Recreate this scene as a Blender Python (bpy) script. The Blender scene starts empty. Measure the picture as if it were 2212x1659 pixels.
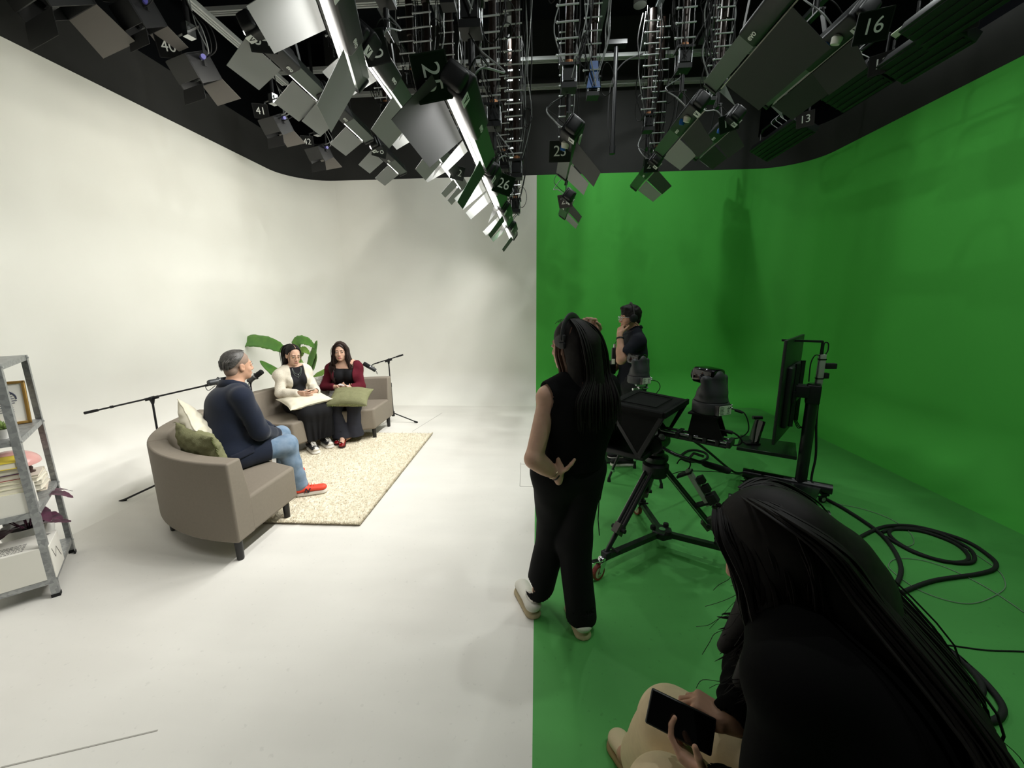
import bpy, bmesh, math, random
import numpy as np
from mathutils import Vector, Matrix
random.seed(7)
PI = math.pi
C = bpy.context.scene.collection
sc = bpy.context.scene

def lin(h):
    h = h.lstrip('#')
    v = [int(h[i:i+2], 16)/255 for i in (0, 2, 4)]
    return tuple(x/12.92 if x <= .04045 else ((x+.055)/1.055)**2.4 for x in v) + (1.0,)

MATS = {}
def mat(name, color, rough=.6, metal=0., vary=0., scale=40., bump=0., bscale=200., spec=.5, sub=0., emit=0., trans=0., sheen=0., coord='Object', color2=None, alpha=1.):
    """plain principled material with optional noise colour variation and noise bump"""
    if name in MATS: return MATS[name]
    m = bpy.data.materials.new(name); m.use_nodes = True
    nt = m.node_tree; b = nt.nodes['Principled BSDF']
    c = lin(color) if isinstance(color, str) else tuple(color)+(1.,)
    b.inputs['Base Color'].default_value = c
    b.inputs['Roughness'].default_value = rough
    b.inputs['Metallic'].default_value = metal
    b.inputs['Specular IOR Level'].default_value = spec
    if sub: 
        b.inputs['Subsurface Weight'].default_value = sub
        b.inputs['Subsurface Radius'].default_value = (.012, .005, .003)
        b.inputs['Subsurface Scale'].default_value = 1.
    if sheen: b.inputs['Sheen Weight'].default_value = sheen
    if trans: b.inputs['Transmission Weight'].default_value = trans
    if emit:
        b.inputs['Emission Color'].default_value = c; b.inputs['Emission Strength'].default_value = emit
    b.inputs['Alpha'].default_value = alpha
    if vary or bump or color2:
        tc = nt.nodes.new('ShaderNodeTexCoord')
    if vary or color2:
        n = nt.nodes.new('ShaderNodeTexNoise'); n.inputs['Scale'].default_value = scale; n.inputs['Detail'].default_value = 4
        nt.links.new(tc.outputs[coord], n.inputs['Vector'])
        r = nt.nodes.new('ShaderNodeValToRGB')
        r.color_ramp.elements[0].position = .3; r.color_ramp.elements[1].position = .7
        c2 = lin(color2) if color2 else None
        if c2:
            r.color_ramp.elements[0].color = c; r.color_ramp.elements[1].color = c2
        else:
            r.color_ramp.elements[0].color = tuple(x*(1-vary) for x in c[:3])+(1,)
            r.color_ramp.elements[1].color = tuple(min(1, x*(1+vary)) for x in c[:3])+(1,)
        nt.links.new(n.outputs['Fac'], r.inputs['Fac']); nt.links.new(r.outputs['Color'], b.inputs['Base Color'])
    if bump:
        n2 = nt.nodes.new('ShaderNodeTexNoise'); n2.inputs['Scale'].default_value = bscale; n2.inputs['Detail'].default_value = 3
        nt.links.new(tc.outputs[coord], n2.inputs['Vector'])
        bp = nt.nodes.new('ShaderNodeBump'); bp.inputs['Strength'].default_value = bump; bp.inputs['Distance'].default_value = .01
        nt.links.new(n2.outputs['Fac'], bp.inputs['Height']); nt.links.new(bp.outputs['Normal'], b.inputs['Normal'])
    MATS[name] = m
    return m

def tag(o, label=None, cat=None, group=None, kind=None):
    if label: o['label'] = label
    if cat: o['category'] = cat
    if group: o['group'] = group
    if kind: o['kind'] = kind
    return o

def empty(name, loc=(0, 0, 0), rz=0., label=None, cat=None, group=None):
    o = bpy.data.objects.new(name, None); C.objects.link(o)
    o.location = loc; o.rotation_euler = (0, 0, rz); o.empty_display_size = .05
    return tag(o, label, cat, group)

def world_of(o):
    m = Matrix.LocRotScale(o.location, o.rotation_euler, o.scale)
    return m if o.parent is None else world_of(o.parent) @ o.matrix_parent_inverse @ m

def link(name, me, m=None, parent=None, world=False):
    o = bpy.data.objects.new(name, me); C.objects.link(o)
    for x in (m if isinstance(m, (list, tuple)) else [m]):
        if x is not None: me.materials.append(x)
    if parent is not None:
        o.parent = parent
        if world: o.matrix_parent_inverse = world_of(parent).inverted()
    return o

def copy_tree(o, parent=None):
    c = o.copy(); C.objects.link(c)
    if parent is not None: c.parent = parent
    for ch in list(o.children): copy_tree(ch, c)
    return c

def V(*a): return Vector(a[0] if len(a) == 1 else a)

def frame(d, up=(0, 0, 1)):
    z = V(d).normalized(); u = V(up)
    if abs(z.dot(u)) > .99: u = V(1, 0, 0)
    x = u.cross(z).normalized(); y = z.cross(x)
    return x, y, z

def smooth_path(pts, n=8, closed=False):
    """Catmull-Rom through points"""
    P = [V(p) for p in pts]; out = []
    L = len(P); seg = L if closed else L-1
    for i in range(seg):
        if closed: p0, p1, p2, p3 = P[(i-1) % L], P[i], P[(i+1) % L], P[(i+2) % L]
        else: p0, p1, p2, p3 = P[max(i-1, 0)], P[i], P[i+1], P[min(i+2, L-1)]
        for k in range(n):
            t = k/n; t2 = t*t; t3 = t2*t
            out.append(.5*((2*p1)+(p2-p0)*t+(2*p0-5*p1+4*p2-p3)*t2+(3*p1-p0-3*p2+p3)*t3))
    if not closed: out.append(P[-1].copy())
    return out

class MB:
    """collects shapes into one mesh"""
    def __init__(s): s.v = []; s.f = []; s.mi = []; s.cur = 0
    def add(s, vs, fs):
        b = len(s.v); s.v += [tuple(p) for p in vs]
        for f in fs: s.f.append(tuple(i+b for i in f)); s.mi.append(s.cur)
        return s
    def box(s, c, size, rot=None, bev=0.):
        sx, sy, sz = [x/2 for x in size]; R = rot if rot is not None else Matrix.Identity(3); c = V(c)
        if bev <= 0:
            vs = [R @ V(x*sx, y*sy, z*sz)+c for x in (-1, 1) for y in (-1, 1) for z in (-1, 1)]
            fs = [(0, 1, 3, 2), (4, 6, 7, 5), (0, 4, 5, 1), (2, 3, 7, 6), (0, 2, 6, 4), (1, 5, 7, 3)]
            return s.add(vs, fs)
        bm = bmesh.new(); bmesh.ops.create_cube(bm, size=1)
        for v in bm.verts: v.co = V(v.co.x*size[0], v.co.y*size[1], v.co.z*size[2])
        bmesh.ops.bevel(bm, geom=bm.edges[:], offset=min(bev, min(size)*.45), segments=3, profile=.5, affect='EDGES')
        for i, v in enumerate(bm.verts): v.index = i
        vs = [R @ v.co+c for v in bm.verts]; fs = [[v.index for v in f.verts] for f in bm.faces]; bm.free()
        return s.add(vs, fs)
    def bar(s, a, b, w, h, up=(0, 0, 1)):
        x, y, z = frame(V(b)-V(a), up)
        R = Matrix((x, y, z)).transposed()
        return s.box((V(a)+V(b))/2, (w, h, (V(b)-V(a)).length), R)
    def cyl(s, a, b, r0, r1=None, n=14, cap=True):
        r1 = r0 if r1 is None else r1
        return s.tube([a, b], [r0, r1], n, cap=cap)
    def tube(s, pts, r, n=8, closed=False, cap=True, sx=1., sy=1., up=(0, 0, 1)):
        P = [V(p) for p in pts]; L = len(P)
        rs = list(r) if isinstance(r, (list, tuple)) else [r]*L
        vs = []; fs = []; px = None
        for i, p in enumerate(P):
            if closed: d = P[(i+1) % L]-P[(i-1) % L]
            else: d = P[min(i+1, L-1)]-P[max(i-1, 0)]
            if d.length < 1e-9: d = V(0, 0, 1)
            d.normalize()
            if px is None: x, y, z = frame(d, up)
            else:
                x = px-d*px.dot(d)
                x = x.normalized() if x.length > 1e-6 else frame(d, up)[0]
                y = d.cross(x)
            px = x
            for k in range(n):
                a = 2*PI*k/n
                vs.append(p+x*math.cos(a)*rs[i]*sx+y*math.sin(a)*rs[i]*sy)
        m = L if closed else L-1
        for i in range(m):
            j = (i+1) % L
            for k in range(n):
                k2 = (k+1) % n
                fs.append((i*n+k, i*n+k2, j*n+k2, j*n+k))
        if cap and not closed:
            fs.append(tuple(range(n-1, -1, -1))); fs.append(tuple((L-1)*n+k for k in range(n)))
        return s.add(vs, fs)
    def lathe(s, prof, o=(0, 0, 0), axis=(0, 0, 1), n=24):
        """prof: (radius, height) list"""
        x, y, z = frame(axis); o = V(o); vs = []; fs = []
        for r, h in prof:
            for k in range(n):
                a = 2*PI*k/n; vs.append(o+z*h+x*math.cos(a)*r+y*math.sin(a)*r)
        for i in range(len(prof)-1):
            for k in range(n):
                k2 = (k+1) % n; fs.append((i*n+k, i*n+k2, (i+1)*n+k2, (i+1)*n+k))
        if prof[0][0] > 1e-5: fs.append(tuple(range(n-1, -1, -1)))
        if prof[-1][0] > 1e-5: fs.append(tuple((len(prof)-1)*n+k for k in range(n)))
        return s.add(vs, fs)
    def ball(s, c, r, n=12, rot=None):
        rr = (r, r, r) if not isinstance(r, (tuple, list)) else r
        R = rot if rot is not None else Matrix.Identity(3); c = V(c); vs = []; fs = []; m = n//2+1
        for i in range(m+1):
            t = PI*i/m
            for k in range(n):
                a = 2*PI*k/n
                vs.append(c+R @ V(rr[0]*math.sin(t)*math.cos(a), rr[1]*math.sin(t)*math.sin(a), rr[2]*math.cos(t)))
        for i in range(m):
            for k in range(n):
                k2 = (k+1) % n; fs.append((i*n+k, (i+1)*n+k, (i+1)*n+k2, i*n+k2))
        return s.add(vs, fs)
    def prism(s, poly, z0, z1, fn=None):
        """vertical prism over an xy polygon (counter-clockwise)"""
        n = len(poly); vs = [V(p[0], p[1], z0) for p in poly]+[V(p[0], p[1], z1) for p in poly]
        if fn: vs = [fn(v) for v in vs]
        fs = [tuple(range(n-1, -1, -1)), tuple(range(n, 2*n))]+[(i, (i+1) % n, n+(i+1) % n, n+i) for i in range(n)]
        return s.add(vs, fs)
    def grid(s, fn, nu, nv, closed_u=False):
        vs = [V(fn(u/nu if closed_u else u/(nu-1), v/(nv-1))) for u in range(nu) for v in range(nv)]
        fs = []
        for u in range(nu if closed_u else nu-1):
            u2 = (u+1) % nu
            for v in range(nv-1): fs.append((u*nv+v, u2*nv+v, u2*nv+v+1, u*nv+v+1))
        return s.add(vs, fs)
    def build(s, name, m=None, parent=None, smooth=True, world=False, bevel=0., seg=2, solid=0., sub=0, angle=40):
        me = bpy.data.meshes.new(name); me.from_pydata([tuple(v) for v in s.v], [], s.f); 
        bm = bmesh.new(); bm.from_mesh(me)
        bm.faces.ensure_lookup_table()
        bmesh.ops.recalc_face_normals(bm, faces=bm.faces[:]); bm.to_mesh(me); bm.free()
        o = link(name, me, m, parent, world)
        if any(s.mi):
            for p, i in zip(me.polygons, s.mi): p.material_index = i
        if smooth:
            for p in me.polygons: p.use_smooth = True
            try: me.set_sharp_from_angle(angle=math.radians(angle))
            except Exception: pass
        if solid:
            md = o.modifiers.new('solid', 'SOLIDIFY'); md.thickness = solid; md.offset = 0
        if bevel:
            md = o.modifiers.new('bevel', 'BEVEL'); md.width = bevel; md.segments = seg; md.limit_method = 'ANGLE'; md.angle_limit = math.radians(40)
        if sub:
            md = o.modifiers.new('sub', 'SUBSURF'); md.levels = sub; md.render_levels = sub
        return o

# ------------------------------------------------------------------ implicit surfaces
F = np.float32
def _v(p): return np.array(tuple(p), F)
def rc(a, b, ra, rb=None, flat=None, s=1.):
    """tapered capsule; flat = axis squeezed by factor s"""
    rb = ra if rb is None else rb
    a = _v(a); ab = _v(b)-a; L2 = float(ab@ab)+1e-12
    fx = None
    if flat is not None:
        fx = _v(flat); fx = fx/np.linalg.norm(fx)
    def f(P):
        q = P-a
        t = np.clip((q@ab)/L2, 0, 1)
        d = q-t[:, None]*ab
        if fx is not None:
            e = d@fx; d = d+np.outer(e*(1/s-1), fx)
        return np.sqrt((d*d).sum(1))-(ra+(rb-ra)*t)
    return f
def ell(c, r, R=None):
    c = _v(c); r = _v(r); A = np.eye(3, dtype=F) if R is None else np.array([tuple(x) for x in R], F)
    def f(P):
        q = (P-c)@A.T
        k0 = np.sqrt(((q/r)**2).sum(1)); k1 = np.sqrt(((q/(r*r))**2).sum(1))+1e-9
        return k0*(k0-1)/k1
    return f
def rbox(c, h, rad, R=None):
    c = _v(c); h = _v(h)-rad; A = np.eye(3, dtype=F) if R is None else np.array([tuple(x) for x in R], F)
    def f(P):
        q = np.abs((P-c)@A.T)-h
        return np.sqrt((np.maximum(q, 0)**2).sum(1))+np.minimum(q.max(1), 0)-rad
    return f
def plane(c, n):
    c = _v(c); n = _v(n); n = n/np.linalg.norm(n)
    return lambda P: (P-c)@n
def smin(a, b, k):
    h = np.clip(.5+.5*(b-a)/k, 0, 1)
    return b+(a-b)*h-k*h*(1-h)
def U(k, *fs):
    fs = [f for f in fs if f is not None]
    def f(P):
        d = fs[0](P)
        for g in fs[1:]: d = smin(d, g(P), k)
        return d
    return f
def SUB(k, f, *gs):
    def h(P):
        d = f(P)
        for g in gs: d = -smin(-d, g(P), k)
        return d
    return h
def CUT(f, *gs):
    """intersection"""
    def h(P):
        d = f(P)
        for g in gs: d = np.maximum(d, g(P))
        return d
    return h
def OFF(f, r): return lambda P: f(P)-r
def FOLD(f, amp, freq, seed=0, stretch=(1, 1, 1)):
    rs = np.random.RandomState(seed); ks = [(rs.randn(3)*freq*np.array(stretch)).astype(F) for _ in range(5)]; ph = rs.rand(5)*6.28
    def h(P):
        d = f(P); n = 0
        for k, p in zip(ks, ph): n = n+np.sin(P@k+p+.8*np.sin(P@k[::-1]*.7+p))
        return d+amp*n/3
    return h

def nets(f, lo, hi, h, B=8):
    """sparse surface nets: vertices and quads of f = 0"""
    lo = np.array(lo, F); n = np.ceil((np.array(hi, F)-lo)/(h*B)).astype(int)
    I = np.stack(np.meshgrid(*[np.arange(x) for x in n], indexing='ij'), -1).reshape(-1, 3)
    keep = []
    for s in range(0, len(I), 200000):
        cc = (lo+(I[s:s+200000]+.5)*B*h).astype(F)
        keep.append(np.abs(f(cc)) < B*h*1.25)
    I = I[np.concatenate(keep)]
    loc = np.stack(np.meshgrid(*[np.arange(B+1)]*3, indexing='ij'), -1).reshape(-1, 3)
    N = n*B+2
    ids = []; vs = []; quads = []
    st = (N[1]*N[2], N[2], 1)
    corners = [(a, b, c) for a in (0, 1) for b in (0, 1) for c in (0, 1)]
    for s in range(0, len(I), 400):
        blk = I[s:s+400]; nb = len(blk)
        G = (blk[:, None, :]*B+loc[None]).reshape(-1, 3)
        D = f((lo+G*h).astype(F)).reshape(nb, B+1, B+1, B+1)
        S = D < 0
        cnt = sum(S[:, a:a+B, b:b+B, c:c+B].astype(np.int8) for a, b, c in corners)
        act = np.nonzero((cnt > 0) & (cnt < 8))
        if len(act[0]) == 0: continue
        bi, x, y, z = act
        val = {cn: D[bi, x+cn[0], y+cn[1], z+cn[2]] for cn in corners}
        acc = np.zeros((len(bi), 3), F); num = np.zeros(len(bi), F)
        for c0 in corners:
            for ax in range(3):
                if c0[ax]: continue
                c1 = list(c0); c1[ax] = 1; c1 = tuple(c1)
                v0, v1 = val[c0], val[c1]; cr = (v0 < 0) != (v1 < 0)
                t = np.where(cr, v0/np.where(cr, v0-v1, 1), 0)
                for k in range(3):
                    acc[:, k] += np.where(cr, (t if k == ax else c0[k]), 0)
                num += cr
        gi = blk[bi]*B+np.stack([x, y, z], 1)
        vs.append(lo+(gi+acc/num[:, None])*h); ids.append(gi@np.array(st))
        for ax in range(3):
            sl0 = [slice(0, B)]*3; sl1 = [slice(0, B)]*3; sl1[ax] = slice(1, B+1)
            a = S[(slice(None),)+tuple(sl0)]; b = S[(slice(None),)+tuple(sl1)]
            e = np.nonzero(a != b)
            if len(e[0]) == 0: continue
            g = blk[e[0]]*B+np.stack(e[1:], 1); base = g@np.array(st)
            u, w = st[(ax+1) % 3], st[(ax+2) % 3]
            q = np.stack([base-u-w, base-w, base, base-u], 1)
            flip = ~a[e]
            q[flip] = q[flip][:, ::-1]
            quads.append(q)
    ids = np.concatenate(ids); vs = np.concatenate(vs); quads = np.concatenate(quads)
    o = np.argsort(ids); sid = ids[o]
    pos = np.clip(np.searchsorted(sid, quads), 0, len(sid)-1)
    ok = (sid[pos] == quads).all(1)
    return vs, o[pos[ok]]

def sdf_obj(name, f, lo, hi, h, m, parent=None, world=True, relax=0):
    vs, q = nets(f, lo, hi, h)
    me = bpy.data.meshes.new(name)
    me.vertices.add(len(vs)); me.vertices.foreach_set('co', vs.astype(F).ravel())
    me.loops.add(q.size); me.loops.foreach_set('vertex_index', q.astype(np.int32).ravel())
    me.polygons.add(len(q)); me.polygons.foreach_set('loop_start', np.arange(0, q.size, 4, dtype=np.int32))
    me.polygons.foreach_set('use_smooth', np.ones(len(q), bool))
    me.update(calc_edges=True); me.validate()
    o = link(name, me, m, parent, world)
    if relax:
        md = o.modifiers.new('relax', 'SMOOTH'); md.factor = .5; md.iterations = relax
    return o
# ------------------------------------------------------------------ camera, world
FPX = 870.
def setup_camera():
    CX, CY = 1106., 829.5
    vy = V(1160-CX, 653-CY, FPX).normalized()
    r = .009; D = FPX*FPX/(-(653-CY)-(1160-CX)*r)
    dn = V(r*D, D, FPX).normalized(); zz = -dn; xx = vy.cross(zz)
    # rows of M: world axes in image axes (x right, y down, z forward)
    M = Matrix((xx, vy, zz))
    right = M @ V(1, 0, 0); up = M @ V(0, -1, 0); back = M @ V(0, 0, -1)
    R = Matrix((right, up, back)).transposed().to_4x4()
    cam = bpy.data.cameras.new('camera'); o = bpy.data.objects.new('camera', cam); C.objects.link(o)
    cam.sensor_fit = 'HORIZONTAL'; cam.sensor_width = 36; cam.lens = FPX/2212*36
    cam.clip_start = .02; cam.clip_end = 60
    o.matrix_world = Matrix.Translation((0, 0, 1.7)) @ R
    sc.camera = o
setup_camera()
w = bpy.data.worlds.new('world'); sc.world = w; w.use_nodes = True
w.node_tree.nodes['Background'].inputs['Color'].default_value = (.8, .9, 1, 1)
w.node_tree.nodes['Background'].inputs['Strength'].default_value = .02
sc.view_settings.view_transform = 'Standard'; sc.view_settings.look = 'None'
sc.view_settings.exposure = 0.; sc.view_settings.gamma = 1.; sc.view_settings.use_curve_mapping = False

# ------------------------------------------------------------------ studio shell
XL, XR, YB, ZT, RC, RF = -4.08, 4.12, 7.08, 3.72, .7, .56
def paint(name, c, c2=None, rough=.75, streak=False):
    """studio paint: faint roller mottling, scuffs on the floor"""
    m = mat(name, c, rough=rough, vary=.025, scale=1.3, bump=.02, bscale=90, spec=.25)
    return m
M_WHITE = paint('white cyclorama paint', '#e9e7e0')
M_GREEN = paint('green key paint', (.075, .43, .062))
M_BLACK = mat('black studio wall', (.03, .03, .029), rough=.8, spec=.2, vary=.08, scale=3)
M_DEEP = mat('deep black studio wall', (.006, .007, .009), rough=.9, spec=.1)

def floor_paint(name, c, dirt):
    m = mat(name, c, rough=.62, spec=.3)
    nt = m.node_tree; b = nt.nodes['Principled BSDF']; L = nt.links
    tc = nt.nodes.new('ShaderNodeTexCoord')
    def noise(scale, det, sx=1, sy=1):
        mp = nt.nodes.new('ShaderNodeMapping'); mp.inputs['Scale'].default_value = (sx, sy, 1)
        n = nt.nodes.new('ShaderNodeTexNoise'); n.inputs['Scale'].default_value = scale; n.inputs['Detail'].default_value = det
        L.new(tc.outputs['Object'], mp.inputs['Vector']); L.new(mp.outputs['Vector'], n.inputs['Vector']); return n.outputs['Fac']
    def ramp(src, p0, p1, a, bb):
        r = nt.nodes.new('ShaderNodeValToRGB'); r.color_ramp.elements[0].position = p0; r.color_ramp.elements[1].position = p1
        r.color_ramp.elements[0].color = (a, a, a, 1); r.color_ramp.elements[1].color = (bb, bb, bb, 1)
        L.new(src, r.inputs['Fac']); return r.outputs['Color']
    def mul(x, y):
        k = nt.nodes.new('ShaderNodeMix'); k.data_type = 'RGBA'; k.blend_type = 'MULTIPLY'; k.inputs['Factor'].default_value = 1
        L.new(x, k.inputs['A']); L.new(y, k.inputs['B']); return k.outputs['Result']
    big = ramp(noise(1.1, 5), .35, .62, 1-dirt, 1.)
    streak = ramp(noise(2.2, 3, .35, 1.6), .42, .7, 1-dirt*.8, 1.)
    speck = ramp(noise(38, 2), .66, .74, 1., 1-dirt*1.2)
    rgb = nt.nodes.new('ShaderNodeRGB'); rgb.outputs[0].default_value = b.inputs['Base Color'].default_value
    L.new(mul(mul(rgb.outputs[0], big), mul(streak, speck)), b.inputs['Base Color'])
    return m
M_WFLOOR = floor_paint('white floor paint', '#e4e1da', .07)
M_GFLOOR = floor_paint('green floor paint', (.085, .36, .08), .13)

XS = -.012      # the painted seam between white and green
def build_shell():
    YN = -2.2
    f = MB()
    a, b = XL+RF, XR-RF; yb = YB-RF
    f.add([(a, YN, 0), (XS, YN, 0), (XS, yb, 0), (a, yb, 0)], [(0, 1, 2, 3)])
    f.cur = 1
    f.add([(XS, YN, 0), (b, YN, 0), (b, yb, 0), (XS, yb, 0)], [(0, 1, 2, 3)])
    o = f.build('floor', [M_WFLOOR, M_GFLOOR], smooth=False); tag(o, kind='structure')
    # plan path of the cyclorama wall with its inward normal
    def plan(pts_only=None):
        P = []
        for i in range(13): P.append((V(XL, YN+(YB-RC-YN)*i/12, 0), V(1, 0, 0)))
        for i in range(1, 16):
            t = PI/2*i/16; n = V(math.cos(t), -math.sin(t), 0)
            P.append((V(XL+RC, YB-RC, 0)-n*RC, n))
        for x in [XL+RC+(XS-XL-RC)*i/6 for i in range(7)]+[XS+(XR-RC-XS)*i/6 for i in range(1, 7)]:
            P.append((V(x, YB, 0), V(0, -1, 0)))
        for i in range(1, 16):
            t = PI/2*i/16; n = V(-math.sin(t), -math.cos(t), 0)
            P.append((V(XR-RC, YB-RC, 0)-n*RC, n))
        for i in range(13): P.append((V(XR, YB-RC-(YB-RC-YN)*i/12, 0), V(-1, 0, 0)))
        return P
    P = plan()
    prof = [(RF*(1-math.sin(PI/2*i/14)), RF*(1-math.cos(PI/2*i/14))) for i in range(15)]+[(0, RF+(ZT-RF)*i/6) for i in range(1, 7)]
    def strip(name, idx, prof, m, lip=True):
        w = MB()
        def fn(u, v):
            p, n = P[idx[int(round(u*(len(idx)-1)))]]
            d, z = prof[int(round(v*(len(prof)-1)))]
            q = p+n*d
            return (q.x, q.y, z)
        w.grid(fn, len(idx), len(prof))
        o = w.build(name, m, smooth=True, angle=60); tag(o, kind='structure'); return o
    iL = list(range(0, 29)); iB1 = list(range(28, 35)); iB2 = list(range(34, 41)); iR = list(range(40, len(P)))
    strip('wall_left', iL, prof, M_WHITE)
    o = strip('wall_back', iB1+iB2[1:], prof, [M_WHITE, M_GREEN])
    for p in o.data.polygons:
        if p.center.x > XS: p.material_index = 1
    strip('wall_right', iR, prof, M_GREEN)
    # top edge of the cyclorama and dark wall above it
    up = lambda z1: [(-.02, ZT), (-.02, z1)]
    edge = [(0, ZT), (-.035, ZT)]
    strip('trim_1', iL+iB1[1:], edge, M_WHITE); strip('trim_2', iB2+iR[1:], edge, M_GREEN)
    strip('wall_upper_left', iL, [(-.03, ZT-.02), (-.03, 4.28), (-.5, 4.281)], M_BLACK)
    strip('wall_upper_right', iR, [(-.03, ZT-.02), (-.03, 4.18), (-.5, 4.181)], M_BLACK)
    strip('wall_upper_back', iB1+iB2[1:], [(-.03, ZT-.02), (-.03, 5.9)], M_BLACK)
    d = MB()
    d.add([(XL-.5, YN, 4.1), (XL-.5, YB+.4, 4.1), (XL-.5, YB+.4, 5.9), (XL-.5, YN, 5.9)], [(0, 1, 2, 3)])
    tag(d.build('wall_void_left', M_DEEP, smooth=False), kind='structure')
    d = MB()
    d.add([(XR+.5, YN, 4.1), (XR+.5, YB+.4, 4.1), (XR+.5, YB+.4, 5.9), (XR+.5, YN, 5.9)], [(0, 1, 2, 3)])
    tag(d.build('wall_void_right', M_DEEP, smooth=False), kind='structure')
    d = MB(); d.box((0, YB+.47, 4.9), (9.4, .1, 2.2)); tag(d.build('wall_void_back', M_DEEP, smooth=False), kind='structure')
    d = MB(); d.box((0, 2.5, 5.95), (9.4, 9.8, .1))
    tag(d.build('ceiling', M_DEEP, smooth=False), kind='structure')
    d = MB(); d.box((0, YN-.05, 2.9), (9.4, .1, 6))
    tag(d.build('wall_behind', M_BLACK, smooth=False), kind='structure')
    # floor hatch seams and joint lines
    s = MB()
    for a, b in [((-1.68, 5.13), (-1.49, 6.07)), ((-2.01, 1.08), (-1.54, 1.24)), ((-3.99, 3.01), (-3.6, 4.2)), ((-.17, 4.06), (.0, 4.06)), ((-.155, 3.53), (.35, 3.53)), ((-.155, 3.53), (-.17, 4.1))]:
        a = V(*a, .0008); b = V(*b, .0008)
        s.bar(a, b, .006, .0016)
    tag(s.build('trim_3', mat('grey joint', '#a9a69e', rough=.9), smooth=False), kind='structure')
build_shell()
# ------------------------------------------------------------------ sofas, rug, cushions
M_SOFA = mat('taupe upholstery', '#81786c', rough=.72, bump=.12, bscale=420, vary=.03, scale=60, spec=.3)
M_BLEG = mat('black lacquered leg', '#131313', rough=.4)
def sofa_module(c, a0, a1, label, name='curved_sofa'):
    root = empty(name, (c[0], c[1], 0), label=label, cat='sofa', group='curved sofa modules round the rug')
    R0, RB, RO = .655, 1.155, 1.32; ZB, ZS, ZT_ = .155, .42, .712
    e = .004/1.0
    A0, A1 = math.radians(a0)+e, math.radians(a1)-e
    pol = lambda r, a: (r*math.cos(a), r*math.sin(a))
    n = 14
    s = MB()
    poly = [pol(R0, A0)]+[pol(RB+.03, A0+(A1-A0)*i/n) for i in range(n+1)]+[pol(R0, A1)]
    s.prism(poly, ZB, ZS)
    s.build('seat', M_SOFA, root, bevel=.022, seg=3, angle=45)
    b = MB()
    prof = [(RO, ZB), (RO, ZT_), (1.2, ZT_), (RB, ZS+.02), (RB, ZB)]
    vs = []
    for i in range(n*2+1):
        a = A0+(A1-A0)*i/(n*2)
        for r, z in prof: vs.append((*pol(r, a), z))
    k = len(prof); m = n*2
    fs = [(i*k+j, (i+1)*k+j, (i+1)*k+(j+1) % k, i*k+(j+1) % k) for i in range(m) for j in range(k)]
    fs += [tuple(range(k)), tuple(m*k+j for j in range(k-1, -1, -1))]
    b.add(vs, fs); b.build('backrest', M_SOFA, root, bevel=.014, seg=3, angle=30)
    for r, a in ((R0+.09, A0+.07), (R0+.09, A1-.07), (RO-.06, A0+.045), (RO-.06, A1-.045)):
        x, y = pol(r, a); l = MB()
        l.lathe([(.0, .0), (.02, 0), (.0225, .01), (.026, ZB+.01), (0, ZB+.01)], (x, y, 0), n=16)
        l.build('leg', M_BLEG, root)
    return root
CF, CR = (-1.95, 3.60), (-2.02, 4.08)
sofa_module(CF, -135, -90, 'taupe curved sofa module nearest the camera, its back towards us, holding two cushions')
sofa_module(CF, -180, -135, 'taupe curved sofa module the man in the navy blazer sits on')
sofa_module(CR, 135, 180, 'taupe curved sofa module under the woman in the cream cardigan')
sofa_module(CR, 90, 135, 'taupe curved sofa module under the woman in the burgundy cardigan, with an open right end')

def rug():
    root = empty('rug', (-2.25, 3.9, 0), label='cream shaggy rectangular rug under the seating circle', cat='rug')
    x0, x1, y0, y1 = -2.78+2.25, -1.375+2.25, 2.785-3.9, 5.02-3.9
    m = mat('cream wool', '#cfc4ab', rough=.95, color2='#f0e8d4', scale=34, spec=.1, bump=.5, bscale=160)
    rs = np.random.RandomState(3)
    b = MB(); b.box(((x0+x1)/2, (y0+y1)/2, .006), (x1-x0, y1-y0, .012))
    b.build('backing', mat('rug backing', '#8d8270', rough=.9), root, smooth=False)
    p = MB(); nu, nv = 190, 250
    h = rs.rand(nu, nv)
    def fn(u, v):
        i, j = int(round(u*(nu-1))), int(round(v*(nv-1)))
        ed = min(i, j, nu-1-i, nv-1-j)
        return (x0+(x1-x0)*u+(rs.rand()-.5)*.006, y0+(y1-y0)*v+(rs.rand()-.5)*.006, (.013+.011*h[i, j]) if ed > 1 else .012)
    p.grid(fn, nu, nv); tag(p.build('pile', m, root), kind='stuff')
    t = MB()
    for k in range(9000):
        x, y = x0+(x1-x0)*rs.rand(), y0+(y1-y0)*rs.rand()
        if k < 2600:
            q = rs.rand()
            if k % 2: x = x1+rs.rand()*.004; 
            else: y = y0-rs.rand()*.004
        a = rs.rand()*6.28; l = .012+.012*rs.rand(); dx, dy = math.cos(a)*l, math.sin(a)*l
        w_ = .0035; 
        t.add([(x-dy/l*w_, y+dx/l*w_, .012), (x+dy/l*w_, y-dx/l*w_, .012), (x+dx*.8, y+dy*.8, .028+.008*rs.rand())], [(0, 1, 2)])
    tag(t.build('tufts', m, root, smooth=False), kind='stuff')
rug()

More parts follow.
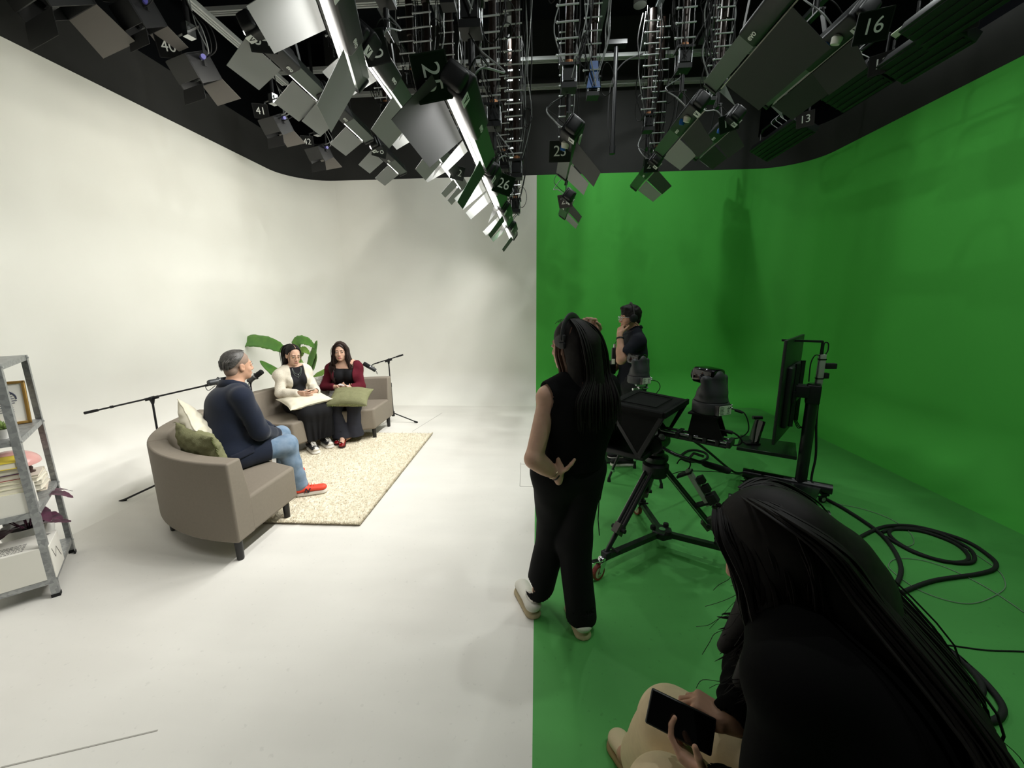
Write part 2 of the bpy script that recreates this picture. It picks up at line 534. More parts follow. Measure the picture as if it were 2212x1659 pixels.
def cushion(name, c, ex, ey, w, h, th, m, label, seed=0, fringe=None, sag=0., wr=.012, piping=None, bend=None, group=None):
    """square cushion: pinched corners, wrinkles; ex, ey span its face"""
    ex = V(ex).normalized(); ey = V(ey); ey = (ey-ex*ey.dot(ex)).normalized(); ez = ex.cross(ey); c = V(c)
    root = empty(name, tuple(c), label=label, cat='cushion', group=group)
    rs = np.random.RandomState(seed); ks = rs.randn(6, 2)*9; ph = rs.rand(6)*6.28
    def pt(u, v, s):
        x, y = u*2-1, v*2-1
        pin = 1-.10*(1-abs(x)**2)*abs(y)**3-.0
        pin2 = 1-.10*(1-abs(y)**2)*abs(x)**3
        t = max(0, (1-abs(x)**2.6))**.55*max(0, (1-abs(y)**2.6))**.55
        n = sum(math.sin(ks[i, 0]*x+ks[i, 1]*y+ph[i]) for i in range(6))/6
        edge = max(abs(x), abs(y))
        q = V(x*w/2*pin2, y*h/2*pin, 0)
        q.z = s*(th/2*t+.003)+wr*n*(.35+.65*edge)*(1 if edge < .97 else .6)
        if bend: q.z += bend(x, y)
        return ex*q.x+ey*q.y+ez*q.z
    b = MB(); N = 36
    for s in (1, -1): b.grid(lambda u, v: pt(u, v, s), N, N)
    for side in range(4):
        def rim(u, v):
            a, bb = [(u, 0), (1, u), (1-u, 1), (0, 1-u)][side]
            return pt(a, bb, 1 if v > .5 else -1)
        b.grid(rim, N, 2)
    o = b.build('cover', m, root)
    bm = bmesh.new(); bm.from_mesh(o.data); bmesh.ops.remove_doubles(bm, verts=bm.verts[:], dist=.0004); bmesh.ops.recalc_face_normals(bm, faces=bm.faces[:]); bm.to_mesh(o.data); bm.free()
    if piping:
        p = MB(); loop = []
        for side in range(4):
            for i in range(24):
                u = i/24; a, bb = [(u, 0), (1, u), (1-u, 1), (0, 1-u)][side]; loop.append((pt(a, bb, 1)+pt(a, bb, -1))/2)
        p.tube(loop, .0045, 6, closed=True); p.build('piping', piping, root)
    if fringe:
        f = MB()
        for side in fringe[1]:
            for i in range(120):
                u = (i+rs.rand())/120; a, bb = [(u, 0), (1, u), (1-u, 1), (0, 1-u)][side]
                p0 = (pt(a, bb, 1)+pt(a, bb, -1))/2; out = (ex*(a*2-1 if side in (1, 3) else 0)+ey*(bb*2-1 if side in (0, 2) else 0)).normalized()
                q1 = p0+out*(.018+.014*rs.rand())+V(*(rs.rand(3)-.5))*.014-V(0, 0, .006)
                f.tube([p0-out*.004, (p0+q1)/2+V(*(rs.rand(3)-.5))*.004, q1], [.0013, .0012, .0008], 4)
        tag(f.build('fringe', fringe[0], root), kind='stuff')
    return root
M_CREAM = mat('cream cotton', '#e0d9c4', rough=.9, bump=.15, bscale=300, spec=.2, vary=.02, scale=20, sheen=.2)
M_OLIVE = mat('olive muslin', '#7b7b5c', rough=.95, bump=.35, bscale=130, spec=.1, vary=.08, scale=26)
M_OLIVE2 = mat('olive fringe', '#62673f', rough=.95, spec=.1)
M_FLECK = mat('grey flecked weave', '#dcd9d2', rough=.95, color2='#9b968e', scale=55, spec=.1)
# against the near backrest
cushion('cushion', (-2.58, 2.80, .745), (.50, -.36, -.30), (-.13, -.06, .40), .41, .41, .15, M_CREAM, 'cream cushion standing on its corner against the near sofa back, behind the green one', 1, piping=M_CREAM, wr=.016)
cushion('cushion', (-2.42, 2.63, .66), (.60, -.27, -.06), (-.16, -.02, .34), .47, .38, .16, M_OLIVE, 'green fringed cushion lying against the near sofa back', 2, fringe=(M_OLIVE2, (1, 3)), wr=.018)
# on the women's laps and between them
cushion('cushion', (-2.71, 4.42, .615), (.35, -.29, -.05), (.27, .36, .05), .46, .46, .12, M_CREAM, 'cream cushion on the lap of the woman in the cream cardigan', 3, piping=M_CREAM, wr=.008)
cushion('cushion', (-2.25, 4.62, .60), (.95, .16, -.05), (-.12, .34, .12), .47, .38, .15, M_OLIVE, 'green fringed cushion on the lap of the woman in the burgundy cardigan', 4, fringe=(M_OLIVE2, (0,)), wr=.010)
cushion('cushion', (-2.80, 5.02, .60), (.55, .34, .06), (-.10, .08, .42), .42, .40, .13, M_FLECK, 'grey flecked cushion standing against the sofa back between the two seated women', 5)

# ------------------------------------------------------------------ drum table between the sofas
t = empty('drum_table', (-3.0, 3.84, 0), label='beige round drum side table between the two curved sofas, behind the man', cat='table')
MT = mat('beige powder coat', '#a8957f', rough=.55)
b = MB(); b.lathe([(.17, 0), (.175, .01), (.182, .40), (.17, .40), (.16, .02)], n=40); b.build('drum', MT, t)
b = MB(); b.lathe([(0, .44), (.185, .44), (.19, .43), (.2, .43), (.2, .48), (.194, .485), (.188, .47), (.186, .448), (0, .447)], n=48); b.build('tray_top', MT, t)
b = MB()
for k in range(3): b.bar((.18*math.cos(k*2.1+.2), .18*math.sin(k*2.1+.2), .39), (.18*math.cos(k*2.1+.2), .18*math.sin(k*2.1+.2), .44), .03, .006)
b.build('bracket', mat('dark steel', '#2b2b2b', rough=.4, metal=.8), t)

# ------------------------------------------------------------------ bird of paradise plant behind the sofa
M_LEAF = mat('banana leaf green', '#5f8f3f', rough=.45, color2='#4a7d38', scale=9, spec=.4, sub=.05)
M_LEAFY = mat('young banana leaf', '#7fa246', rough=.45, color2='#6d9440', scale=9, spec=.4)
M_STEM = mat('plant stem green', '#5c6d3a', rough=.5)
def blade(b, spine, wmax, nrm, fold=.25, tear=0, seed=0, shape=1.):
    """leaf blade along spine, width in the direction across nrm"""
    P = smooth_path(spine, 8); n = len(P); rs = random.Random(seed); vs = []; nrm = V(nrm)
    for i, p in enumerate(P):
        t = i/(n-1); d = (P[min(i+1, n-1)]-P[max(i-1, 0)]).normalized()
        sd = d.cross(nrm).normalized(); up = sd.cross(d)
        w = wmax*math.sin(PI*min(1, max(0, t**(.8*shape))))**.7*(1-.15*t)+.002
        for k in (-1, -.55, 0, .55, 1):
            wob = 1-(tear*rs.random() if abs(k) == 1 else 0)
            vs.append(p+sd*w*k*wob+up*(abs(k)*w*fold-.10*w*k*k)+up*(rs.random()-.5)*.004)
    fs = [(i*5+k, (i+1)*5+k, (i+1)*5+k+1, i*5+k+1) for i in range(n-1) for k in range(4)]
    b.add(vs, fs)
PL = V(-3.22, 5.42, 0)
def palm():
    root = empty('potted_plant', tuple(PL), label='tall bird of paradise plant with broad green leaves behind the seated women', cat='plant')
    pt = MB(); pt.lathe([(.0, 0), (.13, 0), (.17, .30), (.165, .31), (.155, .30), (.14, .27), (0, .27)], n=32)
    pt.build('pot', mat('white glazed pot', '#dddbd6', rough=.35), root)
    leaves = [  # spine points in pixels-free world offsets from the plant base, half width, normal
        ([(-.28, .0, 1.05), (-.50, .0, 1.16), (-.78, .02, 1.20), (-1.0, .02, 1.14), (-1.06, .0, 1.05)], .105, (.1, -.8, .5), M_LEAF, .14, 1.),
        ([(-.10, 0, 1.04), (-.12, 0, 1.17), (-.04, 0, 1.215), (.07, 0, 1.17), (.15, -.02, 1.10)], .075, (.25, -.9, .35), M_LEAF, .2, 1.),
        ([(.0, 0, .74), (.06, 0, .92), (.13, -.01, 1.06), (.19, -.02, 1.21)], .085, (-.5, -.9, .3), M_LEAF, .12, 1.2),
        ([(.0, .03, .74), (.08, .0, .84), (.15, -.03, .95), (.17, -.04, 1.05)], .075, (-.6, -.8, .2), M_LEAF, .2, 1.),
        ([(-.02, -.02, .72), (-.10, -.03, .84), (-.15, -.04, .96), (-.17, -.03, 1.10)], .085, (.6, -.8, .2), M_LEAFY, .1, 1.),
        ([(-.1, .02, .98), (-.05, .0, 1.07), (.01, -.02, 1.07), (.07, -.03, 1.02)], .055, (.2, -.9, .4), M_LEAFY, .15, 1.),
        ([(.03, -.02, .60), (.12, -.04, .68), (.24, -.05, .76), (.34, -.05, .84)], .075, (-.4, -.7, .6), M_LEAFY, .1, 1.),
        ([(-.10, -.02, .58), (-.30, -.03, .66), (-.50, -.04, .80), (-.66, -.04, .93)], .08, (.4, -.8, .5), M_LEAF, .1, 1.),
    ]
    for i, (sp, w_, nr, m, tear, shp) in enumerate(leaves):
        b = MB(); blade(b, sp, w_, nr, tear=tear, seed=i, shape=shp); o = b.build('leaf', m, root, solid=.0015)
        p = MB(); p0 = V(sp[0]); base = V(random.uniform(-.03, .03), random.uniform(-.03, .03), .26)
        p.tube(smooth_path([base, V(p0.x*.45, p0.y*.5, .27+(p0.z-.27)*.55), p0, V(sp[1])*.5+p0*.5], 6), [.009-.006*k/18 for k in range(19)], 8)
        p.build('petiole', M_STEM, root)
palm()

# ------------------------------------------------------------------ microphones on boom stands
M_MATTE = mat('matte black metal', '#17181a', rough=.5, spec=.4)
M_FOAM = mat('black foam', '#101112', rough=.95, bump=.3, bscale=500)
M_GREYM = mat('dark grey microphone body', '#3b3d3f', rough=.45, metal=.3)
M_RUB = mat('black rubber', '#0d0d0e', rough=.8)
def mic_stand(base, top, legs, tail, tip, label):
    base, top, tail, tip = V(base), V(top), V(tail), V(tip)
    root = empty('microphone_stand', tuple(base), label=label, cat='microphone stand', group='boom microphone stands round the sofas')
    L = lambda p: V(p)-base
    b = MB(); b.cyl(L(base+V(0, 0, .10)), L(base+(top-base)*.62), .0125); b.cyl(L(base+(top-base)*.60), L(top), .0085); b.build('pole', M_MATTE, root)
    b = MB(); q = L(base+(top-base)*.61); b.cyl(q-V(0, 0, .03), q+V(0, 0, .03), .017); b.build('height_clutch', M_MATTE, root)
    b = MB(); b.cyl((0, 0, .09), (0, 0, .16), .022); b.build('leg_hub', M_MATTE, root)
    for a, r in legs:
        b = MB(); e = V(math.cos(a)*r, math.sin(a)*r, .012)
        b.tube([(0, 0, .14), (math.cos(a)*.05, math.sin(a)*.05, .12), e], .0085, 8); o = b.build('leg', M_MATTE, root)
        b = MB(); d = V(math.cos(a), math.sin(a), -.25).normalized(); b.cyl(e-d*.04, e+d*.012, .0125); b.build('rubber_foot', M_RUB, o)
    b = MB(); b.tube([L(tail), L(tip)], .0075, 8); d = (tip-tail).normalized(); o = b.build('boom', M_MATTE, root)
    g = MB(); g.cyl(L(tail), L(tail)+d*.10, .012); g.build('counterweight', M_RUB, o)
    g = MB(); g.cyl(L(tail)+d*.2, L(tail)+d*.22, .012); g.cyl(L(tip)-d*.08, L(tip)-d*.05, .011); g.build('collar', M_MATTE, o)
    b = MB(); x, y, z = frame(d); c = L(top)
    b.bar(c-d*.05, c+d*.05, .022, .026); b.cyl(c-x*.03, c+x*.03, .016); b.tube([c+V(0, 0, -.01), c+V(0, 0, -.05)], [.02, .011], 10); b.build('boom_clutch', M_MATTE, root)
    return root
def microphone(c, d, arm, label):
    """broadcast microphone: foam front, body, yoke"""
    c, d, arm = V(c), V(d).normalized(), V(arm)
    root = empty('microphone', tuple(c), label=label, cat='microphone', group='broadcast microphones on the boom stands')
    x, y, z = frame(d)
    b = MB(); b.lathe([(.0, .10), (.02, .10), (.029, .094), (.03, .03), (.028, .0), (0, 0)], axis=d, n=24); b.build('windscreen', M_FOAM, root)
    b = MB(); b.lathe([(.0, 0.002), (.026, .002), (.027, -.01), (.027, -.085), (.022, -.095), (0, -.096)], axis=d, n=24); b.build('body', M_GREYM, root)
    b = MB(); b.lathe([(.0275, -.012), (.031, -.012), (.031, .004), (.0275, .004)], axis=d, n=24); b.build('ring', mat('brushed ring', '#8d8f92', rough=.3, metal=.9), root)
    a = (arm-c)
    b = MB(); pl = d.cross(V(a).normalized()); pl = pl.normalized() if pl.length > .1 else x
    pts = [pl*.033*math.cos(t)+(V(a).normalized())*.045*math.sin(t) for t in [PI*i/10 for i in range(11)]]
    b.tube(pts, .004, 6); b.tube([V(a).normalized()*.043, a], .007, 8)
    b.ball(pl*.033, .009); b.ball(-pl*.033, .009); b.build('yoke', M_MATTE, root)
    b = MB(); e = -d*.09
    b.tube(smooth_path([e, e-d*.03+V(0, 0, -.02), e-d*.0+V(0, 0, -.06)+a*.3, a+V(0, 0, -.02)], 6), .0028, 6); b.build('cable', M_RUB, root)
    return root
mic_stand((-3.37, 3.22, 0), (-3.37, 3.24, .905), [(3.65, .33), (1.5, .3), (5.6, .3)], (-3.86, 3.10, .805), (-2.87, 3.36, 1.015), 'black boom stand behind the near sofa, its arm crossing the white wall')
microphone((-2.83, 3.37, 1.035), (.35, .93, .02), (-2.87, 3.36, 1.015), 'black microphone half hidden behind the shoulder of the man in the blazer')
mic_stand((-3.40, 4.50, 0), (-3.40, 4.50, .82), [(1.4, .26), (2.9, .28), (4.3, .26)], (-3.62, 4.66, .86), (-3.36, 4.47, .83), 'black microphone stand behind the left end of the far sofa')
microphone((-3.29, 4.46, .88), (.80, .05, .55), (-3.36, 4.47, .83), 'black microphone pointing up beside the face of the man in the blazer')
mic_stand((-2.09, 5.56, 0), (-2.10, 5.55, .91), [(-.12, .36), (2.2, .30), (4.1, .30)], (-1.90, 5.60, .985), (-2.30, 5.50, .865), 'black boom stand behind the right end of the far sofa')
microphone((-2.355, 5.49, .825), (-.72, -.25, .55), (-2.30, 5.50, .865), 'black microphone tilted up beside the woman in the burgundy cardigan')
# ------------------------------------------------------------------ galvanised shelf and what stands on it
def galv():
    m = mat('galvanised steel', '#9a9d9e', rough=.42, metal=.55)
    nt = m.node_tree; b = nt.nodes['Principled BSDF']; L = nt.links
    tc = nt.nodes.new('ShaderNodeTexCoord'); v = nt.nodes.new('ShaderNodeTexVoronoi'); v.inputs['Scale'].default_value = 55
    r = nt.nodes.new('ShaderNodeValToRGB'); r.color_ramp.elements[0].color = (.24, .25, .255, 1); r.color_ramp.elements[1].color = (.42, .43, .43, 1)
    n = nt.nodes.new('ShaderNodeTexNoise'); n.inputs['Scale'].default_value = 30
    L.new(tc.outputs['Object'], n.inputs['Vector']); L.new(n.outputs['Color'], v.inputs['Vector'])
    L.new(tc.outputs['Object'], v.inputs['Vector']); L.new(v.outputs['Color'], r.inputs['Fac']); L.new(r.outputs['Color'], b.inputs['Base Color'])
    return m
M_GALV = galv()
SF = V(-2.85, 1.95, 0); SU = V(-.69, .72, 0).normalized(); SW = V(-.72, -.69, 0).normalized(); SL, SD = .578, .275
def sp(u, w, z): return SF+SU*u+SW*w+V(0, 0, z)
SR = Matrix((SU, SW, V(0, 0, 1))).transposed()     # columns u, w, z  (left handed pair kept for boxes only)
def shelf():
    root = empty('metal_shelf', tuple(sp(SL/2, SD/2, 0)), label='galvanised four-shelf metal rack standing at the left edge in front of the white wall', cat='shelf')
    o = sp(SL/2, SD/2, 0); L = lambda u, w, z: sp(u, w, z)-o
    for iu, iw in ((0, 0), (1, 0), (0, 1), (1, 1)):
        b = MB(); u, w = iu*SL, iw*SD; su, sw = (1 if iu == 0 else -1), (1 if iw == 0 else -1); t = .0018; f = .034
        poly = [(0, 0), (f, 0), (f, t), (t, t), (t, f), (0, f)]
        pts = [L(u+su*a, w+sw*c, 0) for a, c in poly]
        n = 6; vs = [p+V(0, 0, .012) for p in pts]+[p+V(0, 0, 1.40) for p in pts]
        b.add(vs, [tuple(range(n)), tuple(range(n, 2*n))]+[(i, (i+1) % n, n+(i+1) % n, n+i) for i in range(n)])
        p_ = b.build('post', M_GALV, root, smooth=False)
        c = MB(); c.prism([tuple(L(u+su*a, w+sw*k, 0))[:2] for a, k in ((-.002, -.002), (f+.002, -.002), (f+.002, .006), (.006, .006), (.006, f+.002), (-.002, f+.002))], 0, .02)
        c.build('plastic_foot', M_RUB, p_, smooth=False)
        for z in (.105, .535, .965, 1.385):
            s_ = MB(); s_.cyl(L(u+su*.018, w-sw*.0015, z), L(u+su*.018, w-sw*.006, z), .006); s_.build('bolt', mat('zinc bolt', '#c9cbcc', rough=.3, metal=.9), p_)
    for z in (.12, .55, .98, 1.40):
        b = MB(); a, c = .004, .004
        q = [(a, c), (SL-a, c), (SL-a, SD-c), (a, SD-c)]
        b.prism([tuple(L(u, w, 0))[:2] for u, w in q], z-.002, z)
        for i in range(4):
            (u0, w0), (u1, w1) = q[i], q[(i+1) % 4]
            p0, p1 = L(u0, w0, z-.016), L(u1, w1, z-.016); b.bar(p0, p1, .0025, .031)
        b.build('shelf_board', M_GALV, root, smooth=False)
shelf()
def sbox(b, u0, u1, w0, w1, z0, z1, o, rot=0.):
    """box in shelf axes, optionally turned about its centre"""
    cu, cw = (u0+u1)/2, (w0+w1)/2; c, s = math.cos(rot), math.sin(rot); P = []
    for u, w in ((u0, w0), (u1, w0), (u1, w1), (u0, w1)):
        du, dw = u-cu, w-cw; q = sp(cu+du*c-dw*s, cw+du*s+dw*c, 0)-o; P.append((q.x, q.y))
    b.prism(P, z0-o.z, z1-o.z)
def book(u0, u1, w0, w1, z0, z1, cover, label, rot=0., pages='#e6dfcd', group='books on the metal rack'):
    """spine on the +u... side: cover boards, page block"""
    o = sp((u0+u1)/2, (w0+w1)/2, z0); root = empty('book', tuple(o), label=label, cat='book', group=group)
    m = mat('book cover '+cover, cover, rough=.5); t = .003
    b = MB(); sbox(b, u0, u1, w0, w1, z0, z0+t, o, rot); sbox(b, u0, u1, w0, w1, z1-t, z1, o, rot); sbox(b, u1-t, u1, w0, w1, z0, z1, o, rot)
    b.build('cover', m, root, smooth=False)
    b = MB(); sbox(b, u0+.004, u1-t, w0+.004, w1-.004, z0+t, z1-t, o, rot); b.build('pages', mat('book pages '+pages, pages, rough=.9), root, smooth=False)
    return root
zt = .5505
# front stack on a white box
o = sp(.11, .12, zt); bx = empty('storage_box', tuple(o), label='white cardboard box under the front stack of books', cat='box')
M_CARD = mat('white carton', '#e4e1d8', rough=.8, spec=.2)
b = MB(); sbox(b, .01, .20, .03, .26, zt, zt+.125, o); b.build('carton', M_CARD, bx, smooth=False)
z = zt+.1255
for h, col, lab, du, rot in ((.032, '#e8e4c8', 'thick cream book lowest in the front stack', 0, .02), (.024, '#ece7d2', 'thin cream book second from the bottom of the front stack', .006, -.03), (.020, '#e2dcc0', 'cream paperback under the red book', .0, .05), (.032, '#8e2b33', 'dark red book in the middle of the front stack', .01, -.04), (.036, '#3d3350', 'dark purple book under the yellow one', .0, .03), (.038, '#d9c23a', 'yellow book on top of the front stack', -.008, -.02)):
    book(.012+du, .172+du, .035, .255, z, z+h, col, lab, rot); z += h+.0004
z = zt
for h, col, lab, du, rot in ((.020, '#d8cbbd', 'pale pink book lowest in the rear stack', .0, .1), (.034, '#e3ded2', 'white book second from the bottom of the rear stack', -.02, -.05), (.030, '#dcd6c8', 'off-white book in the middle of the rear stack', -.03, .06), (.026, '#e7e2d6', 'white book near the top of the rear stack', -.05, -.08), (.018, '#cfc6b8', 'grey-beige book on top of the rear stack', -.06, .03)):
    book(.37+du, .55+du, .03, .23, z, z+h, col, lab, rot); z += h+.0004
# little dark figure on the rear stack
f = MB(); o = sp(.40, .07, z)
fg = empty('figurine', tuple(o), label='small dark ornament on top of the rear stack of books', cat='figurine')
f.lathe([(0, 0), (.018, 0), (.02, .008), (.008, .014), (.012, .03), (.006, .042), (.011, .052), (.0, .062)], n=16); f.build('ornament', mat('dark bronze', '#4a3b38', rough=.5), fg)
# pink mushroom lamp
o = sp(.36, .145, z); lp = empty('table_lamp', tuple(o), label='glossy pink dome lamp standing on the books under the third shelf', cat='lamp')
M_PINK = mat('glossy pink metal', '#d5a09a', rough=.22, spec=.6)
b = MB(); prof = [(.135*math.cos(t), .075+.085*math.sin(t)) for t in [PI/2*i/14 for i in range(15)]]
b.lathe(prof, n=48); b.build('lamp_shade', M_PINK, lp, solid=.002)
b = MB(); b.lathe([(0, 0), (.05, 0), (.052, .008), (.02, .014), (.013, .03), (.013, .10), (0, .10)], n=28); b.build('stem', M_PINK, lp)
b = MB()
for i in range(3):
    for j in range(3):
        a = 3.9+.16*(j-1)+.05; t = .62+.17*(i-1); d = SU*math.cos(a-2.2)*0+V(math.cos(-.62+.17*(j-1)), math.sin(-.62+.17*(j-1)), 0)
        c = V(0, 0, .075+.085*math.sin(t))+d*.135*math.cos(t); n_ = (d*math.cos(t)/.135+V(0, 0, math.sin(t)/.085)).normalized()
        b.cyl(c-n_*.001, c+n_*.0015, .0055, n=12)
b.build('perforation', mat('white dot', '#fff6ef', rough=.4), lp)
# two gold frames on the third shelf
M_GOLD = mat('gold frame', '#b08a4a', rough=.35, metal=.6)
def pframe(u, w0, w1, h, lean, label, turn=0.):
    z0 = .981; o = sp(u, (w0+w1)/2, z0); root = empty('picture_frame', tuple(o), label=label, cat='picture frame', group='gold picture frames on the third shelf')
    wd = (w1-w0); ax = (SW*math.cos(turn)+SU*math.sin(turn)).normalized(); nn = V(0, 0, 1).cross(ax); nn = nn if nn.dot(SU) > 0 else -nn
    upv = (V(0, 0, 1)*math.cos(lean)+nn*math.sin(lean)); fr = -upv.cross(ax); fr = fr if fr.dot(SU) < 0 else -fr
    P = lambda x, y, d=0: ax*x+upv*y+fr*d
    R = Matrix((ax, upv, fr)).transposed()
    t = .016
    for c, s in ((P(0, t/2), (wd, t, .018)), (P(0, h-t/2), (wd, t, .018)), (P(-wd/2+t/2, h/2), (t, h, .018)), (P(wd/2-t/2, h/2), (t, h, .018))):
        b = MB(); b.box(c, s, R, bev=.003); b.build('frame_side', M_GOLD, root)
    b = MB(); b.box(P(0, h/2, -.004), (wd-.02, h-.02, .004), R); b.build('backing', mat('frame mount', '#efece4', rough=.8), root, smooth=False)
    b = MB()
    pr = random.Random(5)
    for k in range(9):
        yy = h*(.30+.05*k); L_ = wd*(.18+.12*pr.random())
        b.box(P((pr.random()-.5)*.02, yy, .0), (L_*1.6, .0035, .0012), R)
    for k in range(26):
        a = PI*k/25; b.box(P(math.cos(a)*wd*.26, h*.60+math.sin(a)*h*.18, .0), (.006, .010, .0012), R)
    b.build('print', mat('ink', '#4b4d66', rough=.8), root, smooth=False)
    g = MB(); g.box(P(0, h/2, .004), (wd-.03, h-.03, .0015), R); 
    return root
pframe(.47, .03, .225, .27, .22, 'larger gold-framed certificate leaning at the back of the third shelf')
pframe(.36, .13, .262, .17, .2, 'smaller gold picture frame in front of the larger one', -.25)
# succulent in white pot
o = sp(.10, .075, .981); pl = empty('potted_succulent', tuple(o), label='small green succulent in a white pot at the front of the third shelf', cat='plant')
b = MB(); b.lathe([(0, 0), (.03, 0), (.042, .055), (.039, .055), (.036, .045), (0, .045)], n=28); b.build('pot', mat('white pot', '#e3e1dc', rough=.4), pl)
pr = random.Random(2)
for k in range(26):
    a = k*2.4; r = .006+.034*(k/26); t = V(math.cos(a)*r*1.35, math.sin(a)*r*1.35, .045+.05*(1-k/30))
    b = MB(); s0 = V(math.cos(a)*r*.3, math.sin(a)*r*.3, .045); b.tube([s0, (s0+t)/2+V(0, 0, .006), t, t+(t-s0)*.15], [.004, .0095, .006, .0008], 7, sy=.55)
    b.build('leaf', mat('succulent green', '#4d6b3c', rough=.5, color2='#7d8f4a', scale=30), pl)
# bottom shelf: carton and dark plant
zb = .1205; o = sp(.12, .11, zb); bx = empty('storage_box', tuple(o), label='white printed carton on the lowest shelf in front of the dark-leaved plant', cat='box')
b = MB(); sbox(b, .0, .235, -.005, .268, zb, zb+.205, o); b.build('carton', M_CARD, bx, smooth=False, bevel=.002)
M_PRINT = mat('carton print', '#8f8d88', rough=.8)
b = MB(); pr = random.Random(4)
for r in range(5):
    w_ = .10
    while w_ < .25:
        l = .006+.012*pr.random()
        q = sp(.03+.022*r, w_, zb+.2062)-o; e = sp(.03+.022*r, w_+l, zb+.2062)-o; b.bar(q, e, .009, .0008); w_ += l+.004
for a, c in (((.14, .03), (.17, .06)), ((.19, .02), (.205, .05))):
    q = sp(a[0], a[1], zb+.2062)-o; e = sp(c[0], c[1], zb+.2062)-o; b.bar(q, e, .02, .0008)
b.build('printed_text', M_PRINT, bx, smooth=False)
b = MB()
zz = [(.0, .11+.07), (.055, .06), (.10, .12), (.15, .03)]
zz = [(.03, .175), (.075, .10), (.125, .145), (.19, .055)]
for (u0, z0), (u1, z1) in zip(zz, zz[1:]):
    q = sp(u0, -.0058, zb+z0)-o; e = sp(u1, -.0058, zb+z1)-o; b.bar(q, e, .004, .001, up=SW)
b.build('flap_edge', mat('carton flap line', '#6d6a63', rough=.9), bx, smooth=False)  # dark zigzag line along the flap edge on the carton side
o = sp(.38, .14, zb); pl = empty('potted_plant', tuple(o), label='dark purple-leaved plant in a white pot behind the carton on the lowest shelf', cat='plant')
b = MB(); b.lathe([(0, 0), (.085, 0), (.115, .20), (.112, .235), (.106, .235), (.103, .205), (0, .205)], n=36); b.build('pot', mat('white planter', '#d9d8d3', rough=.35), pl)
b = MB(); b.lathe([(0, .207), (.102, .206)], n=24); b.build('soil', mat('dark soil', '#1d1814', rough=.95, bump=.6, bscale=120), pl)
M_PURP = mat('dark purple leaf', '#3a2832', rough=.4, color2='#5b3044', scale=22, spec=.4)
for k, (a, l, h, w_) in enumerate([(-.35, .34, .16, .045), (-.1, .26, .10, .04), (.4, .22, .20, .04), (1.2, .2, .18, .045), (2.0, .24, .12, .045), (2.7, .26, .15, .05), (3.3, .28, .07, .04), (3.9, .22, .1, .04), (4.6, .2, .14, .04), (5.2, .24, .06, .038), (5.7, .3, .22, .04), (.1, .24, .04, .03)]):
    d = V(math.cos(a), math.sin(a), 0); b = MB(); s0 = V(0, 0, .21)+d*.02
    b_sp = [s0+d*l*.22+V(0, 0, h*.6), s0+d*l*.5+V(0, 0, h*1.0), s0+d*l*.8+V(0, 0, h*1.0), s0+d*l*1.05+V(0, 0, h*.8)]
    blade(b, b_sp, w_, (0, 0, 1), fold=.2, tear=.15, seed=k); b.tube([s0, b_sp[0], V(b_sp[1])], [.004, .003, .002], 6); b.build('leaf', M_PURP, pl)
# ------------------------------------------------------------------ cameras, prompter, monitor cart, cables
M_CLOTH = mat('black nylon cloth', '#0e0e0f', rough=.85, bump=.1, bscale=300, spec=.25)
M_ALU = mat('bright aluminium', '#c3c6c8', rough=.25, metal=.95)
M_CHROME = mat('chrome', '#dfe2e4', rough=.12, metal=1.)
M_SATIN = mat('satin black tube', '#1b1c1e', rough=.32, spec=.5)
M_CAMB = mat('charcoal camera shell', '#37383b', rough=.5, spec=.4)
M_GLASS = mat('black glass', '#050506', rough=.06, spec=.6)
M_LABEL = mat('white label', '#d8dccf', rough=.6)
M_INK = mat('black ink', '#26282a', rough=.7)
M_RED = mat('red tyre', '#7d2420', rough=.5)
M_GREY = mat('grey plastic', '#9fa39b', rough=.5)

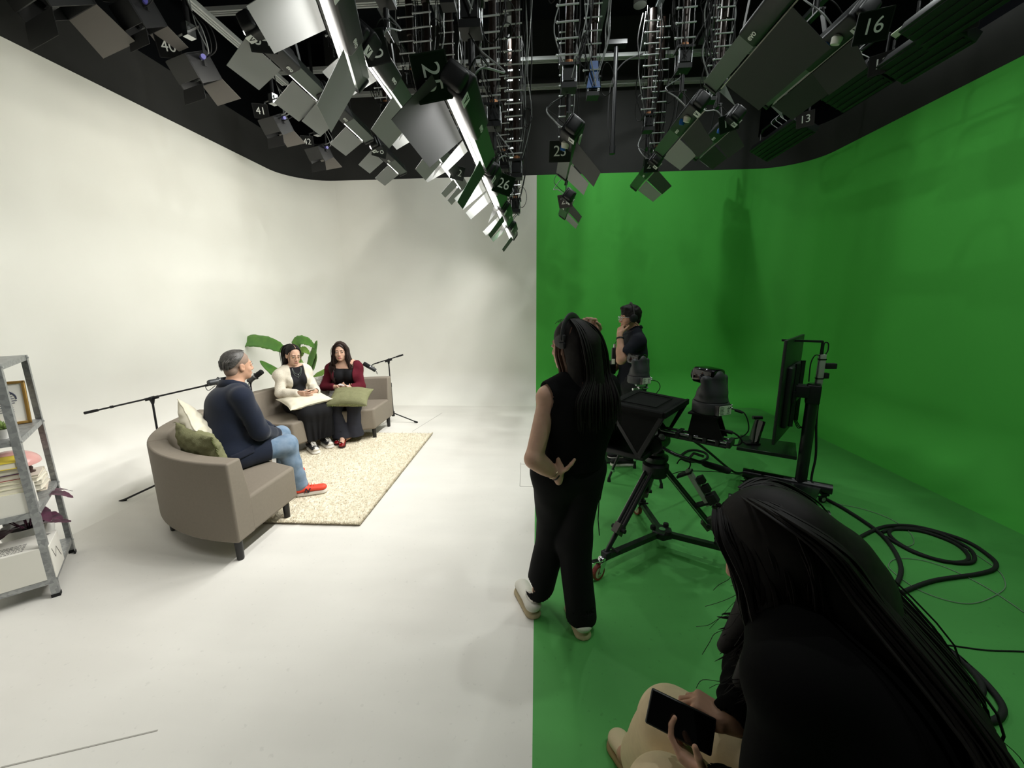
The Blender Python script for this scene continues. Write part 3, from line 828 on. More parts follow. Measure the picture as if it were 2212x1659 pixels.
def ptz_camera(loc, yaw, label):
    """pan-tilt-zoom camera: yaw 0 looks along +x"""
    root = empty('robotic_camera', loc, yaw, label=label, cat='camera', group='robotic pan-tilt cameras')
    b = MB(); b.lathe([(0, 0), (.098, 0), (.102, .006), (.102, .062), (.098, .068), (0, .068)], n=40); b.build('base', M_CAMB, root)
    # shell rising to the two sides of the head
    f = U(.03, rc((0, 0, .072), (0, 0, .10), .094, .085), rc((-.02, 0, .10), (-.028, 0, .205), .075, .050, flat=(1, 0, 0), s=.75), rc((-.02, .07, .12), (-.01, .075, .20), .024, .026), rc((-.02, -.07, .12), (-.01, -.075, .20), .024, .026))
    f = CUT(f, plane((0, 0, .069), (0, 0, -1)))
    sdf_obj('shell', f, (-.13, -.13, .05), (.13, .13, .28), .004, M_CAMB, root, world=False)
    b = MB(); R = Matrix.Rotation(-.04, 3, 'Y'); b.box((.035, 0, .215), (.155, .112, .095), R, bev=.02); h = b.build('head', M_GLASS, root)
    b = MB(); b.lathe([(0, 0), (.036, 0), (.038, .004), (.038, .022), (.033, .022), (.030, .008), (0, .008)], (.108, 0, .212), (1, 0, 0), n=32); b.build('lens', M_SATIN, h)
    b = MB(); b.lathe([(0, .009), (.029, .009)], (.108, 0, .212), (1, 0, 0), n=28); b.build('front_glass', M_GLASS, h)
    # rear label and connectors
    b = MB(); b.box((-.095, .012, .034), (.03, .105, .062), bev=.003); b.build('rear_panel', M_SATIN, root)
    b = MB(); b.box((-.1115, .012, .034), (.002, .098, .054)); lb = b.build('label', M_LABEL, root, smooth=False)
    b = MB(); rr = random.Random(3)
    for i in range(6): b.box((-.113, .045-.006*(i % 2), .054-.008*i), (.0006, .028+.006*rr.random(), .0022))
    for i in range(5): b.box((-.113, -.012, .052-.009*i), (.0006, .016*rr.random()+.008, .003))
    b.box((-.113, -.028, .048), (.0006, .008, .008)); b.build('print', M_INK, lb, smooth=False)
    for i in range(4):
        b = MB(); a = PI+.75+.18*i; b.cyl((.09*math.cos(a), .09*math.sin(a), .03+.012*(i % 2)), (.118*math.cos(a), .118*math.sin(a), .03+.012*(i % 2)), .008); b.build('connector', M_ALU, root)
    return root
AX = V(-.8, .6, 0); SX = V(.6, .8, 0); YAW = math.atan2(.6, -.8)
ptz_camera((1.045, 2.42, 1.045), 2.05, 'charcoal robotic camera with a white label on the teleprompter behind the standing woman')
ptz_camera((.94, 3.72, .965), 2.1, 'charcoal robotic camera in front of the man in the dark polo shirt')

def tripod_leg(root, top, foot, name='leg', spread=.022):
    """twin-tube leg with a lower stage"""
    top, foot = V(top), V(foot); d = (foot-top); n = d.normalized(); side = n.cross(V(0, 0, 1)).normalized()
    b = MB(); k = top+d*.72
    for s in (-1, 1):
        b.cyl(top+side*spread*s, k+side*spread*s, .0135)
    b.cyl(top+d*.10, k+d*.02, .010); o = b.build(name, M_SATIN, root)
    b = MB(); b.bar(k-n*.03, k+n*.035, .075, .042, up=side); b.build('leg_clamp', mat('graphite casting', '#55504c', rough=.5, metal=.3), o)
    b = MB(); b.cyl(k+side*.05, k-side*.05, .014); b.build('locking_knob', M_RUB, o)
    b = MB(); b.tube([k, foot], [.017, .013], 10); b.build('lower_tube', M_SATIN, o)
    b = MB(); b.cyl(k+side*.034, k-n*.52+side*.034, .004); b.build('tie_rod', M_ALU, o)
    return o
def caster(parent, c, ang, brake=True, r=.05):
    c = V(c); d = V(math.cos(ang), math.sin(ang), 0); s = V(-d.y, d.x, 0); w = c+d*.035
    b = MB(); b.lathe([(r*.72, -.012), (r*.97, -.014), (r, -.008), (r, .008), (r*.97, .014), (r*.72, .012)], w, s, n=32); t = b.build('wheel', M_RED, parent)
    b = MB(); b.lathe([(0, -.011), (r*.5, -.013), (r*.74, -.012), (r*.74, .012), (r*.5, .013), (0, .011)], w, s, n=32); b.build('wheel_rim', mat('ivory rim', '#cfc4b0', rough=.5), t)
    b = MB()
    for q in (-1, 1):
        P = [w+s*q*.018+d*x+V(0, 0, z) for x, z in ((-.012, -.012), (.014, -.012), (.0, .062), (-.052, .062), (-.05, .045))]
        b.add(P+[p+s*q*.003 for p in P], [(0, 1, 2, 3, 4), (9, 8, 7, 6, 5)]+[(i, (i+1) % 5, 5+(i+1) % 5, 5+i) for i in range(5)])
    b.cyl(w-s*.024, w+s*.024, .006); b.box(c+V(0, 0, .064), (.06, .045, .006), Matrix.Rotation(ang, 3, 'Z'))
    b.ball(c+V(0, 0, .078), (.026, .026, .016)); o = b.build('caster_fork', M_CHROME, parent)
    if brake:
        b = MB(); b.bar(c+d*.02+V(0, 0, .075), c+d*.105+V(0, 0, .10), .034, .006, up=(0, 0, 1)); k = b.build('brake_pedal', M_CHROME, parent)
        b = MB(); b.bar(c+d*.082+V(0, 0, .096), c+d*.106+V(0, 0, .104), .030, .006, up=(0, 0, 1)); b.build('pedal_pad', M_RUB, k)
HUB = V(.88, 2.62, 0); HD = V(.80, 2.60, .60)
def prompter_rig():
    # rolling spreader
    dol = empty('tripod_dolly', tuple(HUB), label='black three-wheeled tripod dolly under the teleprompter tripod', cat='dolly')
    L = lambda p: V(p)-HUB
    ends = [(.44, 2.30, .13), (1.22, 2.42, .13), (.835, 3.0, .13)]
    b = MB(); b.prism([(.075*math.cos(a), .075*math.sin(a)) for a in [math.radians(x) for x in (20, 80, 140, 200, 260, 320)]], .085, .135); b.build('hub', M_SATIN, dol, bevel=.008)
    b = MB(); b.lathe([(.014, .136), (.022, .136), (.022, .139), (.014, .139)], n=24); b.build('hub_emblem', M_ALU, dol)
    for i in range(3):
        a = math.radians(50+120*i); b = MB(); b.lathe([(0, .13), (.018, .13), (.02, .14), (.017, .155), (0, .158)], (.062*math.cos(a), .062*math.sin(a), 0), n=16); b.build('hub_knob', M_RUB, dol)
    for i, e in enumerate(ends):
        e = L(e); d = V(e.x, e.y, 0).normalized(); b = MB(); b.bar(d*.05+V(0, 0, .112), e+V(0, 0, -.0)-d*.0, .034, .034); ar = b.build('arm', M_SATIN, dol)
        b = MB(); b.box(e+V(0, 0, .012), (.05, .05, .05), Matrix.Rotation(math.atan2(d.y, d.x), 3, 'Z'), bev=.006); b.build('foot_socket', M_MATTE, ar)
        b = MB(); q = e-d*.06+V(0, 0, .03); b.cyl(q-V(-d.y, d.x, 0)*.025, q+V(-d.y, d.x, 0)*.03, .007); b.cyl(q+V(-d.y, d.x, 0)*.03, q+V(-d.y, d.x, 0)*.05, .013); b.build('clamp_knob', M_RUB, ar)
        caster(ar, (e.x+d.x*.035, e.y+d.y*.035, 0.05), [-2.4, .3, 1.9][i], i == 0)
    # tripod
    tp = empty('tripod', (HD.x, HD.y, .15), label='black twin-tube tripod carrying the teleprompter', cat='tripod')
    o = V(HD.x, HD.y, .15)
    b = MB(); b.lathe([(0, -.05), (.075, -.05), (.085, -.02), (.085, .03), (.06, .05), (0, .05)], HD-o, n=28); b.build('crown', M_MATTE, tp)
    for i, e in enumerate(ends):
        e = V(e); d = (e-HD); d.z = 0; d.normalize(); tripod_leg(tp, HD+d*.07-V(0, 0, .01)-o, e+V(0, 0, .03)-o)
    b = MB(); b.lathe([(0, .05), (.07, .05), (.078, .07), (.078, .09), (.05, .10), (.05, .12), (0, .12)], HD-o, n=28); h = b.build('pan_base', M_SATIN, tp)
    c = HD-o+V(0, 0, .185)
    b = MB(); b.cyl(c-SX*.075, c+SX*.075, .062, n=28); b.box(c+V(0, 0, .05), (.14, .12, .035), Matrix.Rotation(YAW, 3, 'Z'), bev=.008); h = b.build('fluid_head', M_SATIN, tp)
    b = MB(); b.lathe([(0, 0), (.05, 0), (.052, .004), (.045, .006), (0, .006)], c-SX*.075, -SX, n=28); b.build('drag_dial', M_MATTE, h)
    b = MB(); b.lathe([(.008, 0), (.021, 0), (.021, .012), (.008, .012)], c-SX*.07+V(.05, -.02, .062), -SX, n=20); b.build('level_ring', M_ALU, h)
    b = MB(); p0 = c-SX*.06-AX*.05+V(0, 0, -.01); p1 = p0-AX*.10-SX*.02+V(0, 0, -.02); p2 = V(1.19, 2.43, .66)-o
    b.tube([p0, p1, p2], .011, 10); hd = b.build('pan_handle', M_SATIN, tp)
    dd = (p2-p1).normalized(); b = MB(); b.tube([p2-dd*.16, p2-dd*.14, p2, p2+dd*.012], [.014, .020, .021, .017], 14); b.build('grip', M_FOAM, hd)
    b = MB(); q = p1+(p2-p1)*.25; b.bar(q, q+V(.02, -.02, .045), .02, .012); b.bar(q+V(.02, -.02, .045), q+V(.07, -.05, .035), .018, .01); b.build('remote_bracket', M_MATTE, hd)
    # power strip tied on the right leg
    ps = empty('power_strip', (0, 0, 0), label='grey power strip with black adapters tied to the right tripod leg', cat='power strip')
    a, e = V(.955, 2.535, .615), V(1.085, 2.475, .40); ps.location = a; d = (e-a).normalized(); off = V(.55, -.35, .28).normalized()
    b = MB(); b.bar(off*.032, e-a+off*.032, .05, .028, up=off); b.build('strip', M_GREY, ps, bevel=.004)
    for t, s in ((.32, .045), (.56, .045), (.84, .062)):
        q = (e-a)*t+off*.075; b = MB(); x, y, z = frame(d, off); b.box(q, (s, s*.95, s*1.05), Matrix((x, y, z)).transposed(), bev=.004); b.build('adapter', M_RUB, ps)
    for t in (.1, .95):
        b = MB(); b.bar((e-a)*t-d*.006, (e-a)*t+d*.006, .062, .10, up=off); b.build('tape', M_RUB, ps)
    b = MB(); b.tube(smooth_path([off*.04, off*.07-d*.04, off*.03-d*.075, -off*.01-d*.05], 6), .004, 6); b.build('cord', M_RUB, ps)
    # prompter: rods, plate, hood
    PC = V(.875, 2.525, 0)
    pm = empty('teleprompter', tuple(PC+V(0, 0, .85)), label='black teleprompter with fabric hood on the tripod, beside the standing woman', cat='teleprompter')
    o = PC+V(0, 0, .85); W = lambda a, s, z: PC+AX*a+SX*s+V(0, 0, z)-o
    for s in (-.035, .035):
        b = MB(); b.cyl(W(.10, s, .885), W(-.34, s, .885), .0085); b.build('rail_rod', M_ALU, pm)
    for k, t in enumerate((-.04, -.12, -.20, -.27, -.33)):
        b = MB(); b.box(W(t, 0, .88), (.024, .11, .04), Matrix.Rotation(YAW, 3, 'Z'), bev=.004); b.build('rod_clamp', M_MATTE, pm)
    b = MB(); b.box(W(-.12, 0, .862), (.40, .10, .016), Matrix.Rotation(YAW, 3, 'Z'), bev=.003); b.build('base_plate', M_MATTE, pm)
    b = MB()
    for s in (-.05, .05):
        P = [W(-.10, s, .90), W(-.30, s, .90), W(-.25, s, 1.035), W(-.12, s, 1.035)]
        b.add([p-SX*.006 for p in P]+[p+SX*.006 for p in P], [(0, 1, 2, 3), (7, 6, 5, 4)]+[(i, (i+1) % 4, 4+(i+1) % 4, 4+i) for i in range(4)])
    b.box(W(-.185, 0, 1.038), (.17, .15, .010), Matrix.Rotation(YAW, 3, 'Z')); b.box(W(-.2, 0, .96), (.09, .09, .10), Matrix.Rotation(YAW, 3, 'Z')); b.build('camera_riser', M_CLOTH, pm, smooth=False)
    # mirror frame leans from the back top to the front bottom
    T = .205
    top, bot = [W(0, -T, 1.035), W(0, T, 1.035)], [W(.13, -T, .745), W(.13, T, .745)]
    b = MB()
    for p, q in ((top[0], top[1]), (bot[0], bot[1]), (top[0], bot[0]), (top[1], bot[1])): b.bar(p, q, .022, .022)
    b.build('mirror_frame', M_MATTE, pm, smooth=False)
    b = MB(); b.add([top[0], top[1], bot[1], bot[0]], [(0, 1, 2, 3)]); b.build('beam_splitter', M_GLASS, pm, smooth=False, solid=.004)
    # hood cloth: top flap with fold, two sides
    def sheet(name, a, bq, c_, d_, sag=.012):
        g = MB(); a, bq, c_, d_ = V(a), V(bq), V(c_), V(d_); n = (bq-a).cross(d_-a).normalized()
        g.grid(lambda u, v: (a*(1-u)+bq*u)*(1-v)+(d_*(1-u)+c_*u)*v-n*sag*math.sin(PI*u)*math.sin(PI*v)*1.2, 12, 12)
        return g.build(name, M_CLOTH, pm, solid=.006)
    fl, fr = W(.36, -T-.015, 1.06), W(.36, T+.015, 1.07)
    sheet('hood_top', W(-.005, -T-.01, 1.045), W(-.005, T+.01, 1.05), fr, fl, .008)
    b = MB(); e0, e1 = W(.0, -T-.012, 1.032), W(.36, -T-.017, 1.045); b.bar(e0, e1, .012, .03); e0, e1 = W(-.01, -T-.012, 1.035), W(-.01, T+.012, 1.04); b.bar(e0, e1, .016, .034); b.build('hood_hem', M_CLOTH, pm, smooth=False)
    b = MB(); q = [W(.07, -T*.7, 1.058), W(.07, T*.7, 1.062), W(.30, T*.7, 1.076), W(.30, -T*.7, 1.066)]
    for i in range(4): b.tube([q[i], q[(i+1) % 4]], .004, 6)
    b.build('hood_seam', M_CLOTH, pm)
    for s in (-1, 1):
        g = MB(); tri = [W(.0, s*T, 1.03), W(.355, s*(T+.01), 1.035), W(.14, s*T, .735)]
        n = SX*s*.004; g.add([p+n for p in tri]+[p-n for p in tri], [(0, 1, 2), (5, 4, 3), (0, 3, 4, 1), (1, 4, 5, 2), (2, 5, 3, 0)]); g.build('hood_side', M_CLOTH, pm, smooth=False)
        g = MB(); g.bar(tri[1], tri[2], .012, .022); g.bar(tri[0], tri[2], .012, .03); g.build('side_edging', M_SATIN, pm, smooth=False)
    b = MB(); b.box(W(.26, 0, .725), (.30, .38, .035), Matrix.Rotation(YAW, 3, 'Z'), bev=.006); b.build('text_monitor', M_MATTE, pm)
    sheet('hood_front', W(.36, -T, 1.05), W(.36, T, 1.05), W(.40, T, .70), W(.40, -T, .70), .0)
    # cables from the camera
    for k, (pts, r) in enumerate((([(1.13, 2.36, 1.08), (1.20, 2.33, 1.06), (1.235, 2.33, .96), (1.20, 2.36, .90), (1.12, 2.40, .88)], .0035), ([(1.09, 2.37, .945), (1.16, 2.34, .935), (1.205, 2.33, .89), (1.175, 2.345, .858), (1.10, 2.39, .872)], .005))):
        cb = empty('camera_cable', pts[0], label=['thin cable looping down from the rear of the label-bearing camera', 'thicker black cable looping behind the teleprompter rods'][k], cat='cable')
        b = MB(); b.tube(smooth_path([V(p)-V(pts[0]) for p in pts], 8), r, 8); b.build('cord', M_RUB, cb)
        b = MB(); q = V(pts[1])-V(pts[0]); b.cyl(q*.35, q*.9, r*2.2); b.build('plug', M_RUB, cb)
prompter_rig()

# tripod under the second camera
st = empty('tripod', (.96, 3.74, 0), label='black photographic tripod under the camera in front of the man in the polo shirt', cat='tripod')
for a in (-.75, 1.35, 3.4):
    e = V(math.cos(a)*.27, math.sin(a)*.27, .0); b = MB(); b.tube([(0, 0, .72), e*.55+V(0, 0, .34)], .016, 10); l = b.build('leg', M_SATIN, st)
    b = MB(); b.tube([e*.55+V(0, 0, .34), e+V(0, 0, .04)], .012, 10); b.build('lower_tube', M_SATIN, l)
    b = MB(); q = e*.86+V(0, 0, .11); b.cyl(q-V(0, 0, .012), q+V(0, 0, .012), .021); b.build('twist_lock', M_ALU, l)
    b = MB(); b.tube([e+V(0, 0, .045), e+V(0, 0, 0)], [.012, .018], 10); b.build('rubber_foot', M_RUB, l)
b = MB(); b.cyl((0, 0, .6), (0, 0, .86), .014); b.cyl((0, 0, .68), (0, 0, .75), .035); b.build('column', M_SATIN, st)
b = MB(); b.cyl((0, 0, .85), (0, 0, .89), .03); b.ball((0, 0, .91), .026); b.box((0, 0, .945), (.09, .07, .03), bev=.005); b.cyl((.03, 0, .91), (.075, 0, .91), .01); b.cyl((-.07, -.02, .90), (-.02, -.0, .90), .012); b.build('ball_head', M_ALU, st)
cb = empty('camera_cable', (1.03, 3.68, 1.0), label='thin cable hanging from the camera in front of the man in the polo shirt', cat='cable')
b = MB(); b.tube(smooth_path([(0, 0, 0), (.07, -.01, -.02), (.095, 0, -.08), (.05, .01, -.16), (.02, .02, -.24)], 8), .0035, 6); b.build('cord', M_RUB, cb)
# second prompter far behind, with its camera, seen between the woman and the man
rp = empty('teleprompter', (.66, 4.30, .9), label='dark teleprompter hood just visible between the standing woman and the man', cat='teleprompter')
b = MB(); b.prism([(-.02, -.2), (.16, -.12), (.16, .14), (-.02, .2)], .06, .17); b.build('hood_top', M_CLOTH, rp, bevel=.012)
b = MB(); b.box((.05, 0, -.02), (.12, .26, .16), bev=.01); b.build('mirror_box', M_CLOTH, rp)
b = MB(); b.cyl((.05, 0, -.1), (.05, 0, -.9), .03); b.cyl((.05, 0, -.9), (.05, 0, -.88), .2); b.build('pedestal', M_SATIN, rp)

# ------------------------------------------------------------------ monitor on a rolling cart
TD = V(.866, -.5, 0); CD = V(.5, .866, 0); CP = V(2.30, 3.42, 0)
def cart():
    root = empty('monitor_cart', tuple(CP), label='black rolling monitor cart with a tall post on the green floor', cat='cart')
    L = lambda x, y, z: V(x, y, z)-CP
    for (a, b_) in (((1.92, 3.64), (2.49, 3.31)), ((1.55, 3.11), (2.16, 2.86))):
        b = MB(); p, q = L(*a, .13), L(*b_, .13); b.tube([p, p+(q-p)*.5, q], [.045, .045, .045], 18, sx=1., sy=.95); f = b.build('foot_tube', M_SATIN, root)
        for t in (.07, .93):
            c = p+(q-p)*t; k = MB(); k.box(c+V(0, 0, -.052), (.05, .05, .02)); k.cyl(c+V(0, 0, -.06), c+V(0, 0, -.075), .02)
            k.bar(c+V(-.03, -.02, -.07), c+V(-.075, -.03, -.062), .03, .006); k.build('caster_fork', M_MATTE, f)
            w = MB(); s = V(.2, -1, 0).normalized(); w.lathe([(0, -.011), (.03, -.012), (.032, -.008), (.032, .008), (.03, .012), (0, .011)], c+V(-.008, 0, -.098), s, n=24); wh = w.build('wheel', M_RUB, f)
            w = MB(); w.lathe([(.010, -.0128), (.019, -.0128), (.019, .0128), (.010, .0128)], c+V(-.008, 0, -.098), s, n=20); w.build('wheel_disc', M_GREY, wh)
    b = MB(); b.prism([tuple(L(*p, 0))[:2] for p in ((1.72, 2.98), (2.0, 2.87), (2.42, 3.33), (2.14, 3.52))], .115, .14); b.build('base_plate', M_SATIN, root, smooth=False, bevel=.004)
    b = MB(); b.tube([(0, 0, .12), (0, 0, 1.02)], .038, 20, sx=1, sy=1.25); b.build('post', M_SATIN, root)
    b = MB(); b.cyl(V(.03, .02, .9), V(.03, .02, 1.365), .0085); b.build('upper_rod', M_SATIN, root)
    b = MB(); b.bar(V(.035, .02, 1.365), V(.03, .02, 1.365)-TD*.28, .05, .016); b.build('camera_arm', M_SATIN, root, smooth=False)
    b = MB(); b.box((-.0, -.0, .93), (.10, .09, .16), Matrix.Rotation(-.52, 3, 'Z'), bev=.01); b.box(V(-.05, .03, .95)-TD*.02, (.10, .12, .10), Matrix.Rotation(-.52, 3, 'Z'), bev=.008); b.build('mount_head', M_MATTE, root)
    b = MB(); c = V(0, 0, .41); P = [c-TD*.06-CD*.20, c-TD*.06+CD*.20, c-TD*.50+CD*.20, c-TD*.50-CD*.20]
    b.prism([(p.x, p.y) for p in P], .40, .43); b.build('tray', M_SATIN, root, smooth=False, bevel=.004)
cart()
def monitor():
    c = V(2.20, 3.585, .96); dr = V(.64, .77, 0).normalized(); nn = V(dr.y, -dr.x, 0)
    root = empty('monitor', tuple(c), label='large flat monitor on the cart, turned edge-on to us', cat='monitor')
    R = Matrix((dr, nn, V(0, 0, 1))).transposed()
    b = MB(); b.box((0, 0, 0), (.80, .022, .86), R, bev=.004); b.build('panel', mat('monitor housing', '#1f2322', rough=.45, spec=.4), root)
    b = MB(); b.box(-nn*.0125, (.776, .002, .836), R); b.build('screen', M_GLASS, root, smooth=False)
    b = MB(); b.box(nn*.03+V(0, 0, -.06), (.50, .045, .52), R, bev=.015); b.build('rear_housing', mat('monitor rear', '#1a1e1c', rough=.5), root)
    for s in (-1, 1):
        b = MB(); b.bar(dr*.13*s+nn*.062+V(0, 0, .22), dr*.13*s+nn*.062+V(0, 0, -.32), .02, .03); b.build('mount_rail', M_MATTE, root, smooth=False)
    b = MB(); b.box(nn*.066+V(0, 0, -.06), (.34, .016, .10), R); b.build('mount_plate', M_MATTE, root, smooth=False)
    for k in range(3):
        b = MB(); q = dr*(.05+.04*k)+nn*.06+V(0, 0, -.30); b.tube(smooth_path([q, q+nn*.04+V(0, 0, -.07), q+nn*.09+V(0, 0, -.02-.03*k), q+nn*.12+V(0, 0, .05)], 6), .004, 6); b.build('signal_cable', M_RUB, root)
monitor()
ps = empty('power_strip', (2.345, 3.44, 1.13), label='pale power strip with black plugs on the monitor cart post', cat='power strip')
b = MB(); b.box((0, 0, 0), (.045, .035, .26), bev=.004); b.build('strip', M_GREY, ps)
for z, l in ((.035, .085), (-.045, .035)):
    b = MB(); b.box((.022+l/2, -.01, z), (l, .04, .045), bev=.004); b.build('plug', M_RUB, ps)
for z in (-.07, .09):
    b = MB(); b.box((0, 0, z), (.05, .04, .008)); b.build('strap', M_RUB, ps, smooth=False)
for pts in ([(-.0, 0, .13), (.0, 0, .22), (.03, 0, .22), (.035, 0, .16), (.015, 0, .12)], [(-.02, 0, .12), (-.06, 0, .12), (-.085, 0, .05), (-.08, 0, -.1)]):
    b = MB(); b.tube(smooth_path(pts, 8), .0045, 6); b.build('cord', M_RUB, ps)
cb = empty('cart_cable', (2.345, 3.42, 0), label='black cable hanging down the back of the monitor cart post', cat='cable')
b = MB(); b.tube(smooth_path([(.0, 0, .98), (.012, 0, .7), (.035, -.02, .4), (.02, -.03, .2), (.03, -.05, .02)], 8), .009, 8); b.build('cord', M_RUB, cb)
# phone on a stand on the cart tray
ph = empty('desk_stand', tuple(CP-TD*.40-CD*.02+V(0, 0, .431)), label='small black tablet stand with a ball joint on the cart tray', cat='stand')
b = MB(); b.box((0, 0, .006), (.12, .10, .012), bev=.003); b.build('foot_plate', M_MATTE, ph)
b = MB(); b.bar((.03, .02, .01), (.075, .03, .21), .14, .022, up=(1, 0, 0)); b.build('tablet', M_GLASS, ph, bevel=.004)
b = MB(); b.tube([(.0, -.03, .01), (.005, -.03, .16), (.02, -.02, .225)], .012, 10); b.build('upright', M_SATIN, ph)
b = MB(); b.cyl((-.02, -.02, .245), (.06, -.02, .245), .016); b.build('ball_joint', M_MATTE, ph)

# ------------------------------------------------------------------ cables on the floor
CAB = {
'a': ([(2.50, 3.36), (2.53, 3.18), (2.53, 2.89), (2.47, 2.68), (2.34, 2.45), (2.16, 2.27), (1.96, 2.13), (1.74, 2.01)], .013, 'thick black cable running from the cart wheel down to the hair of the seated woman'),
'b': ([(2.07, 2.67), (2.24, 2.73), (2.52, 2.89), (2.71, 2.96), (2.89, 2.94), (3.04, 2.78), (3.02, 2.59), (2.94, 2.48), (2.78, 2.41), (2.44, 2.33), (2.19, 2.23), (1.91, 2.10), (1.71, 1.99)], .012, 'thick black cable making the wide outer loop of the upper coil'),
'c': ([(2.55, 2.86), (2.67, 2.91), (2.85, 2.89), (2.94, 2.75), (2.90, 2.61), (2.80, 2.53), (2.66, 2.53), (2.57, 2.64), (2.56, 2.77), (2.62, 2.88), (2.76, 2.93), (2.94, 2.88), (2.98, 2.71), (2.93, 2.60), (2.83, 2.52), (2.70, 2.52), (2.57, 2.61), (2.53, 2.80)], .011, 'black cable wound twice inside the upper coil'),
'd': ([(1.78, 2.03), (1.88, 2.00), (1.96, 1.96), (2.01, 1.87), (2.02, 1.71), (2.00, 1.59), (1.95, 1.50), (1.85, 1.45), (1.74, 1.46), (1.67, 1.50), (1.62, 1.55)], .013, 'thick black cable forming the outer loop of the lower coil'),
'e': ([(1.77, 2.01), (1.87, 1.98), (1.95, 1.92), (2.02, 1.80), (2.01, 1.68), (1.96, 1.59), (1.84, 1.52), (1.73, 1.51), (1.65, 1.55), (1.62, 1.60)], .013, 'thick black cable forming the middle loop of the lower coil'),
'f': ([(1.81, 2.00), (1.90, 1.94), (1.96, 1.85), (1.98, 1.77), (1.96, 1.74), (1.88, 1.70), (1.79, 1.72), (1.73, 1.76)], .012, 'thick black cable forming the small inner loop of the lower coil'),
'i': ([(1.77, 1.79), (1.91, 1.84), (2.06, 1.84), (2.21, 1.82), (2.39, 1.82), (2.6, 1.8)], .0035, 'thin dark cable running off to the right from the lower coil'),
'j': ([(1.51, 1.39), (1.54, 1.36), (1.56, 1.31), (1.55, 1.25), (1.52, 1.1)], .012, 'thick black cable at the bottom edge behind the seated woman'),
'l': ([(1.60, 4.34), (1.73, 4.49), (1.84, 4.52), (1.91, 4.43), (1.87, 4.29), (1.77, 4.20), (1.64, 4.18), (1.59, 4.26), (1.62, 4.36), (1.74, 4.50)], .012, 'black cable ring lying on the green floor behind the tripod'),
'n': ([(1.29, 4.07), (1.29, 3.91), (1.34, 3.86), (1.50, 3.94), (1.79, 3.94), (2.03, 3.87), (2.29, 3.72), (2.40, 3.62)], .0035, 'thin dark cable snaking across the green floor towards the cart')}
for k, (pts, r, lab) in CAB.items():
    b = MB(); b.tube(smooth_path([(x, y, r*1.02) for x, y in pts], 8), r, 10)
    tag(b.build('floor_cable', M_RUB), lab, 'cable', 'cables on the green floor')
for pts, lab in (([(2.52, 3.31), (2.68, 3.23), (2.78, 3.08), (2.77, 2.90), (2.68, 2.75), (2.59, 2.70), (2.56, 2.73)], 'thin pale wire curling from the cart wheel into the upper coil'), ([(2.68, 2.09), (2.69, 2.27), (2.65, 2.44), (2.55, 2.54), (2.40, 2.55), (2.29, 2.48), (2.26, 2.40), (2.27, 2.25), (2.36, 2.16), (2.49, 2.15), (2.71, 2.24), (2.84, 2.33), (2.94, 2.48), (2.96, 2.71), (2.87, 2.88), (2.72, 2.93)], 'thin pale wire looping widely over the upper coil and off to the right'), ([(1.53, 1.39), (1.56, 1.33), (1.56, 1.24), (1.54, 1.1)], 'thin pale wire at the bottom edge beside the thick cable')):
    b = MB(); b.tube(smooth_path([(x, y, .005) for x, y in pts], 8), .0022, 6)
    tag(b.build('floor_wire', mat('clear grey wire', '#7f8a80', rough=.35), None), lab, 'wire', 'thin wires on the green floor')
b = MB(); b.tube(smooth_path([(.96, 2.62, .84), (1.25, 2.95, .62), (1.75, 3.55, .2), (2.0, 3.85, .03), (2.2, 3.98, .013)], 10), .010, 8)
tag(b.build('floor_cable', M_RUB), 'black cable running from the tripod head down to the floor by the monitor cart', 'cable', 'cables on the green floor')
# ------------------------------------------------------------------ lighting grid
M_HOUS = mat('black lamp housing', '#121315', rough=.45, spec=.5)
M_SINK = mat('grey-green heat sink', '#5d655f', rough=.35, metal=.7)
M_DOOR = mat('grey barn door', '#8b8c8b', rough=.55, spec=.3)
M_DOORB = mat('black barn door', '#2a2a2b', rough=.55, spec=.3)
M_DOORG = mat('dark green barn door', '#2a3f2c', rough=.6)
M_LED = mat('lit LED strip', (1., .97, .90), rough=.4, emit=14.)
M_LEDOFF = mat('unlit LED strip', '#c9cdbf', rough=.4)
M_SIGN = mat('black number plate', '#08090a', rough=.35, spec=.4)
M_NUM = mat('white numeral', '#d9dcd8', rough=.6)
M_WCAB = mat('grey cable', '#8f9291', rough=.5)
M_BLUE = mat('blue bracket', '#1d5fb0', rough=.4)
M_COPPER = mat('copper collar', '#c58a63', rough=.35, metal=.6)
M_TELE = mat('dark brown telescopic tube', '#2a1f1a', rough=.35, metal=.4)
M_SILV = mat('galvanised rung', '#d3d6d8', rough=.35, metal=.4)
M_RAIL = mat('aluminium rail', '#c9ccca', rough=.4, metal=.35)
M_CHAN = mat('grey steel channel', '#5a5f60', rough=.5, metal=.5)
M_KNOBW = mat('ivory knob', '#dcd9cd', rough=.45)
rg = random.Random(11)

def text_mesh(s, size, bold=False):
    c = bpy.data.curves.new('numeral', 'FONT'); c.body = s; c.size = size; c.align_x = 'CENTER'; c.align_y = 'CENTER'; c.extrude = .0006; c.offset = .0012 if bold else 0
    o = bpy.data.objects.new('numeral', c); C.objects.link(o)
    dg = bpy.context.evaluated_depsgraph_get(); me = bpy.data.meshes.new_from_object(o.evaluated_get(dg))
    bpy.data.objects.remove(o); bpy.data.curves.remove(c)
    return me
def put_text(s, size, at, nrm, up, m, parent, name='numeral', bold=False):
    me = text_mesh(s, size, bold); n = V(nrm).normalized(); u = V(up); u = (u-n*u.dot(n)).normalized(); r = u.cross(n)
    T = Matrix((r, u, n)).transposed().to_4x4(); T.translation = V(at)
    me.transform(T)
    return link(name, me, m, parent)

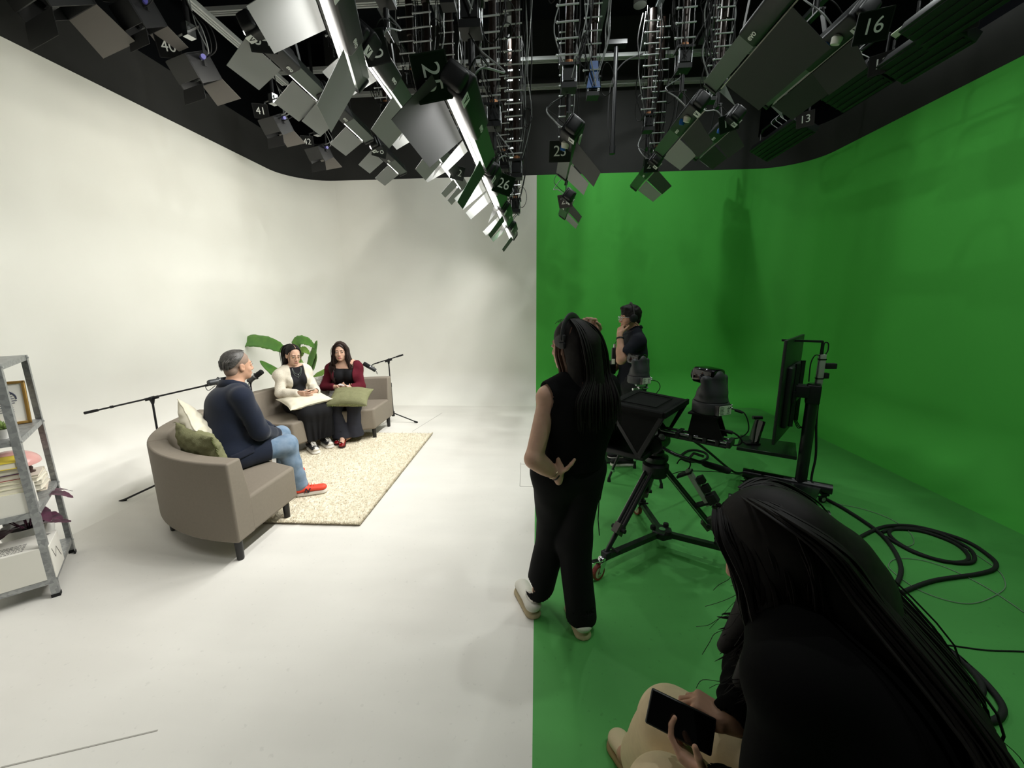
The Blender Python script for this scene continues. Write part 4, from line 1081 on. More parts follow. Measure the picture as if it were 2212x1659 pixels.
def sign(root, num, at, nrm, roll=0., size=.15, text=None):
    n = V(nrm).normalized(); r = V(0, 0, 1).cross(n).normalized(); u = n.cross(r)
    u2 = u*math.cos(roll)+r*math.sin(roll); r2 = u2.cross(n); R = Matrix((r2, u2, n)).transposed()
    b = MB(); b.box(V(at), (size*1.12, size, .006), R); p = b.build('number_plate', M_SIGN, root, smooth=False)
    b = MB(); w, h = size*.56, size*.5
    for q0, q1 in (((-w, -h), (w, -h)), ((w, -h), (w, h)), ((w, h), (-w, h)), ((-w, h), (-w, -h))): b.bar(V(at)+r2*q0[0]+u2*q0[1], V(at)+r2*q1[0]+u2*q1[1], .006, .010, up=n)
    b.build('plate_rim', M_HOUS, p, smooth=False)
    put_text(num, size*.72, V(at)+n*.0042, n, u2, M_NUM, p)

def led_bar(num, pos, label, side=1, L=1.05, lit=True, yaw=0., roll=0., doors=None, power=60., knobs=False, hang=5.05, sgn=None, lc=(1, .985, .945), plate=.15, aim=18., spos=(.10, .09, .05), spread=150.):
    """LED batten along its own +y; side=+1 throws light towards -x and down"""
    root = empty('led_batten', pos, yaw, label=label, cat='studio light', group='LED battens on the lighting grid')
    a = math.radians(aim); n = V(-side*math.cos(a), 0, -math.sin(a)); t = V(side*math.sin(a), 0, -math.cos(a))
    P = lambda y, d=0., w=0.: V(0, y, 0)-n*d+t*w
    R = Matrix((V(0, 1, 0), n, V(0, 1, 0).cross(n))).transposed()
    # control box with end cap, then ribbed heat sink
    b = MB(); b.box(P(.24, .075), (.50, .13, .15), R, bev=.018); bx = b.build('control_box', M_HOUS, root)
    b = MB(); b.box(P(-.03, .07), (.05, .10, .115), R, bev=.02); b.build('end_cap', M_HOUS, bx)
    b = MB(); c = P(.02, .03, .0765); b.box(c, (.07, .05, .002), R); lg = b.build('logo_panel', M_NUM, bx, smooth=False)
    put_text('V', .05, c+t*.0016, t, -n if side > 0 else -n, M_SIGN, lg, name='logo', bold=True)
    put_text('evo', .05, P(.42, .07, .0768), t, V(0, 1, 0).cross(t)*0-V(n), M_NUM, bx, name='brand_lettering', bold=True)
    b = MB()
    b.box(P((L+.49)/2, .05), (L-.49, .07, .10), R)
    for k in range(7): b.box(P((L+.49)/2, .105, -.048+.016*k), (L-.49, .05, .005), R)
    b.build('heat_sink', M_SINK, root, smooth=False)
    b = MB(); b.box(P(L+.01, .06), (.03, .11, .12), R, bev=.006); b.build('far_cap', M_HOUS, root)
    b = MB(); b.box(P(L/2+.02, -.004), (L-.04, .008, .024), R); b.build('led_strip', M_LED if lit else M_LEDOFF, root, smooth=False)
    if lit:
        l = bpy.data.lights.new('led_emitter', 'AREA'); l.shape = 'RECTANGLE'; l.size = L-.1; l.size_y = .05; l.energy = power; l.color = lc; l.spread = math.radians(spread)
        o = bpy.data.objects.new('led_emitter', l); C.objects.link(o); o.parent = root; o.location = P(L/2, -.012)
        o.rotation_euler = Matrix((V(0, 1, 0), V(0, 1, 0).cross(n), -n)).transposed().to_euler()
    # barn doors hinged beside the strip
    for y0, y1, dep, ang, m, sd in doors:
        pd = V(-side*math.cos(math.radians(ang)), 0, -math.sin(math.radians(ang))); w0 = .05*sd
        g = MB(); q = [P(y0, -.004, w0), P(y1, -.004, w0), P(y1-.02, -.004, w0)+pd*dep, P(y0+.03, -.004, w0)+pd*dep]
        g.add(q, [(0, 1, 2, 3)]); d_ = g.build('barn_door', m, root, smooth=False, solid=.0025)
    g = MB(); g.add([P(L, -.004, -.03), P(L, -.004, .03), P(L+.06, -.17, .0)], [(0, 1, 2)]); g.build('corner_flap', M_DOOR, root, smooth=False, solid=.0025)
    # number plate
    if num: sign(root, num, P(*spos)+V(0, -.03, -.02), sgn or (.42*side, -.78, -.45), roll, plate)
    # yoke, stem and hoist
    yc = L*.46; top = V(0, yc, 0)-n*.08
    b = MB(); hz = .26
    for yy in (yc-.17, yc+.17): b.bar(V(top.x, yy, top.z), V(top.x, yc+(yy-yc)*.4, top.z+hz), .035, .006, up=(1, 0, 0))
    b.bar(V(top.x, yc-.08, top.z+hz), V(top.x, yc+.08, top.z+hz), .04, .012); b.cyl(V(top.x, yc, top.z+hz), V(top.x, yc, top.z+hz+.16), .02); b.build('yoke', M_HOUS, root, smooth=False)
    if knobs:
        b = MB(); c = P(.20, .07, .09)+V(0, -.05, -.02); b.lathe([(0, 0), (.026, 0), (.034, .035), (.022, .05), (.02, .075), (0, .075)], c, V(.2, -.3, 1), n=18); b.build('cable_gland', M_KNOBW, root)
        b = MB(); c = P(.27, .06, .09)+V(side*.02, -.03, .0); b.lathe([(0, 0), (.02, 0), (.026, .03), (.02, .05), (0, .05)], c, V(.2, -.3, 1), n=18); b.build('cable_gland', M_BLUE, root)
    zt_ = top.z+hz+.16
    hoist(root, V(top.x, yc, zt_), hang-pos[2])
    # drooping leads
    for k in range(2):
        q0 = P(.12+.1*k, .15, -.02); q1 = V(top.x+rg.uniform(-.06, .06), yc+rg.uniform(-.05, .08), zt_+rg.uniform(.0, .12)); md = (q0+q1)/2+V(side*rg.uniform(.08, .18), rg.uniform(-.06, .1), rg.uniform(-.10, .04))
        b = MB(); b.tube(smooth_path([q0, q0-n*.06+V(side*.03, -.02, .02), md, q1-V(0, 0, .04), q1], 7), .0055 if k else .0038, 6); b.build('power_lead', M_RUB if k == 0 else M_WCAB, root)
    return root

def hoist(root, p, zc, full=True, blue=None):
    """carriage, telescopic tube, cable ladder and hanging leads up to the grid at height zc"""
    b = MB(); b.box(p+V(0, 0, .05), (.12, .12, .04)); b.box(p+V(0, 0, .13), (.09, .10, .09)); b.box(p+V(0, 0, .20), (.15, .13, .02)); b.build('hoist_carriage', M_MATTE, root, smooth=False)
    b = MB()
    for s in (-1, 1):
        for q in (-1, 1): b.cyl(p+V(.055*s, .05*q, .05), p+V(.055*s, .05*q, .2), .007)
    b.build('guide_rod', M_ALU, root)
    z0 = p.z+.21; H_ = zc-z0
    if H_ < .25: return
    b = MB(); b.tube([V(p.x, p.y, z0), V(p.x, p.y, z0+H_*.45), V(p.x, p.y, z0+H_*.46), V(p.x, p.y, zc)], [.032, .032, .042, .042], 16); tb = b.build('telescopic_tube', M_TELE, root)
    b = MB(); b.cyl(V(p.x, p.y, z0), V(p.x, p.y, z0+.035), .036, n=16); b.build('collar', M_COPPER, tb)
    # ladder of rungs between two tapes
    k = int(H_/.115); lx = p.x-.02; ly = p.y-.07
    b = MB()
    for s in (-1, 1): b.cyl(V(lx+.07*s, ly, z0-.05), V(lx+.07*s, ly, zc), .0035, n=6)
    b.build('ladder_tape', M_HOUS, root)
    for i in range(k):
        z = z0+.04+i*.115; b = MB(); b.cyl(V(lx-.085, ly-.008, z), V(lx+.085, ly-.008, z+.006), .0065, n=6); b.ball((lx-.085, ly-.008, z), .011, n=8); b.build('ladder_rung', M_SILV, root)
    for i in range(6):
        x = p.x+rg.choice((-1, 1))*rg.uniform(.08, .16); y = p.y+rg.uniform(-.10, .06); pts = [V(p.x+rg.uniform(-.04, .04), y, p.z+.1)]; n_ = rg.randint(4, 6)
        for j in range(1, n_): pts.append(V(x+rg.uniform(-.03, .03), y+rg.uniform(-.03, .03), z0+H_*j/n_))
        pts.append(V(x*.7+p.x*.3, y, zc))
        b = MB(); b.tube(smooth_path(pts, 5), rg.choice((.0035, .005, .0065)), 5); b.build('hanging_lead', rg.choice((M_RUB, M_RUB, M_WCAB)), root)
    for i in range(2):
        c = V(p.x+rg.choice((-1, 1))*rg.uniform(.09, .14), p.y-.05, p.z+rg.uniform(.05, H_*.6)); r_ = rg.uniform(.06, .12); b = MB()
        b.tube([c+V(r_*.6*math.cos(a), .03*math.sin(2*a), r_*1.3*math.sin(a)) for a in [2*PI*j/24 for j in range(24)]], .004, 5, closed=True); b.build('lead_coil', M_RUB, root)

PD = 24.
PA, PB, PC_, PX = 8., 11., 22., 7.
WARM = (1, .97, .87)
A_, B_, C_ = -2.06, -1.12, -.42
D3 = ((.02, .42, .24, 38, M_DOOR, 1), (.58, 1.0, .25, 36, M_DOOR, 1))
led_bar('34', (A_-.02, 3.14, 3.60), 'LED batten numbered 34 at the near end of the left row, its plate upright', roll=-.12, aim=22, doors=D3, power=PA, lc=WARM)
led_bar('35', (A_, 4.06, 3.60), 'LED batten numbered 35 in the middle of the left row', roll=.5, aim=22, doors=D3, power=PA, lc=WARM)
led_bar('36', (A_, 5.30, 3.60), 'LED batten numbered 36 at the far end of the left row', roll=.15, aim=22, doors=D3, power=PA, lc=WARM)
led_bar('', (-.98, 2.05, 3.10), 'brightly lit LED batten nearest the camera at the top edge, with two big grey flaps', yaw=.28, L=.9, aim=50, spread=125, doors=((-.02, .38, .30, 30, M_DOOR, -1), (.42, .85, .32, 58, M_DOOR, 1)), power=PB*.7)
led_bar('30', (B_, 2.76, 3.25), 'LED batten numbered 30 with a bright white flap, near end of the second row', roll=1.2, aim=50, spread=125, doors=((.06, .46, .25, 28, M_DOOR, -1), (.56, 1.0, .28, 46, M_DOOR, 1)), power=PB, spos=(.12, .10, .04))
led_bar('31', (B_+.02, 3.86, 3.25), 'LED batten behind number 30 in the second row, its number hidden', roll=1.2, aim=50, spread=125, doors=((.02, .36, .25, 28, M_DOOR, -1), (.48, .92, .25, 46, M_DOOR, 1)), power=PB, sgn=(.1, .8, -.4))
led_bar('32', (B_+.03, 4.95, 3.25), 'LED batten numbered 32 at the far end of the second row', roll=.1, aim=50, spread=125, doors=((.02, .36, .25, 28, M_DOOR, -1), (.44, .72, .22, 42, M_DOOR, 1), (.78, 1.1, .22, 44, M_DOOR, 1)), power=PB, spos=(.4, .1, .06))
led_bar('25', (C_, 2.10, 2.66), 'large LED batten numbered 25 hanging lowest and nearest in the central row', roll=1.25, aim=55, spread=125, doors=((-.12, .60, .26, 38, M_DOORB, -1), (.62, .80, .20, 42, M_DOOR, -1), (.80, 1.06, .30, 56, M_DOORG, 1)), power=PC_, plate=.16, spos=(-.02, .02, -.09))
led_bar('26', (C_, 3.36, 2.66), 'LED batten numbered 26 behind number 25 in the central row', roll=.2, aim=55, spread=125, doors=((.05, .5, .26, 38, M_DOOR, -1), (.55, .90, .26, 40, M_DOOR, -1)), power=PC_, spos=(.27, .1, .1))
led_bar('', (C_+.0, 4.55, 2.66), 'LED batten behind number 26 in the central row with green-tinted flaps', L=.9, aim=55, spread=125, doors=((.1, .4, .25, 50, M_DOORG, 1), (.45, .8, .24, 40, M_DOOR, -1)), power=PC_*.8)
led_bar('', (C_+.01, 5.60, 2.66), 'farthest LED batten of the central row, lowest on the white wall', L=.9, aim=55, spread=125, doors=((.05, .38, .22, 40, M_DOORG, -1), (.45, .8, .22, 52, M_DOORG, 1)), power=PC_*.6)
# the rows go on above and behind the viewer
led_bar('', (A_, .55, 3.60), 'LED batten of the left row overhead, behind the viewer', aim=48, spread=140, doors=D3[:0], power=PX, lc=WARM)
led_bar('', (B_, .2, 3.25), 'LED batten of the second row overhead, behind the viewer', aim=52, spread=125, doors=D3[:0], power=PX)
# unlit battens over the green side
DG = ((.10, .52, .26, 43, M_DOORB, 1), (.56, 1.0, .26, 37, M_DOOR, 1))
led_bar('23', (.32, 3.30, 2.92), 'unlit LED batten numbered 23 hanging over the green wall seam', side=-1, aim=37, lit=False, knobs=True, roll=-.02, doors=((.05, .5, .28, 47, M_DOORB, 1), (.55, 1.0, .22, 43, M_DOOR, 1)), sgn=(.05, -.85, -.5), spos=(.27, .10, .10))
led_bar('22', (.44, 5.25, 2.92), 'unlit LED batten behind number 23, its plate half hidden', side=-1, aim=37, lit=False, knobs=True, doors=((.05, .5, .2, 47, M_DOORB, 1), (.6, 1.0, .2, 43, M_DOOR, 1)))
led_bar('', (1.36, 2.40, 3.25), 'unlit LED batten at the top right with one very large dark grey flap', side=-1, aim=37, lit=False, L=1.05, doors=((.15, .92, .30, 37, M_DOORB, 1),))
led_bar('', (1.38, 3.76, 3.25), 'unlit LED batten with a grey flap between numbers 23 and 17', side=-1, aim=37, lit=False, knobs=True, doors=((.1, .5, .24, 51, M_DOORB, 1), (.55, 1.05, .22, 37, M_DOOR, 1)))
led_bar('21', (1.42, 5.10, 3.25), 'unlit LED batten numbered 21 in front of the green back wall', side=-1, aim=37, lit=False, knobs=True, doors=DG, sgn=(-.1, -.85, -.45), plate=.14)
led_bar('17', (1.98, 4.45, 3.42), 'unlit LED batten numbered 17 near the right corner', side=-1, aim=37, lit=False, knobs=True, doors=((.1, .5, .2, 51, M_DOORB, 1), (.56, 1.0, .2, 37, M_DOORB, 1)), sgn=(-.15, -.85, -.45), roll=-.25)
led_bar('16', (2.02, 2.95, 3.36), 'unlit LED batten numbered 16 beside the very large grey flap', side=-1, aim=37, lit=False, knobs=True, doors=((.1, .5, .2, 51, M_DOORB, 1), (.5, 1.0, .2, 37, M_DOORB, 1)), sgn=(-.2, -.85, -.45), roll=-.05, spos=(-.05, .0, .08))

def box_light(num, pos, label, s=1., drop=1.1, yaw=-.35, grid=5.05):
    """boxy wall-wash floodlight on a stem; opening looks down towards the left wall"""
    root = empty('floodlight', pos, yaw, label=label, cat='studio light', group='box floodlights along the left wall')
    R = Matrix.Rotation(.55, 3, 'X')
    Q = lambda x, y, z: R @ V(x*s, y*s, z*s)
    b = MB()
    for c, d in (((0, .10, 0), (.28, .012, .20)), ((-.134, 0, 0), (.012, .2, .20)), ((.134, 0, 0), (.012, .2, .20)), ((0, 0, .10), (.28, .2, .012)), ((0, -.10, .02), (.28, .012, .16))): b.box(Q(*c), [k*s for k in d], R)
    b.build('housing', M_HOUS, root, smooth=False)
    b = MB(); b.box(Q(0, .03, -.06), (.22*s, .035*s, .012*s), R); b.box(Q(0, -.04, -.03), (.22*s, .02*s, .012*s), R); b.build('reflector', M_ALU, root, smooth=False)
    b = MB(); b.box(Q(0, .0, -.098), (.262*s, .19*s, .004), R); b.build('front_glass', mat('dark lens glass', '#0b0c0d', rough=.1), root, smooth=False) if False else None
    b = MB()
    for x0, x1 in ((-.14, .14),): b.add([Q(x0, .104, -.10), Q(x1, .104, -.10), Q(x1+.03, .16, -.26), Q(x0-.03, .16, -.26)], [(0, 1, 2, 3)])
    b.build('barn_door', mat('flap grey-brown', '#6f6a66', rough=.6), root, smooth=False, solid=.002)
    b = MB(); b.add([Q(-.14, -.1, -.1), Q(.14, -.1, -.1), Q(.15, -.16, -.2), Q(-.15, -.16, -.2)], [(0, 1, 2, 3)]); b.build('barn_door', M_DOORB, root, smooth=False, solid=.002)
    b = MB(); b.bar(V(-.16, 0, .0)*s, V(-.16, 0, .30)*s, .02, .006); b.bar(V(.16, 0, 0)*s, V(.16, 0, .30)*s, .02, .006); b.bar(V(-.16, 0, .30)*s, V(.16, 0, .30)*s, .02, .006); b.build('yoke', M_HOUS, root, smooth=False)
    b = MB(); b.cyl((0, 0, .30*s), (0, 0, grid-pos[2]), .02); b.build('stem', M_HOUS, root)
    b = MB(); b.box((0, 0, .30*s), (.07, .07, .10)); b.cyl((-.05, 0, .32*s), (.05, 0, .32*s), .02); b.build('clamp', M_ALU, root, smooth=False)
    sign(root, num, V(-.05, -.15, .12)*s, (.55, -.75, -.35), 0., .15*s)
    for k in range(4):
        q0 = V(rg.uniform(.08, .18)*s, -.02, rg.uniform(.02, .1)*s); q1 = V(rg.uniform(-.05, .05), 0, rg.uniform(.5, .9)); b = MB()
        b.tube(smooth_path([q0, q0+V(.10+.04*k, 0, .03), V(.16+.05*k, -.02, .25), V(.08, 0, .42), q1], 7), .0045, 6); b.build('power_lead', M_WCAB if k < 2 else M_RUB, root)
    b = MB(); b.cyl(V(.17, -.03, .05)*s, V(.24, -.06, .03)*s, .018*s); b.build('connector', mat('violet connector', '#4a4796', rough=.4), root)
    return root
box_light('40', (-2.98, 3.80, 3.70), 'black box floodlight numbered 40 high in front of the left wall')
box_light('41', (-2.98, 4.92, 3.70), 'black box floodlight numbered 41 behind number 40', s=.9)
box_light('42', (-2.98, 5.85, 3.72), 'black box floodlight numbered 42 in the far left corner', s=.9)
lf = box_light('6', (-3.12, 3.48, 3.92), 'black box floodlight numbered 6 with a yellow tag, beside number 40', s=.9)
b = MB(); b.box((-.16, -.16, .20), (.09, .01, .05), Matrix.Rotation(.5, 3, 'Y')); b.build('yellow_tag', mat('yellow tag', '#e0a92a', rough=.5), lf, smooth=False)
box_light('', (-3.55, 3.18, 3.95), 'box floodlight cut off by the top left corner of the frame, its grey flap lit', s=1.5)

def panel_light(num, pos, label, yaw=0., L=.9, strip=False):
    root = empty('panel_light', pos, yaw, label=label, cat='studio light', group='flat panel lights along the right wall')
    R = Matrix.Rotation(.5, 3, 'Y')
    b = MB(); b.box((0, 0, 0), (.30, L, .08), R, bev=.006); b.build('housing', M_HOUS, root)
    b = MB()
    for k in range(5): b.box(R @ V(-.12+.06*k, 0, -.045), (.012, L*.96, .012), R)
    b.build('louvre', mat('louvre grey', '#131414', rough=.5), root, smooth=False)
    for s in (-1, 1):
        b = MB(); b.tube([V(0, s*(L/2+.02), 0), V(0, s*(L/2+.03), .26), V(0, s*(L/2-.05), .30)], .012, 8); b.build('yoke_arm', M_HOUS, root)
    b = MB(); b.cyl((0, -L/2, .30), (0, L/2, .30), .012); b.cyl((0, 0, .30), (0, 0, 5.05-pos[2]), .018); b.build('yoke_bar', M_HOUS, root)
    if strip:
        b = MB(); b.box(V(-.20, -.1, .16), (.05, .36, .012), R); b.build('tube_cover', M_LEDOFF, root, smooth=False)
    sign(root, num, V(-.05, -L/2-.05, .02), (-.6, -.7, -.35), 0., .15)
    for k in range(3):
        b = MB(); c = V(-.02, -.1+.1*k, .06); b.tube(smooth_path([c, c+V(-.05, -.15, .04), c+V(-.1, -.05, .16), c+V(0, .02, .26)], 7), .004, 6); b.build('power_lead', M_WCAB, root)
    return root
panel_light('13', (3.10, 5.85, 3.70), 'flat dark panel light numbered 13 in the far right corner', L=1.0)
panel_light('12', (3.05, 4.55, 3.70), 'dark panel light numbered 12 with a pale tube cover, above the right wall', L=.6, strip=True)
panel_light('3', (3.12, 3.92, 3.66), 'dark panel light numbered 3 above the right wall, nearer than number 12', L=.6, strip=True)
panel_light('11', (2.95, 3.50, 3.70), 'dark panel light numbered 11 cut off by the top right edge', L=.6)

# rails, channels, drop pipes, ceiling downlights
def rail(p, q, label, tri=True, m=None, name='grid_rail'):
    p, q = V(p), V(q); c = (p+q)/2; d = (q-p).normalized(); s = d.cross(V(0, 0, 1)).normalized()
    root = empty(name, tuple(c), label=label, cat='rail', group='aluminium rails of the lighting grid' if tri else 'steel channels of the lighting grid')
    if tri:
        for k, w in ((-1, .022), (0, .014), (1, .022)):
            b = MB(); b.bar(p-c+s*.035*k, q-c+s*.035*k, w, .045); b.build('rail_profile', m or M_RAIL, root, smooth=False)
        n_ = max(2, int((q-p).length/1.6))
        for i in range(n_):
            x = p-c+(q-p)*(i+.5)/n_; b = MB(); b.box(x+V(0, 0, .02), (.09, .09, .05)); b.cyl(x+V(0, 0, .04), x+V(0, 0, 5.88-c.z), .010); b.build('hanger', M_HOUS, root, smooth=False)
    else:
        b = MB(); b.bar(p-c, q-c, .07, .05); b.build('channel', m or M_CHAN, root, smooth=False)
        for e in (p-c, q-c):
            b = MB(); b.box(e+V(0, 0, .06), (.08, .05, .08)); b.build('hanger', M_HOUS, root, smooth=False)
    return root
rail((-3.9, 6.45, 5.03), (3.9, 6.45, 5.03), 'triple aluminium rail crossing the ceiling in front of the far wall, upper of the two')
rail((-3.9, 7.0, 4.95), (3.9, 7.0, 4.95), 'triple aluminium rail against the far black wall, lower of the two')
rail((-3.9, 5.25, 5.06), (3.9, 5.25, 5.06), 'triple aluminium rail crossing the ceiling nearer the camera')
rail((-3.9, 4.1, 5.06), (3.9, 4.1, 5.06), 'triple aluminium rail crossing the ceiling nearest the camera')
for x, y0, y1, z, lab in ((-3.38, 3.6, 5.9, 4.6, 'long pale rail over the left wall lights'), (-2.55, 3.6, 5.6, 5.2, 'grey channel left of the number 34 batten'), (-1.85, 3.4, 6.3, 5.12, 'grey channel above the left batten row'), (-1.2, 3.4, 5.8, 5.12, 'grey channel above the second batten row'), (.78, 3.8, 6.9, 5.12, 'grey channel running away above number 23'), (1.42, 3.8, 6.6, 5.12, 'grey channel above number 21'), (2.2, 3.8, 6.4, 5.12, 'grey channel above number 17'), (3.1, 3.4, 6.4, 4.9, 'grey channel above the panel lights on the right')):
    rail((x, y0, z), (x, y1, z), lab, tri=(x < -3), name='grid_rail' if x < -3 else 'grid_channel')
M_DOWN = mat('downlight lens', (.8, .86, .9), rough=.5, emit=1.1)
for x, y, lab in ((1.20, 5.62, 'round ceiling downlight right of the central ladders'), (-.33, 5.75, 'round ceiling downlight behind the central ladders'), (1.1, 2.6, 'unseen fill downlight added above the teleprompter'), (2.9, 4.4, 'unseen fill downlight added near the right wall'), (2.7, 1.6, 'unseen fill downlight added above the floor cables'), (.9, .3, 'unseen fill downlight added above the viewer')):  # last four are unseen fill lamps added to brighten the green side
    o = empty('downlight', (x, y, 5.12), label=lab, cat='downlight', group='round ceiling downlights')
    b = MB(); b.lathe([(.07, 0), (.075, 0), (.075, .30), (0, .30)], n=28); b.build('can', mat('grey can', '#6a6b68', rough=.5), o)
    b = MB(); b.lathe([(0, .012), (.07, .012)], n=28); b.build('lens', M_DOWN, o)
    b = MB(); b.cyl((0, 0, .3), (0, 0, .8), .01); b.build('stem', M_HOUS, o)
    l = bpy.data.lights.new('downlight_emitter', 'AREA'); l.shape = 'DISK'; l.size = .13; l.energy = PD; l.color = (.95, 1., .97)
    q = bpy.data.objects.new('downlight_emitter', l); C.objects.link(q); q.parent = o; q.location = (0, 0, -.004)
# free hoists without a lamp: ladders and a blue bracket
def spare(pos, label, zc=5.05, blue=False):
    root = empty('hoist', pos, label=label, cat='hoist', group='spare hoists on the lighting grid'); hoist(root, V(0, 0, 0), zc-pos[2])
    if blue:
        b = MB(); b.add([V(-.07, -.06, .10), V(.07, -.06, .10), V(.045, -.06, .24), V(.04, -.06, .34), V(-.04, -.06, .34), V(-.045, -.06, .24)], [(0, 1, 2, 3, 4, 5)]); b.build('blue_bracket', M_BLUE, root, smooth=False, solid=.012)
    return root
spare((.57, 4.75, 3.75), 'hoist with a blue bracket and a cable ladder over the seam, right of number 25', blue=True)
spare((1.52, 5.75, 3.4), 'spare hoist with a long ladder between number 23 and the grey-flapped batten')
spare((2.0, 5.3, 3.9), 'spare hoist with ladder over the green wall, left of number 17')
spare((-1.42, 5.1, 4.05), 'spare hoist with a bright-runged ladder above the second row')
spare((-.22, 4.6, 2.95), 'dense hanging ladder and leads right of number 25')
spare((-.30, 6.0, 2.9), 'farthest hanging ladder above the end of the central row')
spare((-.75, 3.9, 4.1), 'spare hoist between the second and central rows')
# short hanging pole with lead, middle of the green side
o = empty('drop_pole', (1.02, 6.1, 3.72), label='black drop pole with a lead in front of the black wall', cat='pole')
b = MB(); b.cyl((0, 0, 0), (0, 0, 1.28), .028); b.box((0, 0, 1.27), (.26, .12, .05)); b.build('pole', M_HOUS, o)
b = MB(); b.cyl((0, 0, -.04), (0, 0, .06), .04); b.build('socket', M_MATTE, o)
b = MB(); b.tube(smooth_path([(0, 0, .0), (-.07, 0, .3), (-.05, 0, .8), (.1, 0, 1.05), (.35, 0, 1.15)], 8), .008, 6); b.build('lead', M_RUB, o)
# ------------------------------------------------------------------ people: shared anatomy
M_SKIN = mat('skin warm', (.50, .285, .19), rough=.55, sub=.12, vary=.05, scale=30, spec=.35)
M_SKIN2 = mat('skin light', (.58, .36, .26), rough=.55, sub=.12, vary=.05, scale=30, spec=.35)
M_EYE = mat('eye white', '#d9d4cc', rough=.25)
M_IRIS = mat('dark iris', '#1c120d', rough=.2)
M_LIP = mat('lips', (.42, .16, .13), rough=.45)
M_LIPR = mat('lips reddish', (.40, .11, .11), rough=.4)
M_HAIR = mat('black hair', (.009, .007, .0065), rough=.62, spec=.22, vary=.3, scale=60)
M_HAIRB = mat('dark brown hair', (.024, .013, .010), rough=.55, spec=.3, vary=.35, scale=60)
M_HAIRT = mat('brown hair tips', (.10, .045, .025), rough=.5, spec=.35, vary=.3, scale=60)
M_GREYH = mat('greying hair', (.060, .056, .052), rough=.5, vary=.5, scale=90)
M_BUZZ = mat('close-cropped grey sides', (.24, .165, .125), rough=.7, vary=.12, scale=140)

class Head:
    """head frame: c centre at eye level, f forward, u up; local coordinates (side, forward, up)"""
    def __init__(s, c, f, u=(0, 0, 1), k=1.):
        s.c = V(c); s.f = V(f).normalized(); u = V(u); s.u = (u-s.f*u.dot(s.f)).normalized(); s.s = s.f.cross(s.u); s.k = k
        s.R = Matrix((s.s, s.f, s.u))
    def p(s, x, y, z): return s.c+(s.s*x+s.f*y+s.u*z)*s.k
    def d(s, x, y, z): return s.s*x+s.f*y+s.u*z
    def el(s, c, r, R=None): return ell(s.p(*c), [q*s.k for q in r], s.R if R is None else R)
    def rc(s, a, b, ra, rb=None): return rc(s.p(*a), s.p(*b), ra*s.k, (ra if rb is None else rb)*s.k)
    def sdf(s, male=False, ears=True):
        j = 1.08 if male else 1.
        f = U(.03*s.k, s.el((0, -.014, .036), (.073, .092, .080)), s.el((0, .026, -.028), (.060, .062, .085)), s.el((0, .034, -.075), (.047*j, .046, .042)))
        f = U(.012*s.k, f, s.el((.037, .056, -.036), (.024, .020, .026)), s.el((-.037, .056, -.036), (.024, .020, .026)), s.el((0, .069, -.100), (.019*j, .017, .016)))
        f = U(.010*s.k, f, s.rc((-.036, .074, .021), (.036, .074, .021), .010*j))
        f = SUB(.012*s.k, f, s.el((.031, .098, -.001), (.018, .014, .012)), s.el((-.031, .098, -.001), (.018, .014, .012)))
        f = U(.008*s.k, f, s.rc((0, .086, .004), (0, .103, -.036), .008, .0115), s.el((.0115, .094, -.041), (.0085, .009, .008)), s.el((-.0115, .094, -.041), (.0085, .009, .008)))
        f = U(.006*s.k, f, s.el((0, .084, -.068), (.022, .011, .006)), s.el((0, .082, -.078), (.018, .011, .007)))
        # eyelids
        for x in (-.031, .031): f = U(.004*s.k, f, s.el((x, .079, .001), (.0150, .0125, .0105)))
        if ears:
            for x in (-1, 1):
                e = s.el((x*.074, -.006, -.010), (.009, .019, .031)); e = SUB(.006*s.k, e, s.el((x*.083, .0, -.008), (.006, .010, .018)))
                f = U(.008*s.k, f, e, s.el((x*.073, .004, -.032), (.007, .009, .010)))
        return f
    def neck(s, N, r=.054): return rc(s.p(0, -.022, -.055), N, r*s.k, r*1.06)
    def face(s, root, lips=M_LIP, brow=M_HAIR, gaze=(0, 0), half=.55):
        for x in (-.031, .031):
            b = MB(); R3 = s.R.transposed()
            n = s.d(gaze[0]*.4, 1, gaze[1]*.4).normalized(); c = s.p(x, .0795, -.0005)
            # almond shaped eye opening with iris
            b.ball(c+s.f*.0012*s.k, (.0128*s.k, .0128*s.k, .0058*s.k), n=14, rot=R3); e = b.build('eye', M_EYE, root, world=True)
            b = MB(); b.ball(c+s.d(gaze[0]*.005, .0098, gaze[1]*.004)*s.k, (.0056*s.k, .0042*s.k, .0056*s.k), n=12, rot=R3); b.build('iris', M_IRIS, e, world=True)
            b = MB(); b.tube([s.p(x-.014, .0895, .0), s.p(x-.006, .0925, .0055), s.p(x+.006, .0925, .0055), s.p(x+.014, .0895, .0)], .0014*s.k, 5); b.build('eyelash', M_IRIS, e, world=True)
            sg = 1 if x > 0 else -1
            b = MB(); b.tube([s.p(sg*.012, .091, .017), s.p(sg*.028, .090, .0235), s.p(sg*.044, .080, .019)], [.0022*s.k, .0028*s.k, .0012*s.k], 6); b.build('eyebrow', brow, root, world=True)
        b = MB(); b.ball(s.p(0, .0895, -.0685), (.0205*s.k, .0072*s.k, .0044*s.k), n=16, rot=s.R.transposed()); b.ball(s.p(0, .0875, -.0775), (.0175*s.k, .0072*s.k, .0056*s.k), n=16, rot=s.R.transposed()); b.build('lips', lips, root, world=True)

